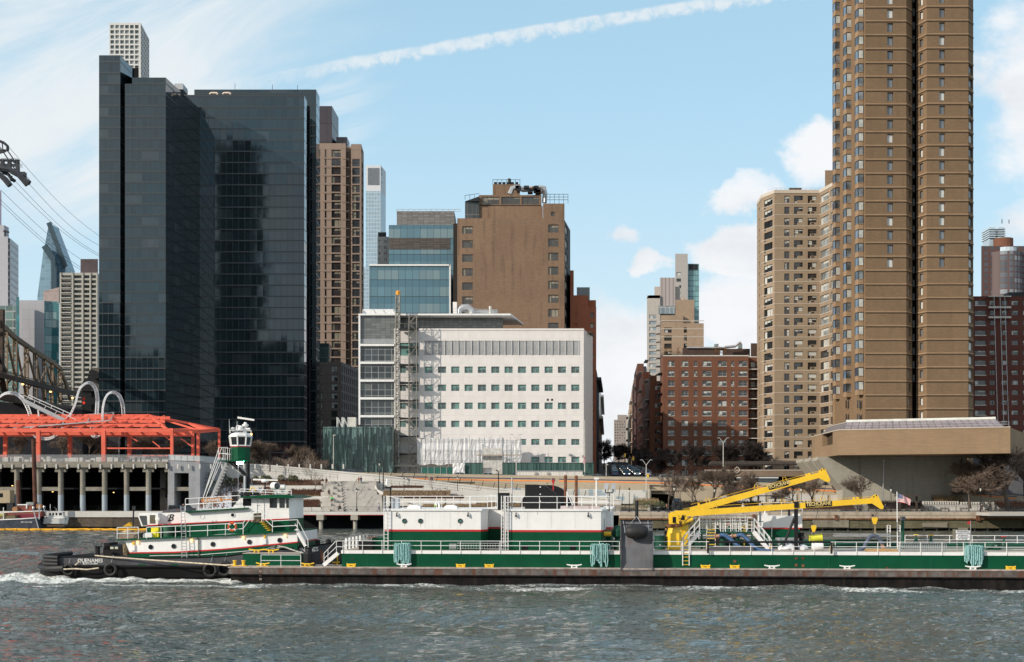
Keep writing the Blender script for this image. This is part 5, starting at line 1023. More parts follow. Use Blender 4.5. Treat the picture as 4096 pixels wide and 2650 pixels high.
 railing(b,[W(950,1882,Y),W(1350,1920,Y)],1.15,(1.,.5),1.8,.03);railing(b,[W(1500,1938,Y),W(1760,1964,Y),W(2000,1994,Y),W(2250,2018,Y)],1.15,(1.,.5),1.8,.03);b.build('rail',[DSTEEL],t,w=True)
 b=MB();b.prism([W(640,1990,290),W(2484,2020,290),(X_(2484,290),290,3.7),(X_(640,290),290,3.7)],(0,6,0));struct('terrain',b,[M('terrace_soil',(.30,.27,.23),.95,var=.2)])
 for a,c,y0,y1,Y,lab in((1000,1287,1943,1962,288,'upper white planter wall left of the broad steps'),(1060,1315,1986,2003,284,'middle white planter wall left of the broad steps'),(1155,1285,2030,2045,279,'lowest white planter wall beside the pier deck'),(1560,1690,1953,1966,288,'short white planter wall right of the broad steps'),(1545,1905,1995,2003,281,'long low white kerb wall below the brown lawn'),(1680,2110,1964,1988,287,'white garden wall behind the barge deckhouse railing'),(1010,1290,1905,1920,293,'top white planter wall under the ramp railing')):
  b=MB();b.prism([W(a,y0,Y),W(c,y0,Y),(X_(c,Y),Y,Z_(y1,Y)-1.2),(X_(a,Y),Y,Z_(y1,Y)-1.2)],(0,.6,0));tag(b.build('planter_wall',[LCONC]),lab,'wall','white terrace walls')
 b=MB();b.prism([W(790,2038,280),W(1150,2025,280),W(1060,1925,292),W(800,1915,292)],(0,0,-4));tag(b.build('snow',[SNOW]),kind='structure')
 b=MB();r_=random.Random(21)
 for k in range(4200):
  u_,v_=r_.random(),r_.random()**.8;q=W(795+345*u_,2036-8*u_,280).lerp(W(800+250*u_,1918,292),v_)
  if math.sin(u_*9+1)*math.sin(v_*7)+r_.gauss(0,.35)<-.25:continue
  e=Vector((r_.gauss(0,.25),r_.gauss(0,.2),r_.uniform(.15,.7)));b.face([q-Vector((.12,0,.05)),q+Vector((.14,0,0)),q+e])
 tag(b.build('undergrowth',[HED]),'brown undergrowth on snowy bank','undergrowth',kind='stuff')
 t=thing('broad_steps','broad pale concrete steps climbing from the pier deck between terraces','steps',(X_(1440,276),276,3.8));b=MB();n=22;y0,y1=276.5,293.5;z0,z1=3.78,Z_(1925,294)
 for k in range(n):
  f0=k/n;y=y0+(y1-y0)*f0;za,zb=z0+(z1-z0)*f0,z0+(z1-z0)*(k+1)/n;b.box(X_(1375-12*f0,y),X_(1530-5*f0-(20 if f0>.5 else 0),y),y,296,za-.02,zb)
 b.build('stair_flight',[PAVE],t,w=True);b=MB();n=11
 for k in range(n):
  f0=k/n;y=y0+(y1-y0)*f0;za,zb=z0+(z1-z0)*f0,z0+(z1-z0)*(k+1)/n
  if k%2==0:b.box(X_(1286,y),X_(1322+k*2,y),y-1.1,296,za-.3,zb-.10)
  else:b.box(X_(1322,y),X_(1352,y),y-.7,296,za-.3,zb-.06)
  b.box(X_(1288,y),X_(1380-12*f0,y),y,296,za-.3,zb-.03-(k%2)*.02)
 b.build('seat_block',[M('step_concrete',(.46,.43,.39),.9,var=.1,sc_=.7)],t,w=True)
 b=MB();b.prism([W(1420,1927,293),W(1468,1927,293),W(1468,1934,293),W(1420,1934,293)],(0,1,0));b.build('top_bench',[LCONC],t,w=True)
 for a,c,e,g in((1412,1918,1429,1948),(1432,1945,1461,1985),(1463,1985,1491,2028)):
  b=MB();ya,yb=292-(a-1412)*.18,284-(a-1412)*.12;p,q=W(e-2,c,ya),W(a,g,ya-6);b.cyl(p,q,.035,n=5);b.cyl(q,q-Vector((0,0,1.1)),.035,n=5);b.cyl(p,p-Vector((0,0,1.1)),.035,n=5);m_=p.lerp(q,.5);b.cyl(m_,m_-Vector((0,0,1.1)),.035,n=5);tag(b.build('handrail',[DSTEEL]),{1412:'upper black handrail on the broad steps',1432:'middle black handrail on the broad steps',1463:'lowest black handrail on the broad steps, above the lamp'}[a],'handrail')
 b=MB();b.prism([W(1500,1940,289),W(1512,1960,287),W(1545,1985,283),W(1660,2018,279),W(1700,2032,278),(X_(1700,278),278,3.7),(X_(1500,289),289,3.7)],(0,.5,0));tag(b.build('stair_side_wall',[LCONC]),'slanting white wall along the right side of the broad steps','wall')
 t=thing('striped_barrier','concrete barrier with bright vertical teeth behind the promenade shrubs','barrier',(X_(3850,285),285,3.8));b=MB();b.box(X_(3690,285),X_(4100,285),285,285.6,3.7,Z_(2018,285));b.build('base',[LCONC],t,w=True)
 b=MB()
 for k in range(38):x=X_(3692+k*9.8+(k>14)*4,284.9);b.box(x,x+.27,284.8,285.4,Z_(2018,285)+.005,Z_(2006+(k>14)*3,285))
 o=b.build('tooth',[LCONC],t,w=True)
 for p,lab in((3625,'dark timber pergola beside the flag, in front of the concrete support wall'),(3060,'dark timber pergola between the two yellow crane booms')):
  t=thing('pergola',lab,'pergola',(X_(p,281),281,3.8));z=Z_(1982,281);b=MB();b.box(X_(p-42,281),X_(p+52,281),279.6,282.4,z-.25,z);b.build('roof',[RUST if 0 else M('dark_timber',(.07,.05,.04),.85)],t,w=True)
  for a in(p-30,p+38):b=MB();b.box(X_(a,281),X_(a+7,281),280.8,281.2,3.8,z-.25);b.build('post',[MT['dark_timber']],t,w=True)
 for i,p in enumerate((3490,3700,3780,3860)):
  t=thing('bench',('first','second','third','fourth')[i]+' dark bench from the left on the promenade right of the yellow booms','bench',(X_(p,275),275,3.8),0,'promenade benches');b=MB()
  for k in range(3):b.box(-1.,1.,-.25+.17*k,-.12+.17*k,.42,.46)
  b.build('seat',[MT['dark_timber']],t);b=MB();b.box(-1.,1.,.28,.32,.5,.62);b.box(-1.,1.,.3,.34,.68,.82);b.build('backrest',[MT['dark_timber']],t)
  for s in(-.85,.85):b=MB();b.box(s-.04,s+.04,-.25,.3,0,.42);b.build('leg',[DSTEEL],t)
 t=thing('litter_bin','dark litter bin on the promenade left of the yellow crane','litter bin',(X_(2634,266),266,3.8));b=MB();b.lathe([(.3,0),(.36,.9),(.38,.95)],n=12);b.build('body',[DSTEEL],t);b=MB();b.torus((0,0,.97),.36,.04,'z',12,5);b.build('rim',[LSTEEL],t)
shore()
# highway
def highway():
 t=thing('elevated_highway','elevated tan highway with orange and navy stripes behind the park','highway',(X_(2300,300),300,4));Y=300
 P=[(1240,1888),(1475,1891),(1900,1899),(2320,1905),(2738,1913),(2880,1924),(3150,1935),(3440,1948)];e=lambda d,o=0:[W(a,c+d,Y-o)for a,c in P]
 tanc=MWall('highway_concrete',(.45,.38,.28),1.6,.06,.3,dirt=(.30,.25,.19),rough=.9);b=MB()
 A,B_=e(0),e(31)
 for i in range(len(P)-1):b.prism([A[i],A[i+1],B_[i+1],B_[i]],(0,.5,0))
 b.build('parapet',[tanc],t,w=True);b=MB()
 for i in range(len(P)-1):a,c=B_[i],B_[i+1];b.prism([a+Vector((0,.5,.93)),c+Vector((0,.5,.93)),c+Vector((0,.25,-2.05)),a+Vector((0,.25,-2.05))],(0,18,0))
 b.build('deck',[tanc],t,w=True)
 st=lambda d0,d1,rng,m,nm:[None for _ in[0]]and None
 for nm,d0,d1,m in(('navy_stripe',12,15.5,M('navy_paint',(.06,.055,.12),.7)),('orange_stripe',19,24,M('orange_stripe_paint',(.80,.27,.08),.7,var=.06))):
  b=MB()
  for i in range(1,len(P)-1):
   for f0,f1 in((0,1),):
    a,c=e(d0,.03),e(d1,.03)
    segs=[(0,1)]
    if i==1:segs=[(.06,.56),(.62,1)]
    if i==2:segs=[(0,.72),(.80,1)]
    for g0,g1 in segs:b.prism([a[i].lerp(a[i+1],g0),a[i].lerp(a[i+1],g1),c[i].lerp(c[i+1],g1),c[i].lerp(c[i+1],g0)],(0,.03,0))
  b.build(nm,[m],t,w=True)
 for p,c in((1725,1915),(2213,1920)):
  b=MB();b.prism([W(p-6,c-6,Y-.05),W(p+6,c-6,Y-.05),W(p+6,c+7,Y-.05),W(p-6,c+7,Y-.05)],(0,.05,0));em=b.build('emblem_plate',[MT['navy_paint']],t,w=True)
  b=MB();b.bar(W(p-4,c-4,Y-.08),W(p+4,c+5,Y-.08),.16,.03);b.bar(W(p+4,c-4,Y-.1),W(p-4,c+5,Y-.1),.16,.03);o=b.build('emblem_cross',[MT['orange_stripe_paint']],em,w=False);o.matrix_basis=WM(t).inverted()
 m_,t_,b_=base('tile_mural',.5);x,y,z=xyz(t_,pos(t_));wn,_=white(t_,comb(t_,(x/1.05).fl(),(z/1.0).fl(),2.));ti=(x/.26).fr().lt(.08).mx((z/.25).fr().lt(.08))
 o=mix(t_,wn.gt(.62),(.62,.61,.56),(.36,.43,.47));o=mix(t_,ti*.35,o,(.4,.4,.38));t_.links.new(o,b_.inputs['Base Color'])
 b=MB();b.prism([W(2000,1952,298.5),W(2300,1956,298.5),W(2582,1962,298.5),W(2582,2016,298.5),W(2000,2016,298.5)],(0,.2,0));b.build('tile_mural',[m_],t,w=True)
 b=MB();b.prism([W(1900,1930,299),W(2598,1940,299),W(2598,2040,299),W(1900,2040,299)],(0,8,0));b.prism([W(2700,1941,299.2),W(2880,1955,299.2),W(3441,1975,299.2),W(3441,2045,299.2),W(2700,2045,299.2)],(0,8,0));b.build('under_wall',[tanc],t,w=True)
 b=MB();b.prism([W(2560,1958,298.9),W(2740,1960,298.9),W(2740,1963,298.9),W(2560,1963,298.9)],(0,9,0));b.build('lintel',[tanc],t,w=True)
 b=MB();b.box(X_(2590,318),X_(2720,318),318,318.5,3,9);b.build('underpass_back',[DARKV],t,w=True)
 for k in range(9):p=2890+k*62;b=MB();b.prism([W(p,1972+k*1.2,299),W(p+48,1973+k*1.2,299),W(p+48,2012,299),W(p,2012,299)],(0,.15,0));b.build('pale_panel',[LCONC],t,w=True)
 b=MB();b.cyl((X_(2596,299),298,3.7),(X_(2596,299),298,Z_(1958,298)),.45,n=12);b.build('pier',[CONC],t,w=True)
 t=thing('ramp_parapet','short striped ramp parapet seen behind the trees at the right edge','parapet',(X_(4000,296),296,4));b=MB();b.prism([W(3872,1966,296),W(4120,1988,296),W(4120,2020,296),W(3872,2010,296)],(0,.5,0));b.build('wall',[tanc],t,w=True)
 for d0,d1,m in((3,6,MT['navy_paint']),(10,15,MT['orange_stripe_paint'])):b=MB();b.prism([W(3890,1968+d0,295.97),W(4068,1984+d0,295.97),W(4068,1984+d1,295.97),W(3890,1968+d1,295.97)],(0,.03,0));b.build('stripe',[m],t,w=True)
 b=MB();b.box(X_(3868,320),X_(4400,320),321,321.8,3,Z_(1820,320));tag(b.build('retaining_wall',[M('dark_grey_wall',(.10,.10,.11),.9)]),'dark grey retaining wall behind the trees at the right edge','wall')  # one even dark grey for the whole wall
 b=MB();b.prism([W(2820,1882,322),W(3330,1882,322),W(3330,1925,322),W(2820,1925,322)],(0,.6,0));t=thing('garden_wall','tan brick garden wall with a pale diamond ornament below the covered walk','wall',(X_(3000,322),322,12));b.build('wall',[MWall('garden_brick',(.22,.165,.12),.3,.1,.2)],t,w=True)
 b=MB();b.prism([W(2820,1880,321.9),W(3330,1880,321.9),W(3330,1883,321.9),W(2820,1883,321.9)],(0,.8,0));b.build('coping',[STONEB],t,w=True)
 b=MB();q=[(2948,1868),(2961,1881),(2948,1894),(2935,1881)]
 for(a,c),(d,e_)in zip(q,q[1:]+q[:1]):b.bar(W(a,c,321.8),W(d,e_,321.8),.14)
 b.build('diamond',[STONEB],t,w=True)
 t=thing('covered_walk','long dark slatted covered walk roof at the foot of the beige tower','covered walkway',(X_(3080,328),328,12));b=MB();b.prism([W(2840,1847,328),W(3322,1845,328),W(3322,1857,326),W(2832,1859,326)],(0,.1,-.3));b.build('roof',[M('dark_slats',(.06,.05,.045),.9)],t,w=True)
 for k in range(82):b=None
 b=MB()
 for k in range(80):p=2840+k*6;b.bar(W(p+4,1846,327.9),W(p,1857,325.9),.1)
 b.build('roof_slat',[M('slat_tan',(.13,.105,.085),.9)],t,w=True)
 for k in range(9):b=MB();p=2840+k*59;b.cyl(W(p,1858,326.5),W(p,1900,326.5),.1,n=5);b.build('post',[DSTEEL],t,w=True)
highway()
# garage, pavilion, sculpture
def garage():
 Y=283;t=thing('columned_garage','open concrete garage on round columns carrying the red pavilion','parking structure',(-75,Y,3.8))
 z0,z1,zt=3.8,Z_(1871,Y),Z_(1848,Y);xl,xr=-160,X_(673,Y)
 dc=MWall('stained_concrete',(.27,.25,.21),3.2,.2,.7,dirt=(.13,.11,.09),rough=.9)
 b=MB();b.box(xl,xr,Y-1,318,z1,zt);b.build('deck_slab',[dc],t,w=True)
 b=MB()
 for k in range(40):x=X_(20+44*k,Y)-20;b.box(x+20 if 0 else x,x+.28,Y-1.25,Y-1.0,z1-.3,zt-.55)
 b.build('bracket',[LCONC],t,w=True)
 for k in range(-5,8):
  p=68+87.7*k;x=X_(p,Y);b=MB();b.cyl((x,Y,z0),(x,Y,Z_(1980,Y)),.58,n=14);b.cyl((x,Y,Z_(1980,Y)+.01),(x,Y,z1),.56,n=14,m=1);b.box(x-1.2,x+1.2,Y-.4,Y+.6,z1-1.0,z1-.005,1);b.build('column',[M('painted_column',(.32,.37,.42),.6,var=.06),dc],t,w=True,smooth=False)
  if k%2:b=MB();b.box(x+.5,X_(p+87.7,Y)-.5,Y-.2,Y+.6,Z_(1964,Y),Z_(1949,Y));b.build('cross_beam',[dc],t,w=True)
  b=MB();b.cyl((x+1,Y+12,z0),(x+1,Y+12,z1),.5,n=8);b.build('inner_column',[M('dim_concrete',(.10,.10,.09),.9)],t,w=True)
 b=MB();b.box(xl,xr,Y+22,Y+22.5,z0,z1-.01);b.box(xr-.02,xr+.3,Y,Y+22.5,z0,z1-.01);b.box(xl,xr,Y+2,Y+22,Z_(1958,Y),Z_(1952,Y));b.build('inner_wall',[M('interior_shade',(.018,.02,.022),.9)],t,w=True)  # inner columns and walls coloured dark for the deep shade inside the garage
 b=MB();railing(b,[(xl,Y+1,z0),(xr,Y+1,z0)],1.1,(1.,.55,.2),2.6,.03);b.build('lower_railing',[DSTEEL],t,w=True)
 for p,c in((210,1968),(454,1971),(49,1944)):b=MB();b.box(X_(p,Y+3)-.14,X_(p,Y+3)+.14,Y+3,Y+3.2,Z_(c,Y+3)-.08,Z_(c,Y+3)+.08);b.build('lamp',[MEmit('amber_lamp',(1,.6,.2),3)if 'amber_lamp' not in MT else MT['amber_lamp']],t,w=True)
 r=thing('deck_balustrade','metal mesh balustrade along the edge of the garage roof','railing',(-75,Y-.8,zt));b=MB();railing(b,[(xl,Y-.8,zt),(xr,Y-.8,zt)],1.5,(1.,.06),2.0,.035);b.build('frame',[LSTEEL],r,w=True)
 gp=M('misty_panel',(.32,.33,.33),.5,var=.2,sc_=.5);m_,t_,b_=base('perforated_panel',.6);b_.inputs['Base Color'].default_value=(.33,.34,.35,1);b_.inputs['Alpha'].default_value=.45
 b=MB();b.face([(xl,Y-.78,zt+.08),(xr,Y-.78,zt+.08),(xr,Y-.78,zt+1.45),(xl,Y-.78,zt+1.45)]);b.build('mesh_panel',[m_],r,w=True)
 b=MB()
 for i in range(30):rr=random.Random(i);x=X_(10+i*22,Y+4);b.box(x,x+rr.uniform(.5,2),Y+4,Y+5,zt,zt+rr.uniform(.5,1.3))
 tag(b.build('planter_row',[LCONC]),'row of pale blocks standing on the garage roof behind the balustrade','planters')
 t=thing('grey_abutment','plain grey concrete abutment with one dark doorway right of the columns','wall',(X_(770,Y),Y,3.8));f=Face((672,282.4),(800,282.4));b=MB()
 o=[(f.u(697),f.u(755),z0,Z_(1893,Y))];facade(b,f,3.5,Z_(1850,282.4),o,6);b.face([f.at(0,Z_(1850,282.4)),f.at(f.L,Z_(1850,282.4)),f.at(f.L,Z_(1856,282.4)),f.at(0,Z_(1842,282.4))]if 0 else[f.at(0,Z_(1850,282.4)+.0),f.at(f.L,Z_(1850,282.4)),f.at(0,Z_(1843,282.4))])
 g=Face((800,282.4),(905,296));facade(b,g,3.5,Z_(1853,283),[]);b.face([(X_(672,282.4),282.4,Z_(1850,282.4)),(X_(800,282.4),282.4,Z_(1851,282.4)),(X_(905,296),296,Z_(1853,283)),(X_(672,282.4),310,Z_(1850,282.4))]);b.build('wall',[WALLG],t,w=True)
 b=MB();b.box(X_(690,288.5),X_(770,288.5),288.5,289,3.8,Z_(1890,Y));b.build('doorway_back',[MT['interior_shade']],t,w=True)  # same near-black colour stands for the shade behind the doorway
 b=MB();b.box(X_(698,283),X_(701,283),282.9,283.3,Z_(1958,Y),Z_(1951,Y));b.build('lamp',[MT['amber_lamp']],t,w=True)
 b=MB();pts=[W(673,1843,282.5),W(800,1848,282.5),W(905,1856,295.8)];railing(b,pts,1.35,(1.,.05),1.3,.035);b.build('railing',[LSTEEL],t,w=True)
 b=MB()
 for p_,q in zip(pts,pts[1:]):b.face([p_+Vector((0,.03,.1)),q+Vector((0,.03,.1)),q+Vector((0,.03,1.25)),p_+Vector((0,.03,1.25))])
 b.build('pale_panel',[M('frosted_panel',(.50,.52,.53),.5)],t,w=True)
 t=thing('red_pavilion','open red steel pavilion frame standing on the garage roof','pavilion',(X_(400,285),285,zt));e0,e1=284.5,301
 zE,zR=Z_(1722,284.5),Z_(1674,292)+.6;zd=zt
 def bm(p,q,w_=.42,h=.6,nm='beam'):b=MB();b.bar(p,q,w_,h);return b.build(nm,[REDST],t,w=True)
 for p_,y in((22,299),(154,e0),(280,299),(415,e0),(518,299),(688,e0),(772,299),(-110,e0),(793,290)):b=MB();b.box(X_(p_,y)-.42 if p_<600 else X_(p_,y)-.3,X_(p_,y)+.42 if p_<600 else X_(p_,y)+.3,y-.4,y+.4,zd-.2,zE);b.build('post',[REDST],t,w=True)
 x0,xe=X_(-300,285),X_(688,e0);xR=X_(600,292);xE=X_(876,300)
 b=MB();b.box(X_(876,299)-.25,X_(876,299)+.25,299,299.5,zd-.3,zE+1);b.build('post',[REDST],t,w=True)
 bm((x0,e0,zE),(xe+.3,e0,zE),.5,.85);bm((x0,299,zE),(xE,300,zE+.9),.5,.85);bm((xe,e0,zE),(X_(793,290),290,zE),.4,.8);bm((X_(793,290),290,zE),(xE,300,zE+.9),.4,.8)
 bm((x0,292,zR),(xR,292,zR),.4,.6,'ridge');bm((xR,292,zR),(X_(666,e0),e0,zE+.3),.5,.5,'hip_rafter');bm((xR,292,zR),(xE,300,zE+1),.5,.5,'hip_rafter');bm((xR,292,zR),(X_(793,290),290,zE+.3),.4,.4,'hip_rafter');bm((xR,292,zR),(X_(405,e0),e0,zE+.3),.35,.45,'hip_rafter')
 for k in range(14):
  x=X_(-240+k*62,285);bm((x,e0,zE+.3),(x+3.2,292,zR-.1),.22,.4,'rafter');bm((x,300,zE+.3),(x+3.2,292,zR-.1),.22,.4,'rafter')
 for k in range(5):f=(k+1)/6;q=Vector((xE,300,zE+1)).lerp(Vector((X_(793,290),290,zE+.3)),f);bm(q,Vector((xR,292,zR)).lerp(Vector((xE,300,zE+1)),.55),.2,.35,'rafter')
 for k_,y in enumerate((286.5,288.5,290.3,294,296.5)):f_=1-abs(y-292)/7.5;bm((x0,y,zE+.2+(zR-zE)*f_),(X_(640+20*(k_%3),y),y,zE+.2+(zR-zE)*f_),.3,.7,'purlin')
 for y in(287.5,295):bm((x0,y,zE-.5),(X_(770,y),y,zE-.5),.4,.9,'girder')
 bm((X_(423,e0),e0,zE-4.0),(xe,e0,zE-4.0),.28,.3,'brace');bm((X_(518,299),299,zE-5.2),(X_(772,299),299,zE-5.2),.3,.35,'brace');bm((x0,299,zE-5.2),(X_(22,299),299,zE-5.2),.3,.35,'brace')
 for(a,c),(d,g_)in(((500,1735),(550,1766)),((610,1766),(560,1800)if 0 else(640,1790)),((640,1735),(688,1765)),((723,1755),(772,1790))):bm(W(a,c,286),W(d,g_,286),.22,.22,'brace')
 t=thing('coaster_sculpture','white looping roller coaster track sculpture rising through the red pavilion','sculpture',(X_(300,291),291,zt));TR=M('white_track',(.66,.66,.67),.45,var=.05);Y=292
 def track(pts,nm='track',wd=.8,Y=Y):
  P=[W(a,c,Y+d)for a,c,d in pts];Q=[]
  for i in range(len(P)-1):
   p0,p1,p2,p3=P[max(0,i-1)],P[i],P[i+1],P[min(len(P)-1,i+2)]
   for k in range(4):s_=k/4;Q.append(.5*((2*p1)+(-p0+p2)*s_+(2*p0-5*p1+4*p2-p3)*s_*s_+(-p0+3*p1-3*p2+p3)*s_**3))
  Q.append(P[-1]);b=MB();A,B_=[],[]
  for i,q in enumerate(Q):
   d=(Q[min(i+1,len(Q)-1)]-Q[max(i-1,0)]).normalized();n=d.cross(Vector((.25,1,0))).normalized();o=(n*.55+Vector((.1,.5,0))*.8);A.append(q+o*wd*.6);B_.append(q-o*wd*.6)
  b.tube(A,.12,5);b.tube(B_,.12,5)
  for i in range(len(Q)-1):b.cyl(A[i],B_[i+1],.065,n=4);b.cyl(A[i],B_[i],.065,n=4);
  b.build(nm,[TR],t,w=True)
 track([(-30,1610,0),(0,1588,0),(20,1576,0),(42,1573,0),(65,1578,1),(88,1594,1),(107,1623,1),(120,1656,0),(127,1688,0),(130,1720,-1),(143,1745,-1),(165,1754,-1),(190,1756,-1),(215,1748,-1),(240,1728,-1),(258,1697,-1),(282,1659,-1),(302,1614,-1),(312,1575,0),(325,1549,0),(351,1532,1),(373,1542,2),(386,1568,2),(390,1600,2),(388,1640,1),(383,1690,0),(367,1715,0),(367,1734,-1),(377,1747,-2),(396,1743,-2),(407,1720,-2),(410,1672,-2),(412,1633,-2),(419,1600,-1),(432,1578,0),(451,1570,1),(471,1578,2),(484,1597,2),(492,1630,2),(495,1690,2)])
 b=MB();p,q=W(91,1593,290),W(305,1697,290);n=(q-p);b.prism([p,q,q+Vector((0,0,-.8)),p+Vector((0,0,-.8))],(0,.15,0));b.prism([p+Vector((0,0,-1.)),q+Vector((0,0,-1.)),q+Vector((0,2.4,-1.)),p+Vector((0,2.4,-1.))],(0,0,.1));b.build('ramp',[LSTEEL],t,w=True)
 b=MB();b.bar(W(114,1581,292.4),W(354,1688,292.4),.16);b.bar(W(96,1582,290),W(320,1688,290),.1);
 for k in range(6):f=k/5;b.bar(W(96+f*220,1582+f*104,290),W(93+f*212,1594+f*104,290),.1);b.bar(W(114+f*235,1581+f*106,292.4),W(112+f*228,1594+f*106,292.4),.1)
 b.bar(W(152,1630,291),W(158,1690,291),.35);b.build('ramp_rail',[TR],t,w=True)
 b=MB();b.bar(W(81,1677,295),W(455,1652,295),.2);b.bar(W(55,1714,286),W(445,1682,286),.25);b.bar(W(90,1690,295),W(450,1668,295),.12)
 for a,c,d,g_ in((81,1677,55,1714),(170,1672,148,1706),(362,1660,350,1690),(455,1652,443,1683),(265,1666,250,1697)):b.bar(W(a,c,295),W(d,g_,286),.22)
 b.build('sky_frame',[LSTEEL],t,w=True)
garage()
# barge and tug share one frame: u along the hull, v away from the viewer
BA=R(-4.0);Oy=106.8;Ox=X_(915,Oy);cA,sA=math.cos(BA),math.sin(BA)
BFM=Matrix.Translation((Ox,Oy,0))@Matrix.Rotation(BA,4,'Z')
def BU(px,v):k=(px-2048)/F;return(k*(Oy+v*cA)-Ox+v*sA)/(cA-k*sA)
def BZ(py,u,v):return Z_(py,Oy+u*sA+v*cA)
def P(px,py,v):u=BU(px,v);return Vector((u,v,BZ(py,u,v)))
def fb():b=MB();b.M=BFM;return b
def PP(pts,v):return[P(a,c,v)for a,c in pts]
def vthing(name,label,cat,u,v,z,group=None):return thing(name,label,cat,BFM@Vector((u,v,z)),BA,group)
def side(b,pts,v,depth,m=0):return b.prism(PP(pts,v),(0,depth,0),m)
def ftext(s_,size,m,parent,px,py,v,rotz=0.,**k):
 q=BFM@P(px,py,v);q=WM(parent).inverted()@q;return text(s_,size,m,parent,q,(math.pi/2,-rotz,0),**k)
def build_barge():
 HULL=M('rusty_hull_steel',(.125,.112,.106),.8,var=.35,sc_=1.3,streak=.8,dirt=(.12,.045,.025),bump=.2)
 HULB=M('black_boot_paint',(.011,.010,.010),.7,spec=.1,var=.4,sc_=1.5,streak=.35,dirt=(.045,.035,.028))
 DECKM=M('worn_deck',(.40,.35,.31),.85,var=.15,sc_=1.,streak=0)
 t=vthing('tank_barge','long green and white tank barge with rusty grey hull, pushed by the tug','barge',0,9,0)
 ZD=1.38;UE=90
 def part(nm,m,b,parent=None):return b.build(nm,m if isinstance(m,list)else[m],parent or t,w=True)
 b=fb()
 for u0,u1,v0,v1 in((0,11.5,0,4.2),(0,11.5,13.8,18),(11.5,UE,0,18)):b.box(u0,u1,v0,v1,.78,ZD)
 part('hull',HULL,b);b=fb()
 for u0,u1,v0,v1 in((.15,11.5,.12,4.1),(.15,11.5,13.9,17.9),(11.5,UE,.12,17.9)):b.box(u0,u1,v0,v1,-1.5,.70)
 b.box(-.0,UE,-.06,.12,.70,.80);part('boot_top',HULB,b)
 b=fb();b.box(.02,11.48,.02,4.18,ZD+.004,ZD+.02);b.box(11.5,UE,.02,1.0,ZD+.004,ZD+.02);b.box(.02,11.48,13.82,17.98,ZD+.004,ZD+.02);part('deck',DECKM,b)
 b=fb();b.box(-.06,UE,-.05,.1,ZD-.08,ZD+.03);part('deck_edge',M('worn_edge',(.36,.30,.27),.8,var=.3,sc_=2),b)
 for i,k in enumerate(('12','11','10')):ftext(k,.22,M('old_white',(.55,.45,.38),.7),t,1041,2286+16*i,-.02,name='draft_mark')
 uT=BU(1367,.9);zt=2.49;zk=2.76
 b=fb();b.box(uT,UE,.9,17.1,ZD+.02,zt);part('trunk',GREEN,b)
 b=fb();b.box(uT-.05,UE,.86,17.14,zt,zk);part('coaming',WHITE,b)
 b=fb();b.box(uT,UE,.95,17.05,zk,zk+.01);part('trunk_deck',M('deck_tan',(.42,.37,.32),.85,var=.15),b)
 def rail(x0,x1,v,zb,zt_,step=1.66,mids=(.52,),m=WHITE,r=.028,post0=None,nm='railing'):
  b=fb();u0,u1=BU(x0,v),BU(x1,v);n=max(1,round((u1-u0)/step))
  for f in(1,)+tuple(mids):z=zb+(zt_-zb)*f;b.cyl((u0,v,z),(u1,v,z),r*.9,n=5)
  for k in range(n+1):u=u0+(u1-u0)*k/n;b.cyl((u,v,post0 if post0 is not None else zb),(u,v,zt_),r,n=5)
  return part(nm,m,b)
 zr=3.56
 rail(1372,2478,.82,zk,zr,post0=zt+.02);rail(2613,2725,.82,zk,zr,post0=zt+.02);rail(2762,2835,.82,zk,zr,post0=zt+.02);rail(2835,4200,.82,zk,zr,post0=zt+.02)
 rail(3620,4250,17,zk,zr+.05,step=2.);rail(1400,1530,16.5,zk,zr,step=.8,m=WHITE);rail(2620,3060,16.9,zk,zr,step=2.)
 def house(nm,plan,py0,py_r,zb=zk,porth=(),lab=None):
  """plan: (px, v) corners left to right; a house with white wall, red stripe and green skirt"""
  pts=[(BU(a,v),v)for a,v in plan];us=[p_[0]for p_ in pts];vb=15.5 if plan[0][1]<9 else plan[0][1]+3.6
  z1=BZ(py0,pts[0][0],pts[0][1]);zr_=BZ(py_r,pts[0][0],pts[0][1]);poly=pts+[(pts[-1][0],vb),(pts[0][0],vb)]
  w_=fb();w_.prism([(u,v,zr_+.16)for u,v in poly],(0,0,z1-zr_-.16));h=part(nm,WHITE,w_)
  g=fb();g.prism([(u,v,zb)for u,v in poly],(0,0,zr_-zb));part('skirt',GREEN,g,h)
  s=fb();e=lambda o:[(u+(-o if i==0 or i==len(poly)-1 else o),v+(-o if i<len(pts)else o))for i,(u,v)in enumerate(poly)]
  s.prism([(u,v,zr_)for u,v in e(.012)],(0,0,.16));part('stripe',RED,s,h)
  s=fb();s.prism([(u,v,z1)for u,v in e(.10)],(0,0,.16));part('roof_edge',WHITE,s,h)
  for px,py in porth:
   v=plan[0][1];q=P(px,py,v);b=fb();b.torus(q+Vector((0,-.03,0)),.18,.035,'y',14,5);pr=part('porthole',FRAME,b,h);b=fb();b.cyl(q+Vector((0,-.02,0)),q+Vector((0,.02,0)),.17,n=14);part('pane',GLASSG,b,h)
  return h,z1+.16
 hA,zA=house('deckhouse',[(1538,1.9),(1923,1.9),(1951,3.4),(1953,6.)],2044,2126.5,porth=((1618,2085),(1682,2085),(1841,2085)))
 hB,zB=house('deckhouse',[(2015,1.9),(2404,1.9),(2423,3.0)],2045,2128.5)
 hC,zC=house('inner_deckhouse',[(1953.5,6.2),(2013,6.2)],2038,2116);hD,zD=house('inner_deckhouse',[(2420,4.6),(2445,4.6),(2454,5.6)],2038,2117)
 b=fb();b.box(BU(2412,3.1),BU(2418,3.1),2.6,3.0,4.6,5.4);part('side_window',GLASS,b)
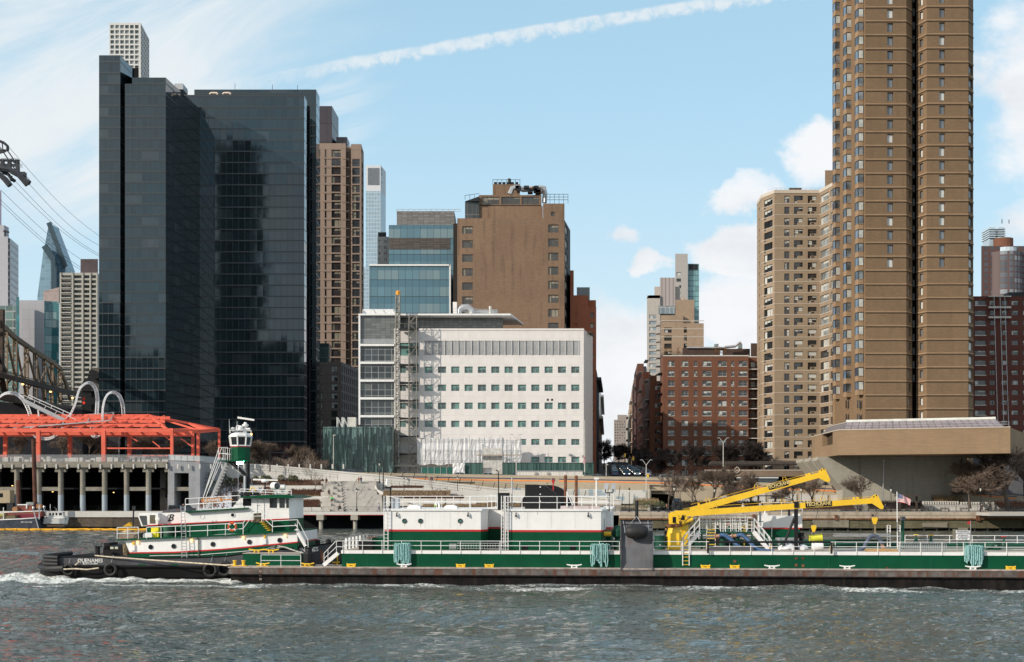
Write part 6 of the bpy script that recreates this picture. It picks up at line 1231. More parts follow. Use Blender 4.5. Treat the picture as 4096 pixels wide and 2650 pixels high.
 for px,py in((1587,2052),(1872,2052),(2064,2053),(2353,2053)):b=fb();q=P(px,py,1.75);b.cyl(q,q-Vector((0,0,.16)),.05,n=6);b.cyl(q-Vector((0,0,.16)),q-Vector((0,0,.34)),.085,.07,n=8);b.cyl(q,q+Vector((0,.2,.05)),.03,n=4);part('bulkhead_light',DSTEEL,b)
 for px in(1700,1800,2110,2205,2300):b=fb();q=P(px,2050,1.9);b.box(q.x-.01,q.x+.01,1.888,1.9,BZ(2117,q.x,1.9)+.05,q.z);part('weld_seam',M('seam_white',(.62,.61,.59),.5),b,hA if px<2000 else hB)
 for px,y0,y1 in((1618,2094,2108),(1682,2094,2110),(1841,2094,2106),(2064,2062,2080),(2353,2062,2076),(2150,2047,2060)):b=fb();q=P(px,y0,1.9);b.prism([(q.x-.04,1.89,q.z),(q.x+.04,1.89,q.z),(q.x+.01,1.89,BZ(y1,q.x,1.9)),(q.x-.01,1.89,BZ(y1,q.x,1.9))],(0,.008,0));part('rust_run',M('faint_rust',(.55,.47,.38),.7),b,hA if px<2000 else hB)
 for x0,x1,v,z,s_ in((1545,1950,2.1,zA,1.55),(1950,2018,6.3,zC,.35),(2018,2440,2.1,zB,1.4),(1545,2440,15.2,zA,2.6),(2425,2455,4.8,zD,.3)):rail(x0,x1,v,z,z+1.05,step=s_,mids=(.52,))
 for x0 in(1536,2006,2016):
  b=fb();v=1.7;u=BU(x0,v)
  for d in(0,.34):b.cyl((u+d,v,zk),(u+d,v,zA+1.1),.04,n=5)
  for k in range(14):b.cyl((u,v,zk+.3*k+.1),(u+.34,v,zk+.3*k+.1),.02,n=4)
  part('ladder',WHITE,b)
 for x0,w_ in((1632,52),(1779,52)):
  b=fb();u0,u1=BU(x0,4),BU(x0+w_,4);z=zA;pr=[(u0,z),(u0,z+.16),(u0+.22,z+.32),(u1-.3,z+.32),(u1-.05,z+.18),(u1,z)]
  b.prism([(u,3.6,z_)for u,z_ in pr],(0,1.0,0));part('roof_vent',WHITE,b)
 b=fb();q=P(1757,2035,4);b.tube([q,q+Vector((0,0,.35)),q+Vector((-.06,0,.5)),q+Vector((-.2,0,.55)),q+Vector((-.3,0,.45)),q+Vector((-.32,0,.3))],.09,8);part('gooseneck_vent',WHITE,b)
 b=fb();q=P(1548,1940,4);b.cyl(q-Vector((0,0,0)),q+Vector((0,0,.25)),.13,n=8);b.cyl(q+Vector((0,0,.25)),q+Vector((0,0,.5)),.10,.06,n=8);part('horn_light',WHITE,b)
 b=fb();b.cyl((BU(1562,4),4,zA),P(1562,1952,4),.06,n=6);b.box(BU(1540,4),BU(1566,4),3.7,4.3,BZ(1955,30,4),BZ(1952,30,4)+.1);part('post',BLACK,b)
 b=fb();b.box(BU(1568,4.5),BU(1596,4.5),4.2,5,zA,zA+.85);part('control_cabinet',M('pale_cabinet',(.42,.45,.48),.5),b)
 def hood(x0,x1,y0,v,dp,nm='machinery_hood',right=True):
  u0,u1=BU(x0,v),BU(x1,v);z1=BZ(y0,u0,v);z0=zB;r=(z1-z0);pts=[(u0,z0),(u0,z1)]
  c=max(u0+.2,u1-r);pts+=[(c+r*math.sin(a),z0+r*math.cos(a))for a in[k*math.pi/20 for k in range(11)]]
  b=fb();b.prism([(u,v,z)for u,z in pts],(0,dp,0));return part(nm,BLACK,b)
 h1=hood(2100,2241,1939,3.6,2.6);hood(2100,2290,1941,8,2.4)
 b=fb();u0=BU(2081,7.9);r=1.15;b.prism([(u0+r-r*math.sin(a),7.9,zB+.2+r*math.cos(a))for a in[k*math.pi/20 for k in range(11)]]+[(BU(2110,7.9),7.9,zB+.2),(BU(2110,7.9),7.9,zB+1.3)][::1],(0,2.2,0));part('machinery_hood',BLACK,b)
 for y_ in(1949,1978,2006):b=fb();q=P(2161,y_,3.58);b.box(q.x-.05,q.x+.05,3.54,3.6,q.z-.05,q.z+.05);part('latch',WHITE,b)
 for x_,y0 in((2262,1912),(2305,1914)):
  b=fb();v=6.5;q=P(x_,y0,v);b.cyl((q.x,v,zB),q,.13,n=8);b.lathe([(.10,0),(.17,.1),(.10,.3)],(q.x,v,q.z-.05),8);part('exhaust_stack',RUST,b)
 b=fb();q=P(2213,1925,6.5);b.cyl((q.x,6.5,zB),(q.x,6.5,q.z),.05,n=5);b.box(q.x-.1,q.x+.1,6.4,6.6,q.z-.2,q.z+.1);part('beacon',RED,b)
 b=fb();q=P(2386,1918,4);b.cyl((q.x,4,zB),q,.08,n=6);b.box(q.x-.2,q.x+.2,3.85,4.15,q.z-.02,q.z+.14);part('white_post',WHITE,b)
 b=fb();v=4.;q=P(2437,1972,v);b.cyl((q.x,v,zB-.2),q,.05,n=6);b.tube([q+Vector((-.32,0,.35)),q+Vector((-.32,0,.05)),q+Vector((-.25,0,0)),q+Vector((.25,0,0)),q+Vector((.32,0,.05)),q+Vector((.32,0,.35))],.045,5);fl=part('floodlight_stand',BLACK,b)
 for d in(-.42,.18):b=fb();b.prism([q+Vector((d-.05,-.15,.3)),q+Vector((d+.33,-.15,.32)),q+Vector((d+.40,-.05,.82)),q+Vector((d+.02,-.05,.8))],(0,.16,0));part('floodlight',LSTEEL,b,fl)
 b=fb();q=P(1993,1970,4);b.box(q.x-.02,BU(2037,4),3.6,4.6,zB-.1,BZ(1972,40,4));part('equipment_box',BLACK,b)
 b=fb();q=P(1994,1972,3.9);b.tube([q,P(1994,1890,3.9),P(1991,1884,3.9),P(1983,1882,3.9)],.05,6);part('curved_pole',BLACK,b)
 b=fb();q=P(2048,1912,4);b.cyl((q.x,4,zB),q,.06,n=6);part('vent_pipe',LSTEEL,b)
 b=fb();b.prism([(BU(2241,3),3,zB),(BU(2398,3),3,zB),(BU(2398,3),3,zB+.22),(BU(2243,3),3,zB+.26)],(0,2,0));part('roof_hatch',M('pink_grey_hatch',(.50,.42,.42),.7),b)
 b=fb();q=P(2268,2022,2.9);b.bar((q.x,2.9,zB+.2),P(2268,1967,2.9),.1);b.bar(P(2268,1970,2.9),P(2290,2022,2.9),.07);part('davit_bracket',WHITE,b)
 for x0,x1 in((2087,2110),(2280,2302)):b=fb();b.box(BU(x0,1.88),BU(x1,1.88),1.86,1.9,zk+.02,zk+.45);part('vent_opening',DARKV,b)
 b=fb();v=1.2;z0,z1=BZ(2199,30,v),BZ(2175,30,v);u0,u1=BU(1830,v),BU(2015,v);b.bar((u0,v,z0+.05),(u1,v,z0+.05),.05);b.bar((u0,v,z1),(u1,v,z1),.05)
 for k in range(18):u=u0+(u1-u0)*k/17;b.bar((u,v,z0),(u,v,z1),.035)
 part('stowed_ladder',LSTEEL,b)
 b=fb();b.box(BU(1797,1.2),BU(1825,1.2),1.1,1.4,zk+.1,zk+.6);part('locker',M('grey_locker',(.25,.28,.27),.6),b)
 b=fb();b.box(BU(1436,1.6),BU(1490,1.6),1.5,2.6,zk,zk+.78);part('black_locker',BLACK,b)
 b=fb();b.box(BU(1490,2.2),BU(1538,2.2),2.0,6,zk,zk+1.0);part('winch_house',GREEN,b)
 b=fb();q=P(1475,2153,2);b.torus(q,.2,.04,'z',12,4);b.torus(q+Vector((.45,0,.05)),.24,.04,'z',12,4);part('cable_reel',RUST,b)
 b=fb();v=3.2;q=P(2470,2150,v);b.lathe([(.3,-1.3),(.35,-.3),(.2,-.1),(.4,.1),(.42,.6),(.25,.95),(.1,1.0)],(q.x,v,q.z),12);b.cyl((q.x-.7,v,q.z+.35),(q.x,v,q.z+.2),.14,n=8);part('deck_pump',M('deck_green',(.012,.07,.045),.5),b)
 b=fb();q=P(2428,2134,2.8);b.cyl(q+Vector((-.35,0,0)),q+Vector((.35,0,0)),.24,n=12);part('pump_motor',YELLOW,b);b=fb();b.cyl(q+Vector((-.42,0,.16)),q+Vector((.42,0,.16)),.2,n=12);part('motor_casing',M('brown_motor',(.15,.09,.06),.6),b)
 b=fb();v0=.1;CH_=[];zz=[(2283,-.05),(2240,-.04),(2190,.1),(2150,.45),(2110,.75),(2086,.85)]
 for x0,x1,m in((2482,2610,0),):
  L=[P(x0,y_,.0)for y_,d in zz];RR=[P(x1,y_,.0)for y_,d in zz]
  for i in range(len(zz)-1):
   a,c,e,g=L[i].copy(),RR[i].copy(),RR[i+1].copy(),L[i+1].copy();a.y=c.y=zz[i][1];e.y=g.y=zz[i+1][1];b.face([a,c,e,g]);b.face([p_+Vector((0,.06,0))for p_ in(g,e,c,a)])
 part('fender_chute',M('chute_grey',(.135,.14,.155),.6,var=.12,streak=.35,dirt=(.12,.07,.05)),b);b=fb()
 for x_ in(2482,2609):
  for i in range(len(zz)-1):
   a,c=P(x_,zz[i][0],.0),P(x_,zz[i+1][0],.0);a.y,c.y=zz[i][1],zz[i+1][1];o=.32;b.prism([a,c,c+Vector((0,-o,.02)),a+Vector((0,-.04 if i==0 else-o,0))],(.06,0,0))
 part('chute_flange',STEEL,b);b=fb();a,c=P(2482,2084,.85),P(2610,2084,.85);b.bar(a,c,.1);b.bar(P(2487,2099,.4),P(2605,2099,.4),.07);part('chute_bar',BLACK,b)
 b=fb();b.cyl((BU(2547,1.3),1.3,zk),P(2547,2003,1.3),.14,n=8);part('mooring_post',BLACK,b)
 for px in(1405,1843,1957,2822,2939,4043):
  b=fb();v=.45;u=BU(px,v);z=ZD+.02;b.box(u-.36,u+.36,v-.14,v+.14,z,z+.09)
  for s in(-.22,.22):b.cyl((u+s,v,z+.09),(u+s,v,z+.24),.08,n=8)
  b.cyl((u-.36,v,z+.2),(u+.36,v,z+.2),.07,n=6)
  for s in(-.36,.36):b.cyl((u+s*.9,v,z+.09),(u+s,v,z+.30),.05,n=6)
  part('deck_fairlead',YELLOW,b)
 for px in(1616,2297,3088,3389,3892):
  b=fb();v=.4;u=BU(px,v);z=ZD+.02
  for s in(-.2,.2):b.cyl((u+s,v,z),(u+s*.8,v,z+.2),.07,.06,n=8)
  b.cyl((u-.28,v,z+.01),(u+.28,v,z+.01),.05,n=6);b.tube([(u-.62,v,z+.27),(u-.3,v,z+.2),(u,v,z+.19),(u+.3,v,z+.2),(u+.62,v,z+.27)],[.045,.065,.065,.065,.045],7);part('cleat',WHITE,b)
 for px,y_,r in((2738,2245,.11),(2815,2221,.05),(3185,2234,.11),(3212,2234,.11),(3185,2262,.13),(3212,2264,.13),(2939,2246,.13),(1409,2237,.05),(1846,2240,.04),(1960,2240,.04),(3548,2273,.1)):
  if px==2738:continue
  b=fb();q=P(px,y_,.88);b.cyl(q+Vector((0,.03,0)),q-Vector((0,.02,0)),r,n=8);part('rust_spot',RUST,b)
 for px in np.arange(1470,4080,205):b=fb();u=BU(px,.88);b.box(u-.012,u+.012,.88,.9,ZD+.02,zt-.003);part('weld_seam',M('seam_green',(.02,.12,.065),.5),b)
 v=2.2;b=fb();z1=BZ(2216,3,v);b.box(BU(972,v),BU(1202,v),v,4.1,ZD+.02,z1);gh=part('wing_house',GREEN,b);b=fb();b.box(BU(970,v),BU(1204,v),v-.05,4.15,z1,z1+.05);part('wing_house_top',DECKM,b)
 for x0 in(1000,1058):b=fb();u=BU(x0,2.8);z=z1+.05;b.tube([(u-.1,2.8,z+.30),(u+.4,2.8,z+.22),(u+.8,2.8,z+.22),(u+1.25,2.8,z+.3)],.06,6);b.cyl((u+.4,2.8,z),(u+.4,2.8,z+.22),.07,n=6);b.cyl((u+.75,2.8,z),(u+.75,2.8,z+.22),.07,n=6);part('cleat',YELLOW,b)
 rail(1044,1203,.35,ZD+.02,ZD+1.0,step=1.7)
 for px in(939,974):b=fb();q=(BU(px,1.2),1.2,ZD+.02);b.lathe([(.16,0),(.13,.12),(.13,.36),(.19,.42),(.17,.48)],q,10);part('bollard',YELLOW,b)
 b=fb();b.box(BU(925,1.2),BU(990,1.2),.9,1.5,ZD+.02,ZD+.06);part('bollard_base',YELLOW,b)
 for px in(1050,1228):b=fb();u=BU(px,.9);z=ZD+.02;b.tube([(u-.55,.9,z+.28),(u-.2,.9,z+.2),(u+.25,.9,z+.2),(u+.6,.9,z+.28)],.06,6);b.cyl((u-.15,.9,z),(u-.15,.9,z+.2),.08,n=6);b.cyl((u+.2,.9,z),(u+.2,.9,z+.2),.08,n=6);b.box(u-.5,u+.55,.75,1.05,z,z+.05);part('cleat',YELLOW,b)
 b=fb();b.lathe([(.55,0),(.58,.1),(.5,.2),(.5,1.05),(.46,1.15),(.3,1.2),(.26,1.45),(.34,1.5),(.34,1.56)],(BU(1236,1.9),1.9,ZD+.02),16);part('capstan',BLACK,b)
 b=fb();q=P(1286,2225,3);b.torus(q,.48,.03,'x',18,5);b.torus(q,.36,.02,'x',16,4)
 for k in range(6):a=k*math.pi/3;b.cyl(q,q+Vector((0,math.cos(a)*.48,math.sin(a)*.48)),.015,n=3)
 part('handwheel',RUST,b)
 b=fb();v=1.3;b.bar(P(1294,2262,v),P(1352,2213,v),.07,.32);b.bar(P(1294,2262,v+.8),P(1352,2213,v+.8),.07,.32)
 for k in range(6):q=P(1294,2262,v).lerp(P(1352,2213,v),(k+.5)/6);b.box(q.x-.14,q.x+.14,v,v+.8,q.z-.02,q.z+.02)
 st=part('stair',WHITE,b);b=fb()
 for vv in(v,v+.8):
  b.tube([P(1296,2262,vv),P(1296,2214,vv),P(1344,2165,vv),P(1378,2165,vv),P(1378,2210,vv)],.03,5);b.cyl(P(1296,2236,vv),P(1346,2188,vv),.025,n=4);b.cyl(P(1346,2188,vv),P(1378,2188,vv),.025,n=4);b.cyl(P(1312,2246,vv),P(1312,2198,vv),.025,n=4);b.cyl(P(1346,2218,vv),P(1346,2166,vv),.025,n=4)
 part('handrail',WHITE,b,st)
 for k in range(7):b=fb();q=P(1384+k*14,2205-k*1.2,1.6+k*1.8);b.box(q.x-.08,q.x+.08,q.y-.05,q.y+.05,zk,zk+.98-.0);part('stanchion',WHITE,b)
 b=fb();b.cyl(P(1382,2163,1.6),P(1540,2150,14),.03,n=5);b.cyl(P(1382,2184,1.6),P(1540,2172,14),.03,n=5);part('railing',WHITE,b)
 for a,y0,y1 in((1350,2210,2262),(1341,2258,2263)):b=fb();b.cyl(P(a,y0,2.4),P(a,y1,2.4),.05,n=5);b.cyl(P(a-12,y1-12,2.4),P(a+8,y1-12,2.4),.06,n=5);part('yellow_pipe',YELLOW,b)
 v0,v1=5,10;zp=BZ(2129,50,v0);uL,uR=BU(2799,v0),BU(3017,v0);DG=M('deck_green',(.012,.07,.045),.5)
 b=fb();b.box(uL,uR,v0,v1,zp-.14,zp)
 for u in(uL+.1,uR-.25):
  for vv in(v0+.05,v1-.2):b.box(u,u+.15,vv,vv+.15,zk,zp-.14)
 pf=part('platform',DG,b);b=fb()
 for vv in(v0,v1):
  for f in(.25,.5,.75,1.):b.cyl((uL,vv,zp+1.15*f),(uR,vv,zp+1.15*f),.028,n=5)
  for k in range(8):u=uL+(uR-uL)*k/7;b.cyl((u,vv,zp),(u,vv,zp+1.15),.035,n=5)
  for k in(1,3,5):u=uL+(uR-uL)*(k+.3)/7;b.tube([(u,vv-.1,zp),(u,vv-.1,zp+1.35),(u+.9,vv-.1,zp+1.35),(u+.9,vv-.1,zp)],.03,5)
 for u in(uL,uR):b.cyl((u,v0,zp+1.15),(u,v1,zp+1.15),.03,n=5)
 part('platform_railing',WHITE,b)
 for sgn,xt,xb in((-1,2799,2735),(1,3017,3078)):
  vv=v0-.8;b=fb();A,B_=P(xt,2129,vv),P(xb,2203,vv)
  for d in(0,.8):b.bar(A+Vector((0,d,0)),B_+Vector((0,d,0)),.06,.3)
  for k in range(8):q=A.lerp(B_,(k+.5)/8);b.box(q.x-.13,q.x+.13,vv,vv+.8,q.z-.02,q.z+.02)
  s_=part('stair',LSTEEL if sgn<0 else WHITE,b);b=fb();up=Vector((0,0,1.15))
  for d in(0,.8):
   o=Vector((0,d,0));b.tube([A+o+up,B_+o+up,B_+o+Vector((-.15*sgn*-1,0,.9)),B_+o],.03,5);b.cyl(A+o+up*.55,B_+o+up*.55,.025,n=5)
   for k in range(4):q=A.lerp(B_,k/3)+o;b.cyl(q,q+up,.028,n=5)
  part('handrail',WHITE,b,s_)
 b=fb();u=BU(2826,v0-.3)
 for d in(0,.75):b.cyl((u+d,v0-.3,zk),(u+d,v0-.3,zp+1.1),.03,n=5)
 part('ladder_rail',WHITE,b);b=fb()
 for k in range(7):b.box(u,u+.75,v0-.36,v0-.24,zk+.25*k+.15,zk+.25*k+.2)
 part('ladder_rung',YELLOW,b)
 b=fb();u0,u1=BU(2731,.8),BU(2757,.8);zl0=BZ(2265,45,.8)
 for u in(u0,u1):b.cyl((u,.8,zl0),(u,.8,zr+.05),.04,n=6)
 ld=part('ladder',WHITE,b);b=fb()
 for k in range(6):z=zl0+.08+.31*k;b.cyl((u0,.8,z),(u1,.8,z),.025,n=5)
 part('ladder_rung',YELLOW,b,ld)
 b=fb();b.tube([P(2832,2214,.6),P(2832,2174,.6),P(2838,2169,.6),P(3318,2169,.6),P(3326,2174,.6),P(3326,2216,.6)],.085,8);part('black_pipe_rail',BLACK,b)
 for x0,x1,y_,v,r,m in((2612,4200,2178,9,.17,DG),(2612,4200,2193,8,.15,DG),(2640,3560,2163,11,.14,DG),(3320,4200,2205,4,.12,DG),(2640,3100,2205,4,.13,DG)):b=fb();a=P(x0,y_,v);b.cyl(a,(BU(x1,v),v,a.z),r,n=10);part('cargo_pipe',m,b)
 for x0,y_,v,r,h in((2640,2203,4,.45,1.2),(2700,2203,7,.3,.9),(2890,2203,4.6,.3,1.3),(2945,2203,4.6,.3,1.5),(3970,2203,6,.72,.72),(3360,2160,12,.3,.4)):
  b=fb();q=P(x0,y_,v);b.lathe([(r,0),(r,h*.9),(r*1.1,h*.92),(r*1.1,h)],(q.x,v,zk),16);part('tank_hatch',DG,b)
 ftext('3 5',.14,WHITE,t,2640,2181,3.5,name='hatch_number');ftext('2 5',.14,WHITE,t,2737,2181,3.5,name='hatch_number');ftext('3 3',.14,WHITE,t,3983,2184,5.2,name='hatch_number')
 for x0,y_,v,m in((2872,2101,6,RED),(2917,2098,7.5,RED),(2977,2104,6,YELLOW),(2977,2112,7,YELLOW),(2627,2144,8,RED),(3664,2140,9,YELLOW),(3724,2142,9,YELLOW),(3865,2154,5,YELLOW),(4015,2148,9,RED)):
  b=fb();q=P(x0,y_,v);b.torus(q,.22,.03,'z',14,5);b.cyl(q+Vector((-.22,0,0)),q+Vector((.22,0,0)),.02,n=4);b.cyl(q,(q.x,v,zk),.04,n=6);w_=part('valve_wheel',m,b)
  b=fb();b.lathe([(.12,-.9),(.26,-.75),(.2,-.5),(.1,-.35),(.05,0)],q,10);part('valve_body',m if m is YELLOW and x0==2977 else DG,b,w_)
 b=fb();v=2.2;b.prism(PP([(2826,2205),(2842,2190),(3015,2190),(3015,2205)],v),(0,1.2,0));part('grey_trough',STEEL,b)
 v=12;b=fb();u0,u1=BU(3052,v),BU(3209,v);z0,z1=BZ(2118,60,v),BZ(2066,60,v);b.box(u0,u1,v,16,z0+.13,z1);fh=part('deckhouse',WHITE,b);b=fb();b.box(u0,u1,v,16,zk,z0);part('skirt',GREEN,b,fh);b=fb();b.box(u0-.02,u1+.02,v-.02,16.02,z0,z0+.13);part('stripe',RED,b,fh)
 rail(3045,3209,v,z1,z1+1.2,step=1.6,nm='railing');b=fb();b.box(BU(3052,v),BU(3070,v),v,v+.5,z1,z1+.25);b.cyl((BU(3061,v),v+.2,z1+.25),(BU(3061,v),v+.2,z1+.6),.08,.05,n=6);part('lamp_box',WHITE,b)
 b=fb();b.cyl((BU(3163,v),v+1,z1),(BU(3163,v),v+1,z1+1.4),.11,n=8);part('exhaust_stack',BLACK,b)
 b=fb();b.box(BU(3175,v),BU(3203,v),v+.3,v+.9,z1+.02,z1+.22);part('roof_tray',WHITE,b)
 b=fb();b.cyl(P(3087,2073,v-.05),P(3087,2150,v-.05),.03,n=5);part('drain_pipe',WHITE,b);b=fb();b.cyl((BU(3041,11),11,zk),P(3041,2013,11),.10,n=8);part('pipe_mast',LSTEEL,b)
 b=fb()
 for c in(2137,2087,2110):b.box(BU(3034,11),BU(3054,11),10.9,11.1,BZ(c+3,60,11),BZ(c,60,11))
 part('mast_bracket',DG,b)
 for y0,y1,x0,x1,v in((2143,2146,3335,3625,10),(2136,2139,3340,3560,12)):b=fb();a=P(x0,y0,v);b.box(a.x,BU(x1,v),v,v+.7,a.z-.08,a.z);part('gangway',LSTEEL,b)
 b=fb();v=1.3;u0,u1=BU(3600,v),BU(3786,v)
 for f in(0,.25,.5,.75,1):z=zk+.05+.62*f;b.bar((u0,v,z),(u1,v,z),.035)
 for k in range(22):u=u0+(u1-u0)*k/21;b.bar((u,v,zk+.05),(u,v,zk+.67),.035)
 part('stowed_gangway',LSTEEL,b)
 for x0 in(3555,3595):b=fb();v=8;u=BU(x0,v);[b.cyl((u+d,v,zk),(u+d,v,BZ(2103,70,v)),.04,n=5)for d in(-.12,.12)];[b.cyl((u-.12,v,zk+.25*k),(u+.12,v,zk+.25*k),.02,n=4)for k in range(1,9)];part('ladder',WHITE,b)
 b=fb();q=P(3611,2076,7);b.cyl((q.x,7,zk),q,.13,n=8);part('green_post',DG,b);b=fb();b.box(q.x-.2,q.x+.18,6.8,7.2,q.z-.15,q.z+.2);part('light_box',STEEL,b)
 b=fb();b.cyl((BU(3590,7),7,zk),P(3588,1968,7),.04,n=6);part('flagstaff',WHITE,b)
 b=fb();v=3;b.cyl((BU(3883,v),v,zk),P(3882,2085,v),.03,n=5);part('pennant_staff',LSTEEL,b)
 return t,dict(zk=zk,zr=zr,ZD=ZD)
BARGE,BZS=build_barge()
def barge_things():
 zk,zr,ZD=BZS['zk'],BZS['zr'],BZS['ZD']
 for i,(x0,x1,y0,y1,lab)in enumerate(((1578,1640,2178,2268,'thick teal rope coil hung on the barge rail below the left deckhouse'),(2364,2438,2181,2272,'loosely looped teal rope on the rail left of the grey fender chute'),(3860,3932,2187,2270,'teal rope coil hung on the rail below the warning sign'))):
  t=vthing('mooring_rope',lab,'rope',BU((x0+x1)/2,.7),.7,zr);r_=random.Random(i+3);b=fb();n=13 if i!=1 else 10
  for k in range(n):
   a=x0+(x1-x0)*(k+.5)/n;wd=r_.uniform(4,9)if i!=1 else r_.uniform(5,13);lo=y1-r_.uniform(0,30)if i!=1 else y1-r_.uniform(0,55);hi=y0+r_.uniform(-3,3);v=.66-.06*(k%3)
   pts=[(a-wd*.4,hi),(a-wd*.55,hi+(lo-hi)*.3),(a-wd*.6,hi+(lo-hi)*.7),(a-wd*.35,lo-3),(a,lo),(a+wd*.35,lo-3),(a+wd*.6,hi+(lo-hi)*.7),(a+wd*.5,hi+(lo-hi)*.3),(a+wd*.4,hi),(a,hi-3)]
   b.tube([P(c+r_.uniform(-1,1),d,v)for c,d in pts],.052,6,closed=True)
  b.build('rope_loop',[ROPE],t,w=True,smooth=True)
  b=fb();q=[P(x0+(x1-x0)*k/8,y0-2+r_.uniform(-2,2),.62)for k in range(9)];b.tube(q,.05,6);b.build('rope_turn',[ROPE],t,w=True)
 t=vthing('rubber_fender','fat black rubber fender hanging on chains over the grey chute','fender',BU(2547,.0),-.1,BZ(2126,30,0));q=P(2547,2128,.0);b=fb();b.lathe([(.12,-.95),(.3,-.9),(.48,-.7),(.56,-.4),(.58,0),(.56,.4),(.48,.7),(.3,.9),(.12,.95)],q+Vector((0,-.15,0)),20,axis='x');b.build('body',[RUBBER],t,w=True,smooth=True)
 for a,c,e,g in((2500,2126,2493,2085),(2594,2124,2592,2084)):b=fb();b.cyl(P(a,c,-.1),P(e,g,.8),.03,n=5);b.cyl(P(a,c,-.1)+Vector((.15 if a<2540 else-.15,-.05,0)),P(a,c,-.1)-Vector((0,0,.1)),.07,n=6);b.build('chain',[LSTEEL],t,w=True)
 b=fb();b.cyl(P(2547,2066,1.2),P(2520,2096,.5),.025,n=4);b.cyl(P(2547,2066,1.2),P(2564,2094,.5),.025,n=4);b.build('sling',[LSTEEL],t,w=True)
 def crane(lab,xp,v,ptop,boom,tipq,plate,cyl_,zb):
  t=vthing('deck_crane',lab,'crane',BU(xp,v),v,zk,'deck cranes');u=BU(xp,v);z1=BZ(ptop,u,v)
  b=fb();b.lathe([(.60,0),(.60,.25),(.64,1.1),(.50,z1-zk-.12),(.50,z1-zk)],(u,v,zk),20);b.box(u-.4,u+.4,v-.62,v-.3,zk+.1,zk+1.4);b.build('pedestal',[YELLOW],t,w=True,smooth=True)
  b=fb();b.lathe([(.70,0),(.72,.08),(.66,.2),(.5,.24)],(u,v,z1),20);b.build('slew_ring',[RUST],t,w=True)
  b=fb();zt=z1+.24;b.prism([(u-.42,v-.4,zt),(u+.42,v-.4,zt),(u+.30,v-.4,zt+.75),(u-.15,v-.4,zt+1.05),(u-.46,v-.4,zt+.85)],(0,.16,0));b.prism([(u-.42,v+.25,zt),(u+.42,v+.25,zt),(u+.30,v+.25,zt+.75),(u-.15,v+.25,zt+1.05),(u-.46,v+.25,zt+.85)],(0,.16,0));b.box(u-.35,u+.35,v-.24,v+.25,zt,zt+.3);b.build('turret',[YELLOW],t,w=True)
  b=fb();b.box(u-.14,u+.14,v-.42,v-.39,zt+.1,zt+.6);b.build('turret_opening',[DARKV],t,w=True)
  (ax,at_,ab),(bx,bt,bb)=boom;A0,A1,B0,B1=P(ax,ab,v-.22),P(ax,at_,v-.22),P(bx,bb,v-.22),P(bx,bt,v-.22)
  b=fb();b.prism([A0,B0,B1,A1],(0,.44,0));H=Vector((u-.1,v-.22,zt+.85));b.prism([A0,A1,Vector((u+.1,v-.22,zt+1.12)),Vector((u-.3,v-.22,zt+.82)),Vector((u,v-.22,zt+.6))],(0,.44,0));bo=b.build('boom',[YELLOW],t,w=True)
  b=fb();[b.prism(PP(tipq,v-.34+o),(0,.08,0))for o in(0,.6)];b.build('boom_head',[YELLOW],bo,w=True);b=fb()
  for f in(.30,.7):q=P(tipq[1][0]*(1-f)+tipq[3][0]*f,tipq[1][1]*(1-f)+tipq[3][1]*f,v);b.cyl(q-Vector((0,.36,0)),q+Vector((0,.36,0)),.06,n=8)
  b.build('sheave',[DSTEEL],bo,w=True)
  (px0,py0,px1,py1)=plate;c=P((px0+px1)/2,(py0+py1)/2,v-.24);L=(P(px1,py1,v)-P(px0,py0,v));ang=math.atan2(L.z,L.x);W2=L.length/2;d=Vector((math.cos(ang),0,math.sin(ang)));n_=Vector((-math.sin(ang),0,math.cos(ang)))
  b=fb();hh=.215;pts=[c+d*x*W2+n_*y*hh for x,y in((-1,-.8),(-.97,-1),(.97,-1),(1,-.8),(1,.8),(.97,1),(-.97,1),(-1,.8))];b.prism(pts,(0,.03,0));pl=b.build('nameplate',[BLACK],bo,w=True)
  LT=M('gold_letters',(.72,.56,.22),.5);q=WM(t).inverted()@(BFM@(c+n_*.04+Vector((0,-.012,0))));text('TECHCRANE',.43,LT,pl,q,(math.pi/2,-ang,0),xs=.82,bold=.02)
  q2=WM(t).inverted()@(BFM@(c-n_*.16+Vector((0,-.012,0))));text('OFFSHORE CRANES',.08,LT,pl,q2,(math.pi/2,-ang,0))
  b=fb();x0,y0,x1,y1=cyl_;a,e=P(x0,y0,v),P(x1,y1,v);m_=a.lerp(e,.66);b.cyl(a,m_,.17,n=12);b.build('ram_barrel',[YELLOW],t,w=True,smooth=True);b=fb();b.cyl(m_,e,.08,n=10);b.build('ram_rod',[LSTEEL],t,w=True,smooth=True)
  b=fb();r_=random.Random(int(xp));
  for k in range(7):b.tube([Vector((u+.2+.1*k,v-.3,zt+.5)),Vector((u+.5+.08*k,v-.42,zt+.2+.09*k)),Vector((u+.7,v-.3,zt+.75))],.025,5)
  b.tube([Vector((u-.3,v-.3,zt+.9)),Vector((u-.65,v-.35,zt+1.2)),Vector((u-.5,v-.3,zt+1.55)),Vector((u-.1,v-.3,zt+1.5)),Vector((u-.2,v-.3,zt+1.1)),Vector((u-.6,v-.3,zt+1.0))],.025,5);b.build('hydraulic_hose',[BLACK],t,w=True)
  b=fb();a,e=P(ax,at_,v),P(bx,bt,v)
  for f in(.06,.92,.9):q=a.lerp(e,f);b.box(q.x-.08,q.x+.08,v-.1,v+.1,q.z-.02,q.z+.18)
  for f in(.12,.5,.72):q=a.lerp(e,f);b.tube([q,q+Vector((-.06,0,.42)),q+Vector((.2,0,.44)),q+Vector((.3,0,.06))],.025,4)
  b.cyl(a+Vector((0,0,.25)),e+Vector((0,0,.12)),.015,n=4);b.build('boom_bracket',[YELLOW],bo,w=True)
  return t
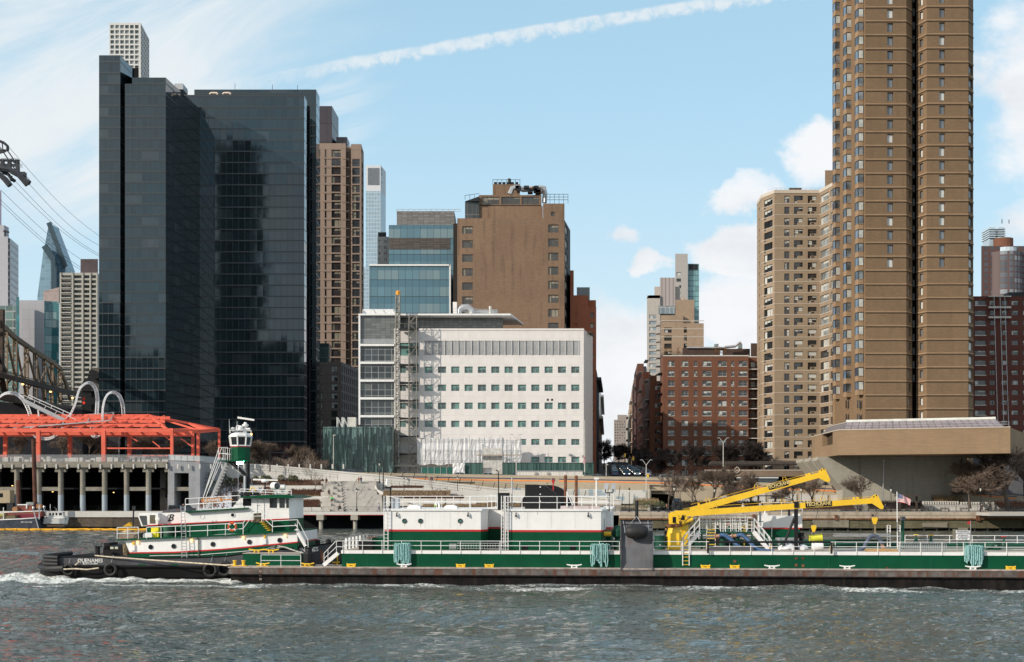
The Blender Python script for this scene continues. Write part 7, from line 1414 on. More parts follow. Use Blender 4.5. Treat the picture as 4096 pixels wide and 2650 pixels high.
 crane('nearer yellow crane whose long boom lies almost level on a black post',2696,4.2,2108,((2767,2042,2066),(3488,1993,2015)),[(3484,2012),(3483,1992),(3497,1979),(3510,1979),(3536,2029),(3530,2038),(3522,2037)],(3222,2022,3328,2014),(2725,2095,2795,2068),0)
 crane('farther yellow crane with its long boom raised to the right',2731,9.,2096,((2764,2030,2056),(3278,1890,1912)),[(3276,1914),(3275,1884),(3288,1874),(3300,1874),(3321,1919),(3319,1928),(3308,1929)],(3075,1952,3153,1932),(2745,2090,2790,2062),0)
 b=fb();v=8.6;q=P(2702,2030,v);b.box(q.x-.3,q.x+.6,v-.3,v+.4,q.z-.25,q.z+.35);b.torus(q+Vector((.15,-.35,.1)),.25,.04,'y',12,5);tag(b.build('hydraulic_winch',[DSTEEL],None),'dark hydraulic winch on top of the farther yellow crane turret','winch')
 t=vthing('boom_rest','black steel post with slanting brace holding up the level crane boom','boom rest',BU(3184,4.2),4.2,zk);b=fb();u=BU(3184,4.2);z1=BZ(2032,u,4.2);b.box(u-.15,u+.15,4.05,4.35,zk,z1);b.build('post',[BLACK],t,w=True);b=fb();b.box(u-.19,u+.19,3.9,3.97,z1,z1+.5);b.box(u-.19,u+.19,4.43,4.5,z1,z1+.5);b.box(u-.19,u+.19,3.97,4.43,z1,z1+.06);b.build('cradle',[BLACK],t,w=True);b=fb();b.cyl(P(3178,2072,4.2),P(3125,2206,4.2),.11,n=8);b.build('brace',[BLACK],t,w=True)
 def hook(lab,px,py,v,topx,topy):
  t=vthing('hook_block',lab,'hook block',*P(px,py,v));b=fb();q=P(px,py,v);b.prism([q+Vector(p_)for p_ in((-.18,-.12,.28),(.2,-.12,.3),(.24,-.12,.1),(.1,-.12,-.28),(-.08,-.12,-.3),(-.2,-.12,.05))],(0,.24,0));b.build('block',[YELLOW],t,w=True)
  b=fb();b.tube([q+Vector((0,0,-.28)),q+Vector((0,0,-.4)),q+Vector((.1,0,-.5)),q+Vector((0,0,-.6)),q+Vector((-.09,0,-.52))],.03,6);b.build('hook',[RUST],t,w=True);b=fb();e=P(topx,topy,v);b.cyl(q+Vector((0,0,.25)),e,.018,n=4);b.lathe([(.07,-.1),(.1,0),(.07,.1)],q+Vector((-.15,0,.45)),8);b.build('cable',[DSTEEL],t,w=True)
 hook('yellow hook block hanging from the level boom tip over the grey hose',3498,2084,4.2,3520,2030);hook('tilted yellow hook block hanging beside the worker above the yellow drum',3254,2115,9,3310,1920)
 b=fb();b.cyl(P(3500,2100,4.2),P(3497,2145,3.4),.02,n=4);b.cyl(P(3500,2100,4.2),P(3505,2146,3.4),.02,n=4);tag(b.build('sling',[MANILA]),'thin tan sling between the yellow hook and the grey hose','sling')
 def hose(pts,m,lab,r=.16,fl=None):
  Q=[P(*p_)for p_ in pts];C=[]
  for i in range(len(Q)-1):
   p0,p1,p2,p3=Q[max(0,i-1)],Q[i],Q[i+1],Q[min(len(Q)-1,i+2)]
   for k in range(5):s_=k/5;C.append(.5*((2*p1)+(-p0+p2)*s_+(2*p0-5*p1+4*p2-p3)*s_*s_+(-p0+3*p1-3*p2+p3)*s_**3))
  C.append(Q[-1]);t=vthing('cargo_hose',lab,'hose',*Q[0]);b=fb();b.tube(C,r,12);b.build('hose',[m],t,w=True,smooth=True)
  b=fb();d=(C[1]-C[0]).normalized();b.cyl(C[0]-d*.35,C[0]+d*.02,r*.95,n=12);b.cyl(C[0]-d*.42,C[0]-d*.34,r*1.5,n=12);b.build('coupling',[M('brass_coupling',(.35,.2,.13),.5)],t,w=True)
 BH=M('blue_hose',(.045,.095,.20),.5,var=.2)
 hose([(2880,2143,4.2),(2898,2142,4),(2930,2165,3.7),(2960,2190,3.2),(3010,2205,2.6),(3055,2206,2.4)],BH,'blue cargo hose drooping from the manifold, left of two')
 hose([(2948,2143,4.2),(2970,2142,4),(2992,2162,3.7),(3020,2192,3.0),(3050,2203,2.4),(3095,2206,2.2)],BH,'blue cargo hose drooping from the manifold, right of two')
 hose([(3528,2178,3.4),(3520,2160,3.4),(3500,2144,3.4),(3482,2148,3.4),(3466,2170,3.2),(3452,2195,2.9),(3420,2206,2.6),(3340,2207,2.4)],M('grey_blue_hose',(.10,.12,.17),.5,var=.2),'grey blue hose arched up by the hook on the right part of the barge')
 t=vthing('white_bags','crumpled white sacks beside the black boom rest','sack',*P(3150,2203,4));b=fb();r_=random.Random(6)
 for i,(a,w_,h)in enumerate(((3142,.65,.5),(3163,.6,.55),(3210,.5,.5))):
  q=P(a,2205,4.6);b.lathe([(w_*f,h*g)for f,g in((1.,0),(1.05,.2),(.8,.6),(.45,.85),(.1,1.))],(q.x,q.y,zk),9)
 b.v=[v+Vector((r_.uniform(-.06,.06),r_.uniform(-.06,.06),r_.uniform(-.04,.04)))for v in b.v];b.build('sack',[M('white_plastic',(.68,.69,.72),.5)],t,w=True)
 b=fb();q=P(3262,2154,7);a=Vector((math.cos(.12),0,math.sin(.12)));b.cyl(q-a*.52,q+a*.52,.33,n=18);b.cyl(q-a*.56,q-a*.5,.36,n=18);b.cyl(q+a*.5,q+a*.56,.36,n=18);tag(b.build('drum',[M('lime_yellow_drum',(.62,.60,.06),.5)],None,smooth=True),'tilted lime yellow drum lifted above the pipes beside the worker','drum')
 t=vthing('drum_sling','tan rope sling around the lime yellow drum','sling',*P(3250,2140,7));b=fb();b.cyl(P(3251,2128,8.8),P(3240,2150,6.6),.03,n=5);b.build('rope',[MANILA],t,w=True)
 b=fb();q=P(3270,2187,3);b.lathe([(.3,-.45),(.36,-.3),(.36,.3),(.3,.45)],(q.x,3,q.z),12,axis='x');tag(b.build('life_raft_canister',[WHITE],None,smooth=True),'white rounded canister lying on the deck right of the worker','canister')
 t=vthing('timber_bundle','tan wooden poles lying on deck below the arched grey hose','pole',*P(3530,2203,1.6));b=fb();
 for k in range(3):b.cyl(P(3460,2205-k*3,1.5+.2*k),P(3590,2207-k*3,1.5+.2*k),.07,n=6)
 b.build('pole',[M('tan_wood',(.45,.27,.12),.8)],t,w=True)
 b=fb();q=P(3120,2157,6);b.box(BU(3105,6),BU(3200,6),5.6,6.6,q.z-.1,q.z+.1);b.box(BU(3112,6),BU(3120,6),5.8,6.2,zk,q.z-.1);b.box(BU(3185,6),BU(3193,6),5.8,6.2,zk,q.z-.1);tag(b.build('work_bench',[LSTEEL],None),'long pale metal bench behind the slanting brace','bench')
 b=fb();
 for k in range(5):b.cyl(P(3135,2182-k*3,6.2),P(3210,2182-k*3,6.2),.09,n=6)
 tag(b.build('blue_hose_pile',[BH],None),'blue hoses piled under the pale metal bench','hose')
 for x0,lab in((3082,'hank of tan rope hanging on the right stair of the manifold'),(3377 if 0 else 3325,'hank of grey rope on the far rail by the black pipe end')):b=fb();[b.tube([P(x0+k*1.5,2175,3),P(x0-4+k*2,2190,3),P(x0-8+k*3,2203,3)],.04,5)for k in range(5)];tag(b.build('rope_hank',[MANILA],None),lab,'rope')
 v=7;t=vthing('national_flag','red white and blue striped flag flying on the white barge flagstaff','flag',*P(3590,2000,v));n=16;x0,x1=3591,3641
 fm,t_,b_=base('flag_cloth',.8);A=t_.nodes.new('ShaderNodeAttribute');A.attribute_name='fuv';u_,w_,_=xyz(t_,A.outputs['Vector']);stp=(w_*13).fl();odd=(stp/2).fr().gt(.2);ct=u_.lt(.4)*w_.gt(6/13)
 st=((u_*27).fr()-.5).ab().lt(.2)*((w_*16.7).fr()-.5).ab().lt(.2);c0=mix(t_,odd,(.45,.03,.05),(.75,.74,.72));c1=mix(t_,st,(.03,.04,.14),(.7,.7,.7));t_.links.new(mix(t_,ct,c0,c1),b_.inputs['Base Color'])
 b=fb();uv=[];g=[]
 for i in range(n+1):
  row=[]
  for j in range(9):f,h=i/n,j/8;q=P(x0+(x1-x0)*f,1976+f*f*14+f*8+(1-h)*34*(1-.25*f),v);q.y+=.18*math.sin(f*9+h*1.5)*f;row.append(b.add(q));uv.append((f,h,0))
  g.append(row)
 for i in range(n):
  for j in range(8):b.idx([g[i][j],g[i+1][j],g[i+1][j+1],g[i][j+1]])
 o=b.build('cloth',[fm],t,w=True,smooth=True);at=o.data.attributes.new('fuv','FLOAT_VECTOR','POINT');at.data.foreach_set('vector',[c for x in uv for c in x])
 b=fb();b.prism([P(3883,2083,3),P(3883,2101,3),P(3866,2092,3)],(0,.03,0));tag(b.build('red_pennant',[RED],None),'small red triangular pennant above the warning sign','flag')
 t=vthing('warning_sign','white warning sign board on posts on the right part of the barge','sign',*P(3852,2140,3));v=3;b=fb();A,B_=P(3824,2160,v),P(3879,2123,v);b.box(A.x,B_.x,v,v+.04,A.z,B_.z);b.build('board',[WHITE],t,w=True);b=fb();b.box(BU(3811,v+.3),BU(3830,v+.3),v+.3,v+.34,BZ(2160,80,v),BZ(2120,80,v));b.box(BU(3832,v+.3),BU(3872,v+.3),v+.3,v+.34,BZ(2125,80,v),BZ(2114,80,v));b.build('rear_board',[M('olive_board',(.2,.19,.15),.7)],t,w=True)
 b=fb();[b.cyl((BU(x_,v+.1),v+.1,zk),(BU(x_,v+.1),v+.1,BZ(2125,80,v)),.03,n=5)for x_ in(3828,3880)];b.build('post',[LSTEEL],t,w=True)
 for s_,z,sz in(('WARNING',2128,.2),('DANGEROUS CARGO',2136,.125),('NO SMOKING',2143,.125),('NO OPEN LIGHTS',2149.5,.125),('NO VISITORS',2156,.125)):ftext(s_,sz,M('sign_letter',(.12,.13,.18),.6),t,3851.5,z,v-.012)
barge_things()
# the tug, its bow held in the stern notch of the barge
def build_tug():
 t=vthing('tugboat','green, white and red tugboat with tall pilot tower pushing the barge','tugboat',-6,9,0)
 def part(nm,m,b,parent=None,sm=False):return b.build(nm,m if isinstance(m,list)else[m],parent or t,w=True,smooth=sm)
 NV=4.7
 st=[(160,1.6,2264),(176,3.0,2234),(235,4.0,2229),(400,4.3,2227),(603,4.3,2233),(780,4.3,2231),(900,4.3,2226),(1010,4.3,2209),(1130,4.2,2197),(1250,3.4,2184),(1320,2.2,2174),(1382,.25,2168)]
 S_=[]
 for px,hb,py in st:v=9-hb;u=BU(px,v);S_.append((u,hb,BZ(py,u,v)))
 GH=M('tug_hull_grey',(.070,.072,.082),.6,spec=.15,var=.15,sc_=.9,streak=.25,dirt=(.05,.045,.04));BH=M('tug_hull_black',(.010,.010,.011),.6,spec=.12,var=.3)
 b=fb();zb=1.12
 def ring(u,hb,zt):return[(u,9-hb*.82,-1),(u,9-hb*.97,.2),(u,9-hb,zb),(u,9-hb,zt),(u,9-hb+.14,zt),(u,9-hb+.14,zt-.75),(u,9+hb-.14,zt-.75),(u,9+hb-.14,zt),(u,9+hb,zt),(u,9+hb,zb),(u,9+hb*.97,.2),(u,9+hb*.82,-1)]
 rg=[[b.add(q)for q in ring(*s_)]for s_ in S_]
 for A,B_ in zip(rg,rg[1:]):
  for k in range(11):b.idx([A[k],A[k+1],B_[k+1],B_[k]],1 if k in(0,1,9,10)else 0 if k!=5 else 2)
 b.idx(rg[0][::-1],0);b.idx(rg[-1],0);part('hull',[GH,BH,M('tug_deck',(.12,.11,.11),.8)],b)
 b=fb();b.tube([(u,9-hb-.05,zb+.0)for u,hb,z in S_],.13,6);b.tube([(u,9-hb-.02,z)for u,hb,z in S_],.06,5);part('rubbing_strake',BH,b)
 for x0,x1 in((548,588),(680,718)):b=fb();z=P(x0,2268,NV-.02);b.prism(PP([(x0,2268),(x1,2268),(x1-7,2257),(x0+6,2257)],NV-.02),(0,.05,0));part('freeing_port',GREEN,b)
 ftext('QUENAMES',.46,M('white_letter',(.7,.7,.68),.6),t,361,2244,NV-.04,xs=.95);ftext('BOSTON,MA',.24,MT['white_letter'],t,361,2255.5,NV-.04)
 c=BFM@P(1217,2201,5.35);o=text('QUENAMES',.52,MT['white_letter'],t,WM(t).inverted()@c,(math.pi/2,-.05,.22),xs=.9)
 v1=5.05
 def sp(nm,pts,v,m,d=None,parent=None):b=fb();b.prism(PP(pts,v),(0,d if d is not None else 2*(9-v),0));return part(nm,m,b,parent)
 low=sp('lower_house',[(497,2160),(519,2212),(700,2210),(900,2197),(1190,2169),(1188,2128),(900,2138)],v1,WHITE);b=fb();b.prism(PP([(1186,2190),(1186,2128),(1200,2128),(1200,2190)],7.4),(0,3,0));part('house_front',WHITE,b,low)
 sp('skirt',[(519,2212.2),(512,2238),(900,2232),(1190,2198),(1190,2169.3),(900,2197.3),(700,2210.3)],v1-.01,GREEN,parent=low)
 sp('stripe',[(516,2210),(519,2215),(700,2213),(900,2200),(1190,2172),(1190,2167),(900,2195),(700,2207.5)],v1-.04,RED,2*(9-v1)+.08,low)
 sp('white_line',[(598,2225),(800,2221),(1000,2205),(1140,2190),(1140,2188),(1000,2203),(800,2219),(598,2223)],v1-.06,WHITE,.04,low)
 for px,py in((603,2189),(695,2186),(852,2178),(998,2169),(1119,2162)):
  b=fb();q=P(px,py,v1);b.cyl(q+Vector((0,-.03,0)),q+Vector((0,.02,0)),.19,n=16);ph=part('porthole',GLASS,b,low);b=fb();b.torus(q+Vector((0,-.04,0)),.19,.03,'y',14,5);part('rim',FRAME,b,ph)
 for px,py in((550,2171),(765,2163),(972,2152),(1140,2144)):b=fb();q=P(px,py,v1-.1);b.lathe([(.05,-.1),(.08,0),(.05,.1)],q,8);part('deck_lamp',MEmit('warm_bulb',(1,.55,.15),5)if 'warm_bulb' not in MT else MT['warm_bulb'],b,low)
 for px,py,w_ in((533,2192,14),(1058,2166,14)):b=fb();q=P(px,py,v1);b.box(q.x-.16,q.x+.16,v1-.14,v1,q.z-.25,q.z+.25);part('junction_box',WHITE,b,low);b=fb();q=P(px,py-20,v1-.1);b.box(q.x-.07,q.x+.07,v1-.14,v1,q.z-.18,q.z+.12);part('yellow_light_cage',YELLOW,b,low)
 b=fb();b.tube([P(788,2155,v1-.1),P(793,2154,v1-.1),P(795,2162,v1-.1),P(795,2229,v1-.1)],.06,6);part('pipe',M('rusted_green',(.10,.12,.09),.8),b)
 v2=4.75;deck=sp('boat_deck',[(466,2158),(700,2147),(900,2139),(1184,2122),(1184,2128),(900,2146),(700,2154),(466,2164)],v2,GREEN,8.5)
 v3=6.3
 up=sp('upper_skirt',[(587,2104),(744,2096),(1155,2077),(1158,2123),(900,2138),(587,2152)],v3,GREEN)
 sp('upper_house',[(745,2094),(745,2046),(929,2032),(963,1990),(1155,1990),(1157,2075)],v3,WHITE,2*(9-v3));
 b=fb();u0=BU(1156,v3);u1=u0+.32;zt_,zb_=BZ(1990,u0,v3),BZ(2075,u0,v3);b.prism([(u0,v3+.002,zb_),(u1,7.6,zb_),(u1,10.4,zb_),(u0,11.6,zb_)],(0,0,zt_-zb_));part('wheelhouse_front',WHITE,b);b=fb();b.prism([(u0,v3+.002,zb_-1.3),(u1,7.6,zb_-1.3),(u1,10.4,zb_-1.3),(u0,11.6,zb_-1.3)],(0,0,1.28));part('front_skirt',GREEN,b)
 sp('stripe',[(632,2102),(744,2097),(1157,2078),(1157,2074),(744,2092.5),(632,2098)],v3-.03,RED,2*(9-v3)+.06,up)
 sp('bulwark_trim',[(741,2046),(990,2031),(992,2036),(743,2052)],v3-.35,GREEN,2*(9-v3)+.7)
 rf=sp('wheelhouse_roof',[(962,1987),(1100,1979),(1150,1981),(1186,1989),(1150,1994),(962,1992)],v3-.6,GREEN,2*(9-v3)+1.2)
 def win(x0,x1,y0,y1,v,nm='window'):
  b=fb();b.prism(PP([(x0-1.5,y1+1.5),(x1+1.5,y1+1.5),(x1+1.5,y0-1.5),(x0-1.5,y0-1.5)],v-.02),(0,.02,0));w_=part(nm,FRAME if nm=='window' else WHITE,b);b=fb();b.prism(PP([(x0,y1),(x1,y1),(x1,y0),(x0,y0)],v-.035),(0,.02,0));part('pane',GLASS,b,w_)
 for w_ in((973,1003,1997,2023),(1080,1106,1996,2031),(1119,1137,1996,2031),(1146,1153,1997,2031)):win(*w_,v3)
 b=fb();q0,q1=P(1070,2035,v3),P(1156,2035,v3);b.bar(q0,q1,.06,.06);part('window_sill',WHITE,b)
 b=fb();pr=PP([(1028,2082),(1028,2004),(1034,1998),(1050,1998),(1056,2004),(1056,2082)],v3-.03);b.tube(pr,.025,4,closed=True);b.cyl(P(1024,2021,v3-.05),P(1036,2021,v3-.05),.02,n=4);part('door',WHITE,b)
 b=fb();q=P(931,2061,v3);b.cyl(q+Vector((0,-.03,0)),q,.18,n=16);ph=part('porthole',GLASS,b);b=fb();b.torus(q+Vector((0,-.04,0)),.18,.03,'y',14,5);part('rim',WHITE,b,ph);b=fb();b.torus(P(809,2068,v3-.02),.19,.02,'y',14,4);part('blind_port',WHITE,b)
 f=sp('funnel',[(630,2101),(636,2075),(648,2052),(722,2048),(744,2048),(745,2096)],6.9,WHITE,4.2);b=fb();b.prism(PP([(647,2052),(654,2043),(690,2037),(723,2035),(723,2050)],6.88),(0,4.24,0));part('funnel_cap',STEEL,b,f);b=fb()
 for x_ in(672,682,695,708):b.prism([P(x_,2040,7.2),P(x_+16,2036,7.2),P(x_+2,2022,7.2)],(0,3.4,0))
 part('funnel_pipe',BLACK,b,f)
 q=WM(t).inverted()@(BFM@P(681,2073,6.88));text('B',.85,BLACK,f,q,(math.pi/2,0,0),shear=.35,name='monogram');b=fb();b.tube([P(672,2073,6.86),P(669,2066,6.86),P(674,2060,6.86),P(682,2062,6.86)],.02,4);b.tube([P(676,2087,6.86),P(671,2084,6.86),P(674,2080,6.86)],.02,4);part('monogram_flourish',BLACK,b,f)
 cb=sp('after_cab',[(566,2106),(552,2066),(557,2053),(632,2053),(632,2100)],6.2,WHITE,5.6);b=fb();b.prism(PP([(571,2103),(556,2064),(586,2064),(588,2101)],6.17),(0,.02,0));part('pane',M('cab_glass',(.09,.10,.10),.1),b,cb);b=fb();b.prism(PP([(599,2095),(599,2061),(620,2061),(621,2095)],6.17),(0,.02,0));part('pane',M('cab_glass_b',(.13,.12,.09),.15),b,cb);sp('stripe',[(588,2105),(632,2103),(632,2099.5),(588,2101)],6.15,RED,.05,cb)
 b=fb();q=P(630,2077,5.9);b.lathe([(.08,-.1),(.2,-.08),(.2,0),(.08,.2)],q,12,axis='y');part('searchlight',WHITE,b)
 sp('stair_skirt',[(972,2137),(1015,2088),(1040,2088),(1088,2130)],5.0,GREEN,1.25);sp('battery_box',[(1014,2091),(1014,2055),(1039,2053),(1039,2090)],4.9,M('rust_flecked_box',(.12,.10,.07),.8,var=.5,sc_=4),.5)
 b=fb()
 for k in range(5):q=P(1052+k*7,2089+k*8,5.2);b.box(q.x-.16,q.x+.16,4.7,5.6,q.z-.025,q.z+.025)
 part('stair_tread',YELLOW,b)
 def rl(pts,v,h=1.02,step=1.5,mids=(.5,),m=WHITE,r=.032,nm='railing',drop=0.):
  b=fb();Q=[P(a,c,v)for a,c in pts]
  for a,c in zip(Q,Q[1:]):
   n=max(1,round((c-a).length/step))
   for f_ in(0,)+tuple(mids):o=Vector((0,0,-h*f_));b.cyl(a+o,c+o,r,n=5)
   for k in range(n+1):q=a.lerp(c,k/n);b.cyl(q,q-Vector((0,0,h+drop)),r,n=5)
  return part(nm,m,b)
 rl([(469,2111),(554,2110)],4.7,h=1.02,step=1.0);rl([(587,2110),(760,2103),(973,2093)],4.7,1.0)
 b=fb();
 for o in(0,22):b.tube([P(973,2093+o,4.7),P(1008,2044+o,4.65),P(1047,2043+o,4.65),P(1090,2085+o,4.7)],.032,5)
 for x_,y_ in((973,2093),(1008,2044),(1047,2043),(1090,2085)):b.cyl(P(x_,y_,4.7),P(x_,y_+45,4.7),.03,n=5)
 part('stair_railing',WHITE,b);rl([(1090,2085),(1190,2080)],4.7,.98)
 rl([(742,1996),(960,1983)],v3-.25,1.05,1.1);rl([(742,1996),(960,1984)],11.9,1.05,1.4,nm='railing')
 rl([(960,1957),(1166,1964)],v3-.3,.42,1.2,m=WHITE,nm='roof_rail')
 b=fb()
 for d,x_ in((0,1190),(.9,1196)):b.tube([P(1190,2080,4.9+d),P(1232,2160,4.9+d),P(1233,2190,4.9+d)],.035,5);b.tube([P(1180,2095,4.9+d),P(1222,2170,4.9+d)],.03,5);b.bar(P(1182,2118,4.9+d),P(1222,2186,4.9+d),.06,.25)
 for k in range(8):q=P(1182,2118,4.9).lerp(P(1222,2186,4.9),(k+.5)/8);b.box(q.x-.12,q.x+.12,4.9,5.8,q.z-.02,q.z+.02)
 part('bow_stair',WHITE,b)
 for x0,x1,y0,y1,v in((724,748,2024,2232,4.62),(562,588,2150,2236,5.3)):
  b=fb();b.cyl(P(x0,y0,v),P(x0+4,y1,v),.035,n=5);b.cyl(P(x1-10,y0,v),P(x1,y1,v),.035,n=5);n=int((y1-y0)/13)
  for k in range(n):f_=(k+.5)/n;b.cyl(P(x0+4*f_,y0+(y1-y0)*f_,v),P(x1-10+10*f_,y0+(y1-y0)*f_,v),.022,n=4)
  part('ladder',LSTEEL,b)
 vc=9.;q=P(962,1843,vc);r=.90;u,z0=q.x,q.z;z1,z2,z3=BZ(1790,u,vc),BZ(1746,u,vc),BZ(1735,u,vc)
 def oct_(r_,z,n=8):return[(u+r_*math.cos(math.pi/8+k*math.pi/4),vc+r_*math.sin(math.pi/8+k*math.pi/4),z)for k in range(n)]
 b=fb();b.lathe([(r,z0-0),(r,z1)],(u,vc,0),8);pilot=part('pilot_house',GREEN,b);b=fb();b.lathe([(r*1.01,z1),(r*1.01,z1+.09)],(u,vc,0),8);part('stripe',RED,b,pilot)
 b=fb();b.lathe([(r*.95,z1+.09),(r*1.10,z2)],(u,vc,0),8);part('glazing',GLASS,b,pilot);b=fb()
 for k in range(8):
  a=k*math.pi/4;p_=Vector((u+r*.99*math.cos(a),vc+r*.99*math.sin(a),z1+.09));q_=Vector((u+r*1.14*math.cos(a),vc+r*1.14*math.sin(a),z2));b.bar(p_,q_,.11)
 for zz_,rr in((z1+.14,1.0),(z2-.04,1.13)):
  for k in range(8):a,c_=k*math.pi/4,(k+1)*math.pi/4;b.bar((u+r*rr*math.cos(a),vc+r*rr*math.sin(a),zz_),(u+r*rr*math.cos(c_),vc+r*rr*math.sin(c_),zz_),.1)
 part('window_frame',WHITE,b,pilot);b=fb();b.lathe([(r*1.22,z2),(r*1.18,z2+.08),(r*.95,z3),(r*.6,z3+.08)],(u,vc,0),8);part('roof',WHITE,b,pilot)
 b=fb();b.box(u-1.75,u+1.0,vc-1,vc+1,z0-.1,z0);part('platform',GREEN,b);b=fb()
 for vv in(vc-1,vc+1):b.tube([(u-.9,vv,z0),(u-.9,vv,z0+1.15),(u-1.72,vv,z0+1.15),(u-1.72,vv,z0)],.035,5);b.cyl((u-1.72,vv,z0+.6),(u-.9,vv,z0+.6),.03,n=5);b.cyl((u-1.3,vv,z0),(u-1.3,vv,z0+1.1),.03,n=5)
 part('platform_railing',WHITE,b)
 zr_=P(990,1962,vc).z;b=fb();b.cyl((u+.78,vc-.3,zr_-.6),(u+.78,vc-.3,z0),.17,n=12);part('mast_column',BLACK,b);b=fb();b.cyl((u+.55,vc-.5,zr_-.6),(u+.55,vc-.5,z0-1.4),.12,n=10);part('mast_pipe',LSTEEL,b);b=fb();b.cyl((u-.9,vc-.6,z0-.1),(u+.6,vc-.4,z0-1.4),.09,n=8);b.cyl((u-.9,vc+.6,z0-.1),(u+.6,vc+.2,z0-1.4),.09,n=8);part('brace',BLACK,b)
 b=fb();q=P(961,1854,vc-1.05);b.box(q.x-.3,q.x+.22,vc-1.2,vc-.9,q.z-.1,q.z+.14);part('work_light',MEmit('work_light_glow',(1,.98,.9),9),b);b=fb();q=P(975,1846,vc-1.05);b.lathe([(.04,-.06),(.07,0),(.04,.06)],q,8);part('nav_light',MEmit('green_lamp',(.1,1,.5),3),b)
 b=fb();q=P(1006,1738,vc);b.lathe([(.04,-.08),(.08,0),(.04,.08)],q,8);part('nav_light',MT['warm_bulb'],b)
 vs=8.2;b=fb();A,B_=P(904,1852,vs),P(828,2035,vs)
 for d in(0,.8):b.bar(A+Vector((0,d,0)),B_+Vector((0,d,0)),.07,.22)
 for k in range(15):q=A.lerp(B_,(k+.5)/15);b.box(q.x-.13,q.x+.13,vs,vs+.8,q.z-.025,q.z+.025)
 ts=part('tower_stair',LSTEEL,b);b=fb()
 for d in(0,.8):b.tube([Vector((u-1.72,vs+d,z0+1.15)),P(815,1985,vs+d),P(815,2035,vs+d)],.035,5);b.tube([Vector((u-1.6,vs+d,z0+.3)),P(825,1985,vs+d),P(825,2035,vs+d)],.03,5)
 part('handrail',WHITE,b,ts)
 b=fb();zc=P(984,1688,vc).z;b.lathe([(.12,z3-.0),(.1,zc-.5),(.28,zc-.42),(.3,zc-.25),(.16,zc-.2),(.12,zc-.05)],(u+.45,vc,0),12);b.box(u+.2,u+.9,vc-.1,vc+.1,z3+.35,z3+.5);rp=part('radar_pedestal',WHITE,b);b=fb();b.bar(P(951,1671,vc-.1),P(1017,1681,vc-.1),.16,.16);part('radar_scanner',WHITE,b,rp)
 b=fb();b.lathe([(.22,0),(.25,.25),(.1,.42)],P(962,1722,vc-.2),12);part('dome_light',WHITE,b);b=fb();b.lathe([(.02,0),(.02,.25),(.2,.28),(.2,.34),(.05,.4)],P(932,1728,vc),10);part('gps_dome',WHITE,b);b=fb();q=P(953,1712,vc-.3);b.torus(q,.2,.05,'y',12,5);part('horn',WHITE,b)
 for x_,y0,y1 in((918,1735,1678),(949,1722,1685)):b=fb();b.cyl(P(x_,y0,vc),P(x_-1,y1,vc),.025,.012,n=5);part('whip_aerial',WHITE,b)
 b=fb();[b.cyl((u+1.0*math.cos(k*.785),vc+1.0*math.sin(k*.785),z3),(u+1.0*math.cos(k*.785),vc+1.0*math.sin(k*.785),z3+.28),.02,n=4)for k in range(8)];b.torus((u,vc,z3+.28),1.0,.025,'z',16,4);part('roof_rail',WHITE,b)
 b=fb();zq=P(1060,1925,8.5);b.cyl((zq.x,8.5,P(1060,1978,8.5).z),zq,.07,n=8);part('radar_mast',BLACK,b);b=fb();b.lathe([(.3,-.12),(.34,0),(.25,.14)],zq,12);rp=part('radar_pedestal',WHITE,b);b=fb();b.bar(P(1012,1919,8.4),P(1111,1922,8.4),.14,.14);part('radar_scanner',WHITE,b,rp)
 b=fb();b.bar(P(1003,1938,8.5),P(1050,1933,8.5),.22,.16);part('radar_arm',BLACK,b)
 b=fb();q=P(1102,1945,7.2);b.cyl(q+Vector((-.25,.2,0)),q+Vector((.22,-.25,0)),.34,.32,n=16);fo_=part('searchlight',WHITE,b,sm=True);b=fb();b.cyl(q+Vector((.22,-.26,0)),q+Vector((.23,-.27,0)),.28,n=16);part('lens',GLASS,b,fo_);b=fb();b.cyl(q-Vector((0,0,.3)),q-Vector((0,0,.8)),.06,n=6);part('stand',WHITE,b,fo_)
 b=fb();q=P(1127,1950,9);b.cyl(q+Vector((-.2,0,0)),q+Vector((.3,0,0)),.26,n=14);part('fog_horn',WHITE,b)
 b=fb();b.prism(PP([(976,1984),(976,1966),(1024,1965),(1024,1982)],6.6),(0,1.2,0));b.prism(PP([(926,2026),(926,1968),(953,1968),(962,1985),(929,2028)],7.5),(0,1.5,0));part('deck_box',BLACK,b);b=fb();b.torus(P(1011,1963,6.8),.24,.06,'y',12,6);part('yellow_hose_loop',YELLOW,b)
 b=fb();b.cyl(P(953,2030,6.6),P(953,1860,8.1),.02,n=4);b.cyl(P(1011,1962,8),P(1000,1872,8.6),.015,n=4);b.cyl(P(930,1925,9),P(940,1860,9),.015,n=4);part('stay_wire',LSTEEL,b)
 b=fb();b.prism(PP([(803,2001),(808,1996),(885,1992),(893,1998),(888,2005),(809,2011)],v3-.33),(0,.05,0));nb=part('name_board',M('varnished_board',(.50,.19,.04),.45),b);q=WM(t).inverted()@(BFM@P(847.5,2001.5,v3-.345));text('QUENAMES',.30,WHITE,nb,q,(math.pi/2,-.045,0),xs=.98)
 b=fb();b.prism(PP([(893,1998),(930,1996),(930,2001),(893,2004)],v3+.2),(0,.04,0));part('varnish_board',MT['varnished_board'],b)
 b=fb();b.prism(PP([(412,2224),(412,2196),(430,2182),(450,2182),(470,2190),(497,2178),(497,2224)],7),(0,3.5,0));part('towing_winch',BLACK,b);b=fb();b.box(BU(415,7),BU(438,7),7,9,P(415,2200,7).z,P(415,2172,7).z);b.tube([P(408,2190,6.6),P(402,2178,6.6),P(412,2172,6.6)],.04,5);part('winch_frame',BLACK,b)
 for x_ in(388,393):b=fb();b.lathe([(.16,0),(.16,.75),(.24,.78),(.24,.86)],P(x_,2224,6.),10);part('bitt',BLACK,b)
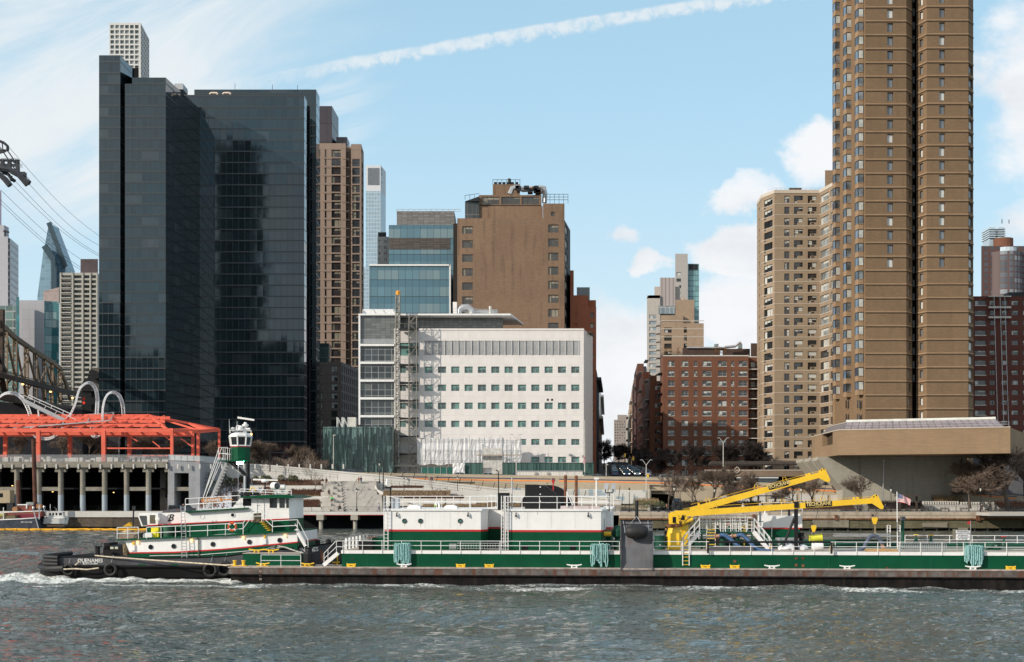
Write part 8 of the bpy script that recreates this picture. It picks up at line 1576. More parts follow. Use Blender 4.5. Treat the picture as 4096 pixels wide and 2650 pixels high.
 for x_ in(441,459):b=fb();b.prism(PP([(x_,2197),(x_+13,2197),(x_+13,2188),(x_,2188)],6.97),(0,.02,0));part('notice_plate',M('plate_cream',(.6,.62,.5),.6),b)
 b=fb();b.lathe([(.2,0),(.3,.3),(.34,.7),(.28,1.0),(.1,1.1)],P(506,2222,5.6),10);b.v=[x+Vector((.05*math.sin(i),.05*math.cos(i*2),0))for i,x in enumerate(b.v)];part('tan_canvas_bundle',M('tan_canvas',(.22,.18,.11),.9,var=.3,sc_=3),b)
 return t
TUG=build_tug()
def tug_things():
 for i,(x_,y_,r,v,lab)in enumerate(((273,2280,.42,4.62,'black tyre fender nearest the tug stern'),(442,2279,.48,4.3,'black tyre fender hung below the tug towing winch'),(841,2281,.52,4.35,'left tyre fender of the pair beside the barge corner'),(897,2276,.55,4.5,'right tyre fender of the pair, half behind the barge corner'))):
  t=vthing('tyre_fender',lab,'tyre',BU(x_,v),v,.8,'tyres hung along the tug hull');b=fb();b.torus(P(x_,y_,v),r,r*.27,'y',26,10);b.build('tyre',[RUBBER],t,w=True,smooth=True);b=fb();q=P(x_,y_,v);b.cyl(q+Vector((0,0,r)),q+Vector((.1,.4,r+.75)),.025,n=4);b.build('chain',[LSTEEL],t,w=True)
 t=vthing('tyre_stack','black rubber fender rolls stacked around the tug stern','fender',BU(215,5),5,1.5)
 for k in range(3):b=fb();hw=[(2.2,5.4),(1.0,6),(.0,6)][k];u0=BU(178,6)-.12;b.tube([(u0+1.9,4.78,1.28+.3*k),(u0+.7,4.95,1.32+.3*k),(u0+.05,6.0,1.34+.3*k),(u0-.1,9,1.34+.3*k),(u0+.05,12,1.34+.3*k)],.17,10);b.build('roll',[RUBBER],t,w=True,smooth=True)
 b=fb();b.tube([(BU(255,4.6),4.62,.95),(BU(200,4.8),4.8,.9),(BU(165,6),6.3,.9),(BU(160,9),9,.9)],.26,8);b.build('stern_roll',[RUBBER],t,w=True,smooth=True)
 t=vthing('life_ring','orange life ring hung on the tug boat deck railing','life ring',BU(929,4.6),4.6,4.4);q=P(929,2108,4.58);b=fb();b.torus(q,.33,.085,'y',24,8);b.build('ring',[M('life_ring_orange',(.60,.10,.04),.6)],t,w=True,smooth=True);b=fb()
 for a in(.8,2.4,3.9,5.5):d=Vector((math.cos(a),0,math.sin(a)));b.cyl(q+d*.23,q+d*.43,.095,n=6)
 b.build('band',[WHITE],t,w=True)
 for x0,x1,lab,m in((1143,1168,'coiled bright teal rope hanging at the tug bow stair, left of two',M('bright_teal_rope',(.10,.33,.38),.9,var=.3,sc_=9)),(1169,1194,'coiled grey teal rope hanging at the tug bow stair, right of two',M('grey_teal_rope',(.22,.30,.28),.9,var=.3,sc_=9))):
  t=vthing('mooring_rope',lab,'rope',BU(x0,5.3),5.3,3);r_=random.Random(x0);b=fb()
  for k in range(8):a=x0+(x1-x0)*(k+.5)/8;wd=r_.uniform(3,8);lo=2195-r_.uniform(0,12);b.tube([P(c,d,5.35-.05*(k%3))for c,d in((a-wd*.5,2140),(a-wd,2155),(a-wd*.9,2180),(a,lo),(a+wd*.9,2180),(a+wd,2155),(a+wd*.5,2140),(a,2137))],.05,6,closed=True)
  b.build('rope_loop',[m],t,w=True,smooth=True)
 t=vthing('tow_line','pale worn tow line stretched from the tug stern deck to the barge corner bollards','rope',BU(380,4.5),4.5,2);b=fb();b.tube([P(380,2223,4.6),P(440,2229,4.4),P(500,2233,4.35),P(603,2241,4.1),P(760,2252,3.),P(905,2262,1.6),P(938,2258,1.2)],.06,8);b.build('rope',[M('worn_rope',(.55,.47,.36),.9,var=.3,sc_=4)],t,w=True,smooth=True)
 b=fb();b.tube([P(255,2278,4.3),P(300,2276,4.25),P(350,2279,4.25),P(395,2273,4.25)],.07,6);b.tube([P(300,2262,4.5),P(322,2244,4.65)],.05,5);tag(b.build('dragging_rope',[MT['worn_rope']],None),'frayed pale rope hanging low along the tug stern side between two tyres','rope')
 b=fb();b.tube([P(1105,2184,5.2),P(1140,2190,4.6),P(1180,2204,3.6),P(1225,2218,2.4)],.07,8);b.tube([P(1105,2184,5.2),P(1060,2200,4),P(1015,2209,3)],.07,8);tag(b.build('bow_line',[M('mixed_rope',(.30,.30,.28),.9,var=.4,sc_=6)],None,smooth=True),'mottled grey bow line tying the tug to the barge capstan and cleats','rope')
 t=vthing('wooden_crate','weathered wooden crates with a rope coil on the tug after deck','crate',BU(505,6),6,3.5);b=fb();b.prism(PP([(476,2158),(476,2136),(546,2134),(546,2155)],5.6),(0,1.6,0));b.build('box',[M('weathered_wood',(.26,.20,.16),.85,var=.25,sc_=2)],t,w=True);b=fb();[b.torus(P(512+r_*2,2129,6.2)+Vector((0,0,.05*r_)),.5-.05*r_,.05,'z',14,5)for r_ in range(4)];b.build('rope_coil',[MANILA],t,w=True)
 b=fb();b.prism(PP([(604,2151),(604,2112),(633,2110),(634,2150)],5.2),(0,.8,0));tag(b.build('yellow_bin',[M('bright_yellow_plastic',(.75,.66,.04),.5)],None),'bright yellow bin on the tug boat deck under the funnel','bin')
 b=fb();b.prism(PP([(573,2152),(571,2142),(580,2133),(606,2134),(608,2150)],5.0),(0,.8,0));tag(b.build('white_cooler',[WHITE],None),'low white box left of the bright yellow bin','box')
 b=fb();q=P(672,2128,5.7);b.lathe([(.42,-.6),(.42,.5),(.48,.52),(.48,.6)],q,14);tag(b.build('green_drum',[M('dull_green_drum',(.04,.11,.07),.6)],None),'dull green drum on the tug boat deck right of the yellow bin','drum')
 t=vthing('deck_davit','dark pole davit with yellow canvas at the after end of the tug boat deck','davit',BU(534,7),7,3.5);b=fb();b.cyl(P(532,2110,7),P(535,2025,7),.07,n=6);b.box(P(532,2030,7).x-.05,P(532,2030,7).x+.2,6.9,7.1,P(535,2040,7).z,P(535,2025,7).z);b.build('pole',[DSTEEL],t,w=True);b=fb();b.prism([P(490,2108,7),P(516,2090,7),P(530,2106,7)],(0,.6,0));b.build('canvas',[M('yellow_canvas',(.65,.38,.03),.8)],t,w=True)
 for a,c_,e,g,lab in((1262,2160,2175,.22,'left black mooring bitt on the tug bow'),(1305,2158,2172,.22,'right black mooring bitt on the tug bow')):b=fb();b.cyl(P(a+9,2185,7),P(a+9,c_,7),g,n=12);tag(b.build('bow_bitt',[BLACK],TUG,w=True))
tug_things()
# far-left bank: work boat, skiff, boom, pile, trailer
def left_bank():
 Y=268;t=thing('work_barge','dark blue work barge with red brown deckhouse moored at the far left','barge',(X_(60,Y),Y,0));HB=M('navy_hull',(.045,.055,.075),.6,var=.25,sc_=1.2,streak=.4,dirt=(.09,.08,.08))
 def part(nm,m,b,p=None):return b.build(nm,[m],p or t,w=True)
 def sq(nm,pts,y,d,m,p=None):b=MB();b.prism([W(a,c,y)for a,c in pts],(0,d,0));return part(nm,m,b,p)
 sq('hull',[(-60,2125),(150,2125),(140,2074),(90,2078),(0,2082),(-60,2083)],Y,6,HB);sq('rub_rail',[(-60,2083),(0,2082),(90,2078),(140,2074),(140,2071),(90,2074),(0,2078),(-60,2080)],Y-.1,6.2,WHITE)
 q=WM(t).inverted()@W(106,2090,Y-.02);text('RTC NO 360',.42,MT['white_letter'],t,q,(math.pi/2,0,0))
 sq('deckhouse',[(15,2078),(15,2052),(165,2046),(165,2066)],Y+2,3,M('ox_red_paint',(.20,.07,.05),.7,var=.2));sq('lower_band',[(60,2074),(60,2060),(165,2056),(165,2070)],Y+1.95,.1,M('maroon_paint',(.16,.025,.04),.6));sq('deckhouse_roof',[(12,2052),(12,2048),(166,2043),(166,2046)],Y+1.9,3.2,WHITE)
 sq('upper_cabin',[(72,2047),(72,2025),(128,2022),(128,2044)],Y+3,1.5,MT['ox_red_paint']);sq('upper_roof',[(69,2022),(69,2018),(108,2018),(108,2035),(104,2035),(104,2022)],Y+2.8,1.8,WHITE);sq('grey_box',[(104,2035),(104,2010),(133,2010),(133,2044)],Y+4,1.5,M('grey_locker',(.25,.28,.27),.6));sq('brown_box',[(145,2034),(145,2018),(164,2018),(164,2034)],Y+2.2,1,M('brown_crate',(.35,.18,.09),.8));sq('brown_tub',[(50,2049),(48,2036),(54,2028),(66,2028),(69,2038),(66,2047)],Y+2.2,1,MT['brown_crate'])
 sq('yellow_deck_box',[(-40,2066),(-40,2058),(14,2056),(14,2064)],Y+.5,2,M('olive_yellow',(.38,.35,.1),.8));sq('hold_coaming',[(-50,2080),(-50,2066),(60,2062),(60,2076)],Y+.4,2,M('mud_brown',(.14,.11,.07),.9))
 b=MB();b.cyl(W(131,2030,Y-.5),W(155,2118,Y-.5),.12,n=6);b.cyl(W(174,2030,Y+1),W(190,2074,Y+1),.10,n=6);b.lathe([(.2,-.3),(.3,0),(.2,.3)],W(134,2033,Y-.5),8);b.lathe([(.2,-.3),(.3,0),(.2,.3)],W(177,2030,Y+1),8);part('davit',LSTEEL,b)
 for x_ in(14,157):b=MB();b.cyl(W(x_,2078,Y+.2),W(x_,2022 if x_>20 else 2030,Y+.2),.09,n=6);part('white_post',WHITE,b)
 Y=271;t=thing('motorboat','small white cabin motorboat with a black outboard moored by the river wall','motorboat',(X_(210,Y),Y,.4));part=lambda nm,m,b,p=None:b.build(nm,[m],p or t,w=True)
 WH=M('gelcoat_white',(.70,.70,.68),.35,var=.03);b=MB()
 st=[(146,.8,2074),(160,.95,2075),(200,1.0,2076),(235,.95,2075),(258,.5,2073),(269,.05,2071)];rg=[]
 for px,hb,py in st:x,z=X_(px,Y),Z_(py,Y);rg.append([b.add(q)for q in((x-(.4 if px>250 else 0),Y+1,Z_(2100,Y)),(x-(.3 if px>250 else 0),Y+1-hb*.8,Z_(2096,Y)),(x,Y+1-hb,z),(x,Y+1+hb,z),(x-(.3 if px>250 else 0),Y+1+hb*.8,Z_(2096,Y)))])
 for A,B_ in zip(rg,rg[1:]):
  for k in range(5):b.idx([A[k],A[(k+1)%5],B_[(k+1)%5],B_[k]])
 b.idx(rg[0][::-1]);b.idx(rg[-1]);part('hull',WH,b);b=MB();b.prism([W(a,c,Y+.3)for a,c in((193,2075),(195,2052),(250,2051),(251,2062),(264,2069),(264,2074))],(0,1.4,0));cb=part('cabin',WH,b)
 for a,c in((197,204),(209,216),(222,229),(236,247)):b=MB();b.prism([W(a,2062,Y+.27),W(c,2062,Y+.27),W(c,2053,Y+.27),W(a,2053,Y+.27)],(0,.04,0));part('window',GLASS,b,cb)
 b=MB();b.box(X_(192,Y),X_(250,Y),Y+.2,Y+1.8,Z_(2051,Y),Z_(2048,Y));part('cabin_roof',WH,b);b=MB();b.prism([W(a,c,Y-.1)for a,c in((160,2090),(158,2070),(164,2064),(174,2066),(173,2085),(168,2100))],(0,.5,0));part('outboard_motor',BLACK,b);b=MB();b.cyl(W(201,2050,Y+.5),W(201,2018,Y+.5),.06,n=5);b.cyl(W(224,2050,Y+1),W(226,2035,Y+1),.03,n=4);part('aerial',WHITE,b);b=MB();b.tube([W(227,2047,Y+1),W(225,2040,Y+1),W(217,2029,Y+1)],.03,4);part('bracket',LSTEEL,b)
 b=MB();b.box(X_(168,Y),X_(256,Y),Y-.3,Y+2,.15,.55);tag(b.build('float',[DSTEEL]),'dark float under the white cabin motorboat','pontoon')
 t=thing('containment_boom','orange yellow floating boom strung along the water at the far left','boom',(X_(200,264),264,.2));b=MB();r_=random.Random(4);b.tube([(X_(p,264),264+r_.uniform(-.2,.2),.22+r_.uniform(-.04,.06))for p in range(-200,620,14)],.24,7);b.build('float_tube',[M('boom_orange',(.80,.40,.03),.6)],t,w=True,smooth=True);b=MB();[b.torus((X_(p,264),264,.22),.25,.04,'x',8,4)for p in range(20,480,48)];b.build('collar',[DSTEEL],t,w=True)
 for i,(a,y0,y1,Y,lab)in enumerate(((137,1757,2050,273,'tall leaning rust brown steel pile in front of the garage columns'),(72,1922,2050,276,'shorter rust brown steel pile beside the left garage column'))):b=MB();b.cyl((X_(a+7,Y),Y,-1),W(a-3 if i==0 else a,y0,Y),.44,n=12);b.cyl(W(a-10,y0+15,Y),W(a+12,y0+15,Y),.1,n=5)if i==0 else None;tag(b.build('steel_pile',[M('pile_rust',(.12,.055,.04),.85,var=.35,streak=.5,dirt=(.05,.03,.03))]),lab,'pile')
 t=thing('site_cabin','tan corrugated site cabin with a small dark window at the left edge','cabin',(X_(0,279),279,3.8));b=MB();b.box(X_(-60,279),X_(40,279),279,281.5,5.6,Z_(1962,279));b.build('body',[MGrid('corrugated_tan',(.42,.34,.22),(.30,.24,.16),.35,9,lw=.12,lh=.01,rough=.7,wob=0,var=.05)],t,w=True);b=MB();b.box(X_(2,279)-.5,X_(11,279),278.95,279,Z_(1990,279),Z_(1974,279));b.build('window',[GLASS],t,w=True);b=MB();b.box(X_(-60,279),X_(-2,279),279,281.5,3.8,5.59);b.box(X_(27,279),X_(52,279),279,280,3.8,Z_(2012,279));b.build('base',[DSTEEL],t,w=True)
left_bank()
# far left: bridge, towers, cable car tower
def left_far():
 def tower(label,pts,z0,py,m,nm='office_tower',cat='office tower',ops={},style='three',mats=None,cap=90,depth=.5):
  t=bld(label,(X_(*pts[0]),pts[0][1],z0),nm,cat);b=MB();fs=body(b,pts,z0,Z_(py,pts[0][1]),ops,depth);b.build('wall',[m],t,w=True);st=None
  for i,o in ops.items():st=windows(t,fs[i],o,style,mats,depth,5,cap=cap,state=st)
  finish(t,st);return t
 Y=470;P_=[(241,Y),(391,Y),(420,Y+20),(241,Y+20)];f=Face(P_[0],P_[1]);rows=rowsz(1102,1114,19.6,27,Y);o=gridops(f,[(247,286),(296,326),(336,358),(365,385)],rows)
 t=tower('pale gridded apartment slab with balconies just left of the black glass tower',P_,12,1092,M('pale_grid_concrete',(.42,.41,.37),.8,var=.05),'apartment_slab','apartment building',{0:o},'six',[FRAME,M('grid_slab_glass',(.14,.17,.17),.1,var=.6,sc_=.2),BLIND],depth=.9)
 b=MB()
 for r in rows:b.box(X_(247,Y),X_(286,Y),Y-.5,Y,r[0]-.15,r[0]+.1);
 b.build('balcony_slab',[LCONC],t,w=True);b=MB()
 for p in(291,331,361.5,388,243):b.box(X_(p-3,Y),X_(p+3,Y),Y-.3,Y,12,Z_(1092,Y))
 b.build('pilaster',[MT['pale_grid_concrete']],t,w=True);b=MB();body(b,[(322,Y+6),(392,Y+6),(392,Y+14),(322,Y+14)],Z_(1092,Y),Z_(1037,Y+6));b.build('bulkhead',[M('plum_bulkhead',(.09,.07,.075),.6)],t,w=True)
 Y=560;t=bld('blank lilac grey panelled tower with teal glass flank behind the bridge',(X_(120,Y),Y,15),'office_tower','office tower')
 b=MB();body(b,[(76,Y),(177,Y),(180,Y+15),(76,Y+15)],12,Z_(1202,Y));b.build('wall',[MGrid('lilac_panel',(.36,.36,.385),(.30,.30,.33),2.8,4.2,lw=.12,lh=.12,rough=.6,var=.03,wob=0)],t,w=True)
 b=MB();body(b,[(177.3,Y),(206,Y+2),(236,Y+2),(240,Y+18),(178,Y+18)],12,Z_(1204,Y));b.build('glass_flank',[MGrid('sea_teal_glass',(.035,.17,.19),(.03,.08,.09),2.0,3.5,lw=.12,lh=.25,rough=.08,var=.3,blind=(.2,.3,.31),bp=.15,wob=.03,spec=.7)],t,w=True)
 tower('small pinkish gabled block between the lilac tower and the gridded slab',[(173,620),(236,620),(236,640),(173,640)],15,1165,M('pinkish_stone',(.38,.31,.29),.8),'gabled_block','building')
 b=MB();b.prism([W(173,1166,620),W(236,1166,620),W(236,1150,620)],(0,10,0));tag(b.build('gable_roof',[MT['pinkish_stone']]),None);o=b
 bpy.data.objects['gable_roof'].parent=bpy.data.objects['gabled_block'];bpy.data.objects['gable_roof'].matrix_basis=WM(bpy.data.objects['gabled_block']).inverted()
 Y=1400;t=bld('pointed blue glass skyscraper with slanting blades at the far left',(X_(200,Y),Y,20),'glass_skyscraper','skyscraper');gm=MGrid('blade_glass',(.10,.19,.26),(.16,.24,.30),5,4.5,lw=.5,lh=.6,rough=.12,var=.25,wob=.02)
 b=MB();b.prism([W(a,c,Y)for a,c in((148,1260),(178,988),(196,892),(262,1067),(262,1260))],(0,30,0));b.build('rear_blade',[gm],t,w=True)
 b=MB();b.prism([W(a,c,Y-14)for a,c in((148,1260),(150,1185),(176,985),(208,1040),(208,1260))],(0,12,0));b.build('front_blade',[MGrid('blade_glass_b',(.16,.27,.34),(.2,.3,.36),5,4.5,lw=.5,lh=.6,rough=.12,var=.2,wob=.02)],t,w=True)
 b=MB();b.bar(W(196,892,Y-1),W(262,1067,Y-1),3,5);b.bar(W(178,985,Y-15),W(216,1042,Y-15),4,6);b.bar(W(216,1040,Y-15),W(216,1260,Y-15),4,6);b.build('edge_fin',[M('dark_fin',(.03,.06,.08),.3)],t,w=True)
 Y=640;t=bld('pale grey slab with a striped glass flank cut by the left edge',(X_(10,Y),Y,15),'office_tower','office tower');b=MB();body(b,[(-60,Y),(32,Y),(36,Y+10),(-60,Y+10)],12,Z_(947,Y));b.build('wall',[M('pale_grey_panel',(.42,.42,.45),.7,var=.03)],t,w=True);b=MB();body(b,[(32.5,Y+1),(40,Y+1),(74,Y+20),(32.5,Y+20)],12,Z_(952,Y));b.build('glass_flank',[MGrid('striped_flank',(.12,.13,.15),(.4,.38,.4),9,3.4,lw=.2,lh=1.2,rough=.2,wob=0)],t,w=True);b=MB();b.box(X_(-40,Y),X_(10,Y),Y+2,Y+8,Z_(947,Y),Z_(898,Y));b.build('plant_room',[MT['pale_grey_panel']],t,w=True);b=MB();b.bar(W(20,947,Y+2),W(22,922,Y+2),.5);b.bar(W(14,925,Y+2),W(36,930,Y+2),.8);b.build('roof_crane',[DSTEEL],t,w=True)
 tower('very slender dark edged tower barely entering at the left edge',[(-40,900),(4,900),(6,910),(-40,910)],15,763,M('violet_grey',(.20,.18,.26),.4),'slender_tower','skyscraper')
 tower('low mirrored glass block at the left edge above the bridge',[(-40,520),(62,520),(64,530),(-40,530)],12,1224,MGrid('mirror_block',(.10,.16,.15),(.3,.33,.32),3,3.4,lw=.2,lh=.5,rough=.1,var=.5,wob=.04),'glass_block','office building');
 tower('narrow teal slab squeezed between the mirrored block and the lilac tower',[(65,545),(77,545),(77,556),(65,556)],12,1189,MT['sea_teal_glass']if 'sea_teal_glass' in MT else GLASSG,'teal_slab','office building')
left_far()
def bridge():
 t=thing('cantilever_bridge','brown steel truss bridge descending from the left edge behind the pavilion','bridge',(X_(100,340),340,12));ST=M('bridge_steel',(.27,.205,.145),.75,var=.15,sc_=.6,streak=.3,dirt=(.12,.08,.06));DKS=M('bridge_dark_steel',(.075,.055,.045),.8,var=.2)  # second, darker brown steel for decks, deck fence and tower leg
 Yf=lambda p:325+max(p,-60)*.42
 def Q(p,c,dy=0):return W(p,c,Yf(p)+dy)
 top=lambda p:np.interp(p,[-60,6,60,141,206,240,275],[1262,1300,1352,1408,1448,1474,1560]);bot=lambda p:np.interp(p,[-60,20,150,300],[1478,1495,1532,1565]);low=lambda p:np.interp(p,[-60,20,150,300],[1560,1580,1606,1625])
 posts=[-50,-12,21,60,105,141,177,206,239]
 def part(nm,m,b):return b.build(nm,[m],t,w=True)
 for dy in(0,14):
  b=MB()
  for a,c in zip(posts,posts[1:]+[275]):b.bar(Q(a,top(a),dy),Q(c,top(c)if c<275 else 1562,dy),.9,1.3)
  part('top_chord',ST,b)
  for i,p in enumerate(posts):
   b=MB();A,B_=Q(p,top(p)+4,dy),Q(p,low(p),dy);
   for s_ in(-.55,.55):b.bar(A+Vector((s_,0,0)),B_+Vector((s_,0,0)),.28,.5)
   n=int((A.z-B_.z)/1.3)
   for k in range(n):z=A.z-(A.z-B_.z)*k/n;z2=A.z-(A.z-B_.z)*(k+1)/n;b.bar((A.x-.55,A.y,z),(A.x+.55,A.y,z2),.14,.2);b.bar((A.x+.55,A.y,z),(A.x-.55,A.y,z2),.14,.2)
   part('lattice_post',ST,b)
  b=MB()
  for i,(a,c)in enumerate(zip(posts,posts[1:])):
   if i%2:b.bar(Q(a,top(a)+6,dy),Q(c,low(c)-8,dy),.5,.7);b.bar(Q(a,low(a)-40,dy),Q(c,top(c)+60,dy),.3,.4)
   else:b.bar(Q(a,top(a)+6,dy),Q(c,bot(c)-6,dy),.5,.7);b.bar(Q(a,bot(a)+45,dy),Q(c,bot(c)-10,dy),.5,.6)
  b.bar(Q(245,1478,dy),Q(280,1600,dy),.7,.9);part('diagonal',ST,b)
 b=MB()
 for p in posts:
  if p>0:b.bar(Q(p,top(p)+30),Q(p,top(p)+30,14),.5,.6);b.bar(Q(p,top(p)+8),Q(p,top(p)+8,14),.5,.6);b.bar(Q(p,top(p)+30),Q(p,top(p)+8,14),.25)
 part('portal_frame',ST,b)
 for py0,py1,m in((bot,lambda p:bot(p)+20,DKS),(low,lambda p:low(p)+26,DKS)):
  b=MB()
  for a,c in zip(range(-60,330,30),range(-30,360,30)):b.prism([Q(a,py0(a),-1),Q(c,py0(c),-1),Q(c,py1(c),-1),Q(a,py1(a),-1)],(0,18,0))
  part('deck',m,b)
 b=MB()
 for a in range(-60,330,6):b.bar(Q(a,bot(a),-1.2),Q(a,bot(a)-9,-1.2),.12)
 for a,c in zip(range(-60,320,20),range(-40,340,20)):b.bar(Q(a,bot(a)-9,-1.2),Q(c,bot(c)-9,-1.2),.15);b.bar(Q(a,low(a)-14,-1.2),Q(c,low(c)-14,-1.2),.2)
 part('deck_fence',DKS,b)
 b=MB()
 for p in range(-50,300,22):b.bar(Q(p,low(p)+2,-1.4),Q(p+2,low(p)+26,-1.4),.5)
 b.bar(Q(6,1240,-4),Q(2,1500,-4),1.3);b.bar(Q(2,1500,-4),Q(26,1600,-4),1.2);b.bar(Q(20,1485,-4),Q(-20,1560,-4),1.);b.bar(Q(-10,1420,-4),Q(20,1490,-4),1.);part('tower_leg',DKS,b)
 for p,c in((91,1538),(202,1568),(290,1593)):b=MB();q=Q(p,c,-2);b.lathe([(.2,-.25),(.42,0),(.2,.25)],q,8);part('deck_lamp',MT['amber_lamp'],b)
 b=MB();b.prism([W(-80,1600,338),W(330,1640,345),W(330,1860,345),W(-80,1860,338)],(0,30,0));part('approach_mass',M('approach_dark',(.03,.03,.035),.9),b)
 t=thing('stone_pier','domed dark stone bridge pier between the bridge end and the black tower','tower',(X_(360,360),360,12));Y=360;ms=MWall('dark_ashlar',(.12,.11,.10),1.2,.12,.4,jc=(.06,.055,.05),jw=.1)
 b=MB();body(b,[(326,Y),(400,Y),(400,372),(330,372)],10,Z_(1565,Y));b.build('shaft',[ms],t,w=True);b=MB();b.prism([W(326,1565,Y-.6)]+[W(362-38*math.cos(a),1552-42*math.sin(a),Y-.6)for a in[k*math.pi/8 for k in range(9)]]+[W(400,1565,Y-.6)],(0,10,0));b.build('arch_head',[ms],t,w=True);b=MB();b.prism([W(350,1515,Y),W(356,1486,Y),W(368,1472,Y),(X_(400,Y),Y,Z_(1472,Y)),(X_(400,Y),Y,Z_(1515,Y))],(0,10,0));b.build('dome',[ms],t,w=True)
 b=MB();
 for c in(1640,1590):b.prism([W(366,c,Y-.1),W(374,c,Y-.1),W(374,c-22,Y-.1),W(366,c-22,Y-.1)],(0,.1,0))
 b.build('window',[DARKV],t,w=True)
 t=thing('red_signal_sign','two red diamond signs stacked in front of the stone bridge pier','road sign',W(335,1600,356));
 for c in(1596,1612):b=MB();b.prism([W(335,c-7,356),W(342,c,356),W(335,c+7,356),W(328,c,356)],(0,.1,0));b.build('diamond',[M('signal_red',(.75,.05,.03),.5)],t,w=True)
 b=MB();b.cyl(W(335,1612,356.3),W(335,1860,356.3),.1,n=5);b.build('post',[DSTEEL],t,w=True)
bridge()
def tramway():
 t=thing('cable_car_tower','dark steel head of the aerial cable car tower at the left edge','tower',(X_(-40,420),420,12));Y=420;S_=M('tram_steel',(.05,.055,.065),.6,var=.2)
 def part(nm,b):return b.build(nm,[S_],t,w=True)
 b=MB();lattice(b,X_(-110,Y),X_(-50,Y),Y-2,Y+3,12,Z_(560,Y),6,.3);part('mast',b)
 b=MB();b.tube([W(-60,555,Y),W(-10,562,Y),W(15,572,Y),(W(30,585,Y)),W(31,603,Y)],.5,6);b.bar(W(-60,600,Y),W(33,603,Y),.6);b.bar(W(-60,630,Y),W(22,605,Y),.6);b.bar(W(8,565,Y),W(12,605,Y),.3);b.bar(W(30,603,Y),W(66,655,Y),.35);b.bar(W(0,590,Y),W(68,690,Y),.35);part('head_frame',b)
 b=MB();b.bar(W(-60,640,Y),W(44,643,Y),.7);b.bar(W(-60,660,Y),W(66,662,Y),.8);b.bar(W(44,640,Y),W(68,655,Y),.8)
 for a in(10,38,70):b.bar(W(a,640,Y),W(a+1,690,Y),1.1)
 part('upper_gantry',b);b=MB();b.tube([W(-60,676,Y-1),W(10,676,Y-1),W(45,682,Y-1),W(75,700,Y-1),W(100,722,Y-1),W(118,733,Y-1)],.95,6);b.tube([W(45,690,Y-1),W(75,706,Y-1),W(107,743,Y-1)],.6,6);part('cable_saddle',b)
 b=MB();b.bar(W(78,692,Y),W(100,692,Y),.6);b.bar(W(98,692,Y),W(98,716,Y),1.1);b.tube([W(12,690,Y),W(35,700,Y),W(45,715,Y),W(60,726,Y)],.6,5);b.tube([W(45,705,Y),W(46,722,Y),W(60,724,Y)],.5,5);b.tube([W(-60,700,Y-3),W(0,700,Y-3),W(20,718,Y-3),W(40,743,Y-3)],1.0,6);part('sheave_train',b)
 b=MB()
 for p0,p1,n in(((5,634),(70,636),7),((78,655),(88,660),2),((100,702),(118,718),4),((20,668),(66,685),6)):
  b.bar(W(*p0,Y-1),W(*p1,Y-1),.1)
  for k in range(n+1):f=k/n;q=(p0[0]+(p1[0]-p0[0])*f,p0[1]+(p1[1]-p0[1])*f);b.bar(W(*q,Y-1),W(q[0],q[1]+14,Y-1),.1)
 part('catwalk_railing',b)
 for i,(a,c,e,lab)in enumerate(((31,584,944,'topmost'),(114,734,982,'second'),(26,716,1026,'third'),(62,726,1018,'fourth'),(3,761,1082,'fifth'),(0,799,1112,'sixth'),(0,813,1122,'lowest'))):
  b=MB();A,B_=W(a,c,Y),W(396,e,640);b.tube([A.lerp(B_,k/8)-Vector((0,0,5*math.sin(math.pi*k/8)*.5))for k in range(9)],.085,4);tag(b.build('tram_cable',[S_]),lab+' tramway cable running down to the right behind the black tower','cable','aerial tramway cables')
tramway()
# street lamps, people, dogs, vehicles
GLOWG=M('lantern_glass',(.62,.60,.52),.3,var=.05)
def lantern_meshes():
 a=MB();a.lathe([(.20,0),(.17,.35),(.10,.45),(.08,.8),(.065,1.),(.05,3.3),(.08,3.35),(.05,3.4)],n=8)
 b=MB();b.lathe([(.08,3.4),(.17,3.85)],n=6);c=MB();c.lathe([(.22,3.85),(.12,4.05),(.04,4.12),(.02,4.3)],n=6)
 return(a.mesh('post',BLACK),b.mesh('lantern',GLOWG),c.mesh('lantern_cap',BLACK))
LM=lantern_meshes()
for px,top,base_,Y,lab in((1518,1845,1934,292,'tall black park lantern at the head of the broad steps'),(1427,1950,2045,271.5,'black park lantern on the pier deck in front of the broad steps'),(1616,1909,1981,288,'black park lantern on the lawn behind the left barge deckhouse'),(1781,1949,2018,279,'shorter black park lantern behind the left barge deckhouse'),(1830,1902,1983,288,'black park lantern second from the left behind the barge deckhouse rails'),(2517,1949,2049,266,'black park lantern left of the grey fender chute, in front of the tile mural'),(2697,1942,2040,270,'black park lantern beside the thin tree by the underpass'),(2858,1949,2042,268,'black park lantern left of the upper crane boom plate'),(3205,1946,2042,268,'black park lantern between the two crane booms'),(3564,1946,2049,265,'black park lantern just left of the striped national flag'),(3922,1944,2045,268,'black park lantern among the trees at the right edge'),(2188,1930,1990,290,'black park lantern behind the black machinery hood')):
 z=Z_(base_,Y);t=thing('park_lantern',lab,'street lamp',(X_(px,Y),Y,z),0,'black park lanterns');s_=(Z_(top,Y)-z)/4.3;t.scale=(s_,s_,s_)
 for nm,me in zip(('post','lantern','lantern_cap'),LM):o=bpy.data.objects.new(nm,me);COL.objects.link(o);o.parent=t
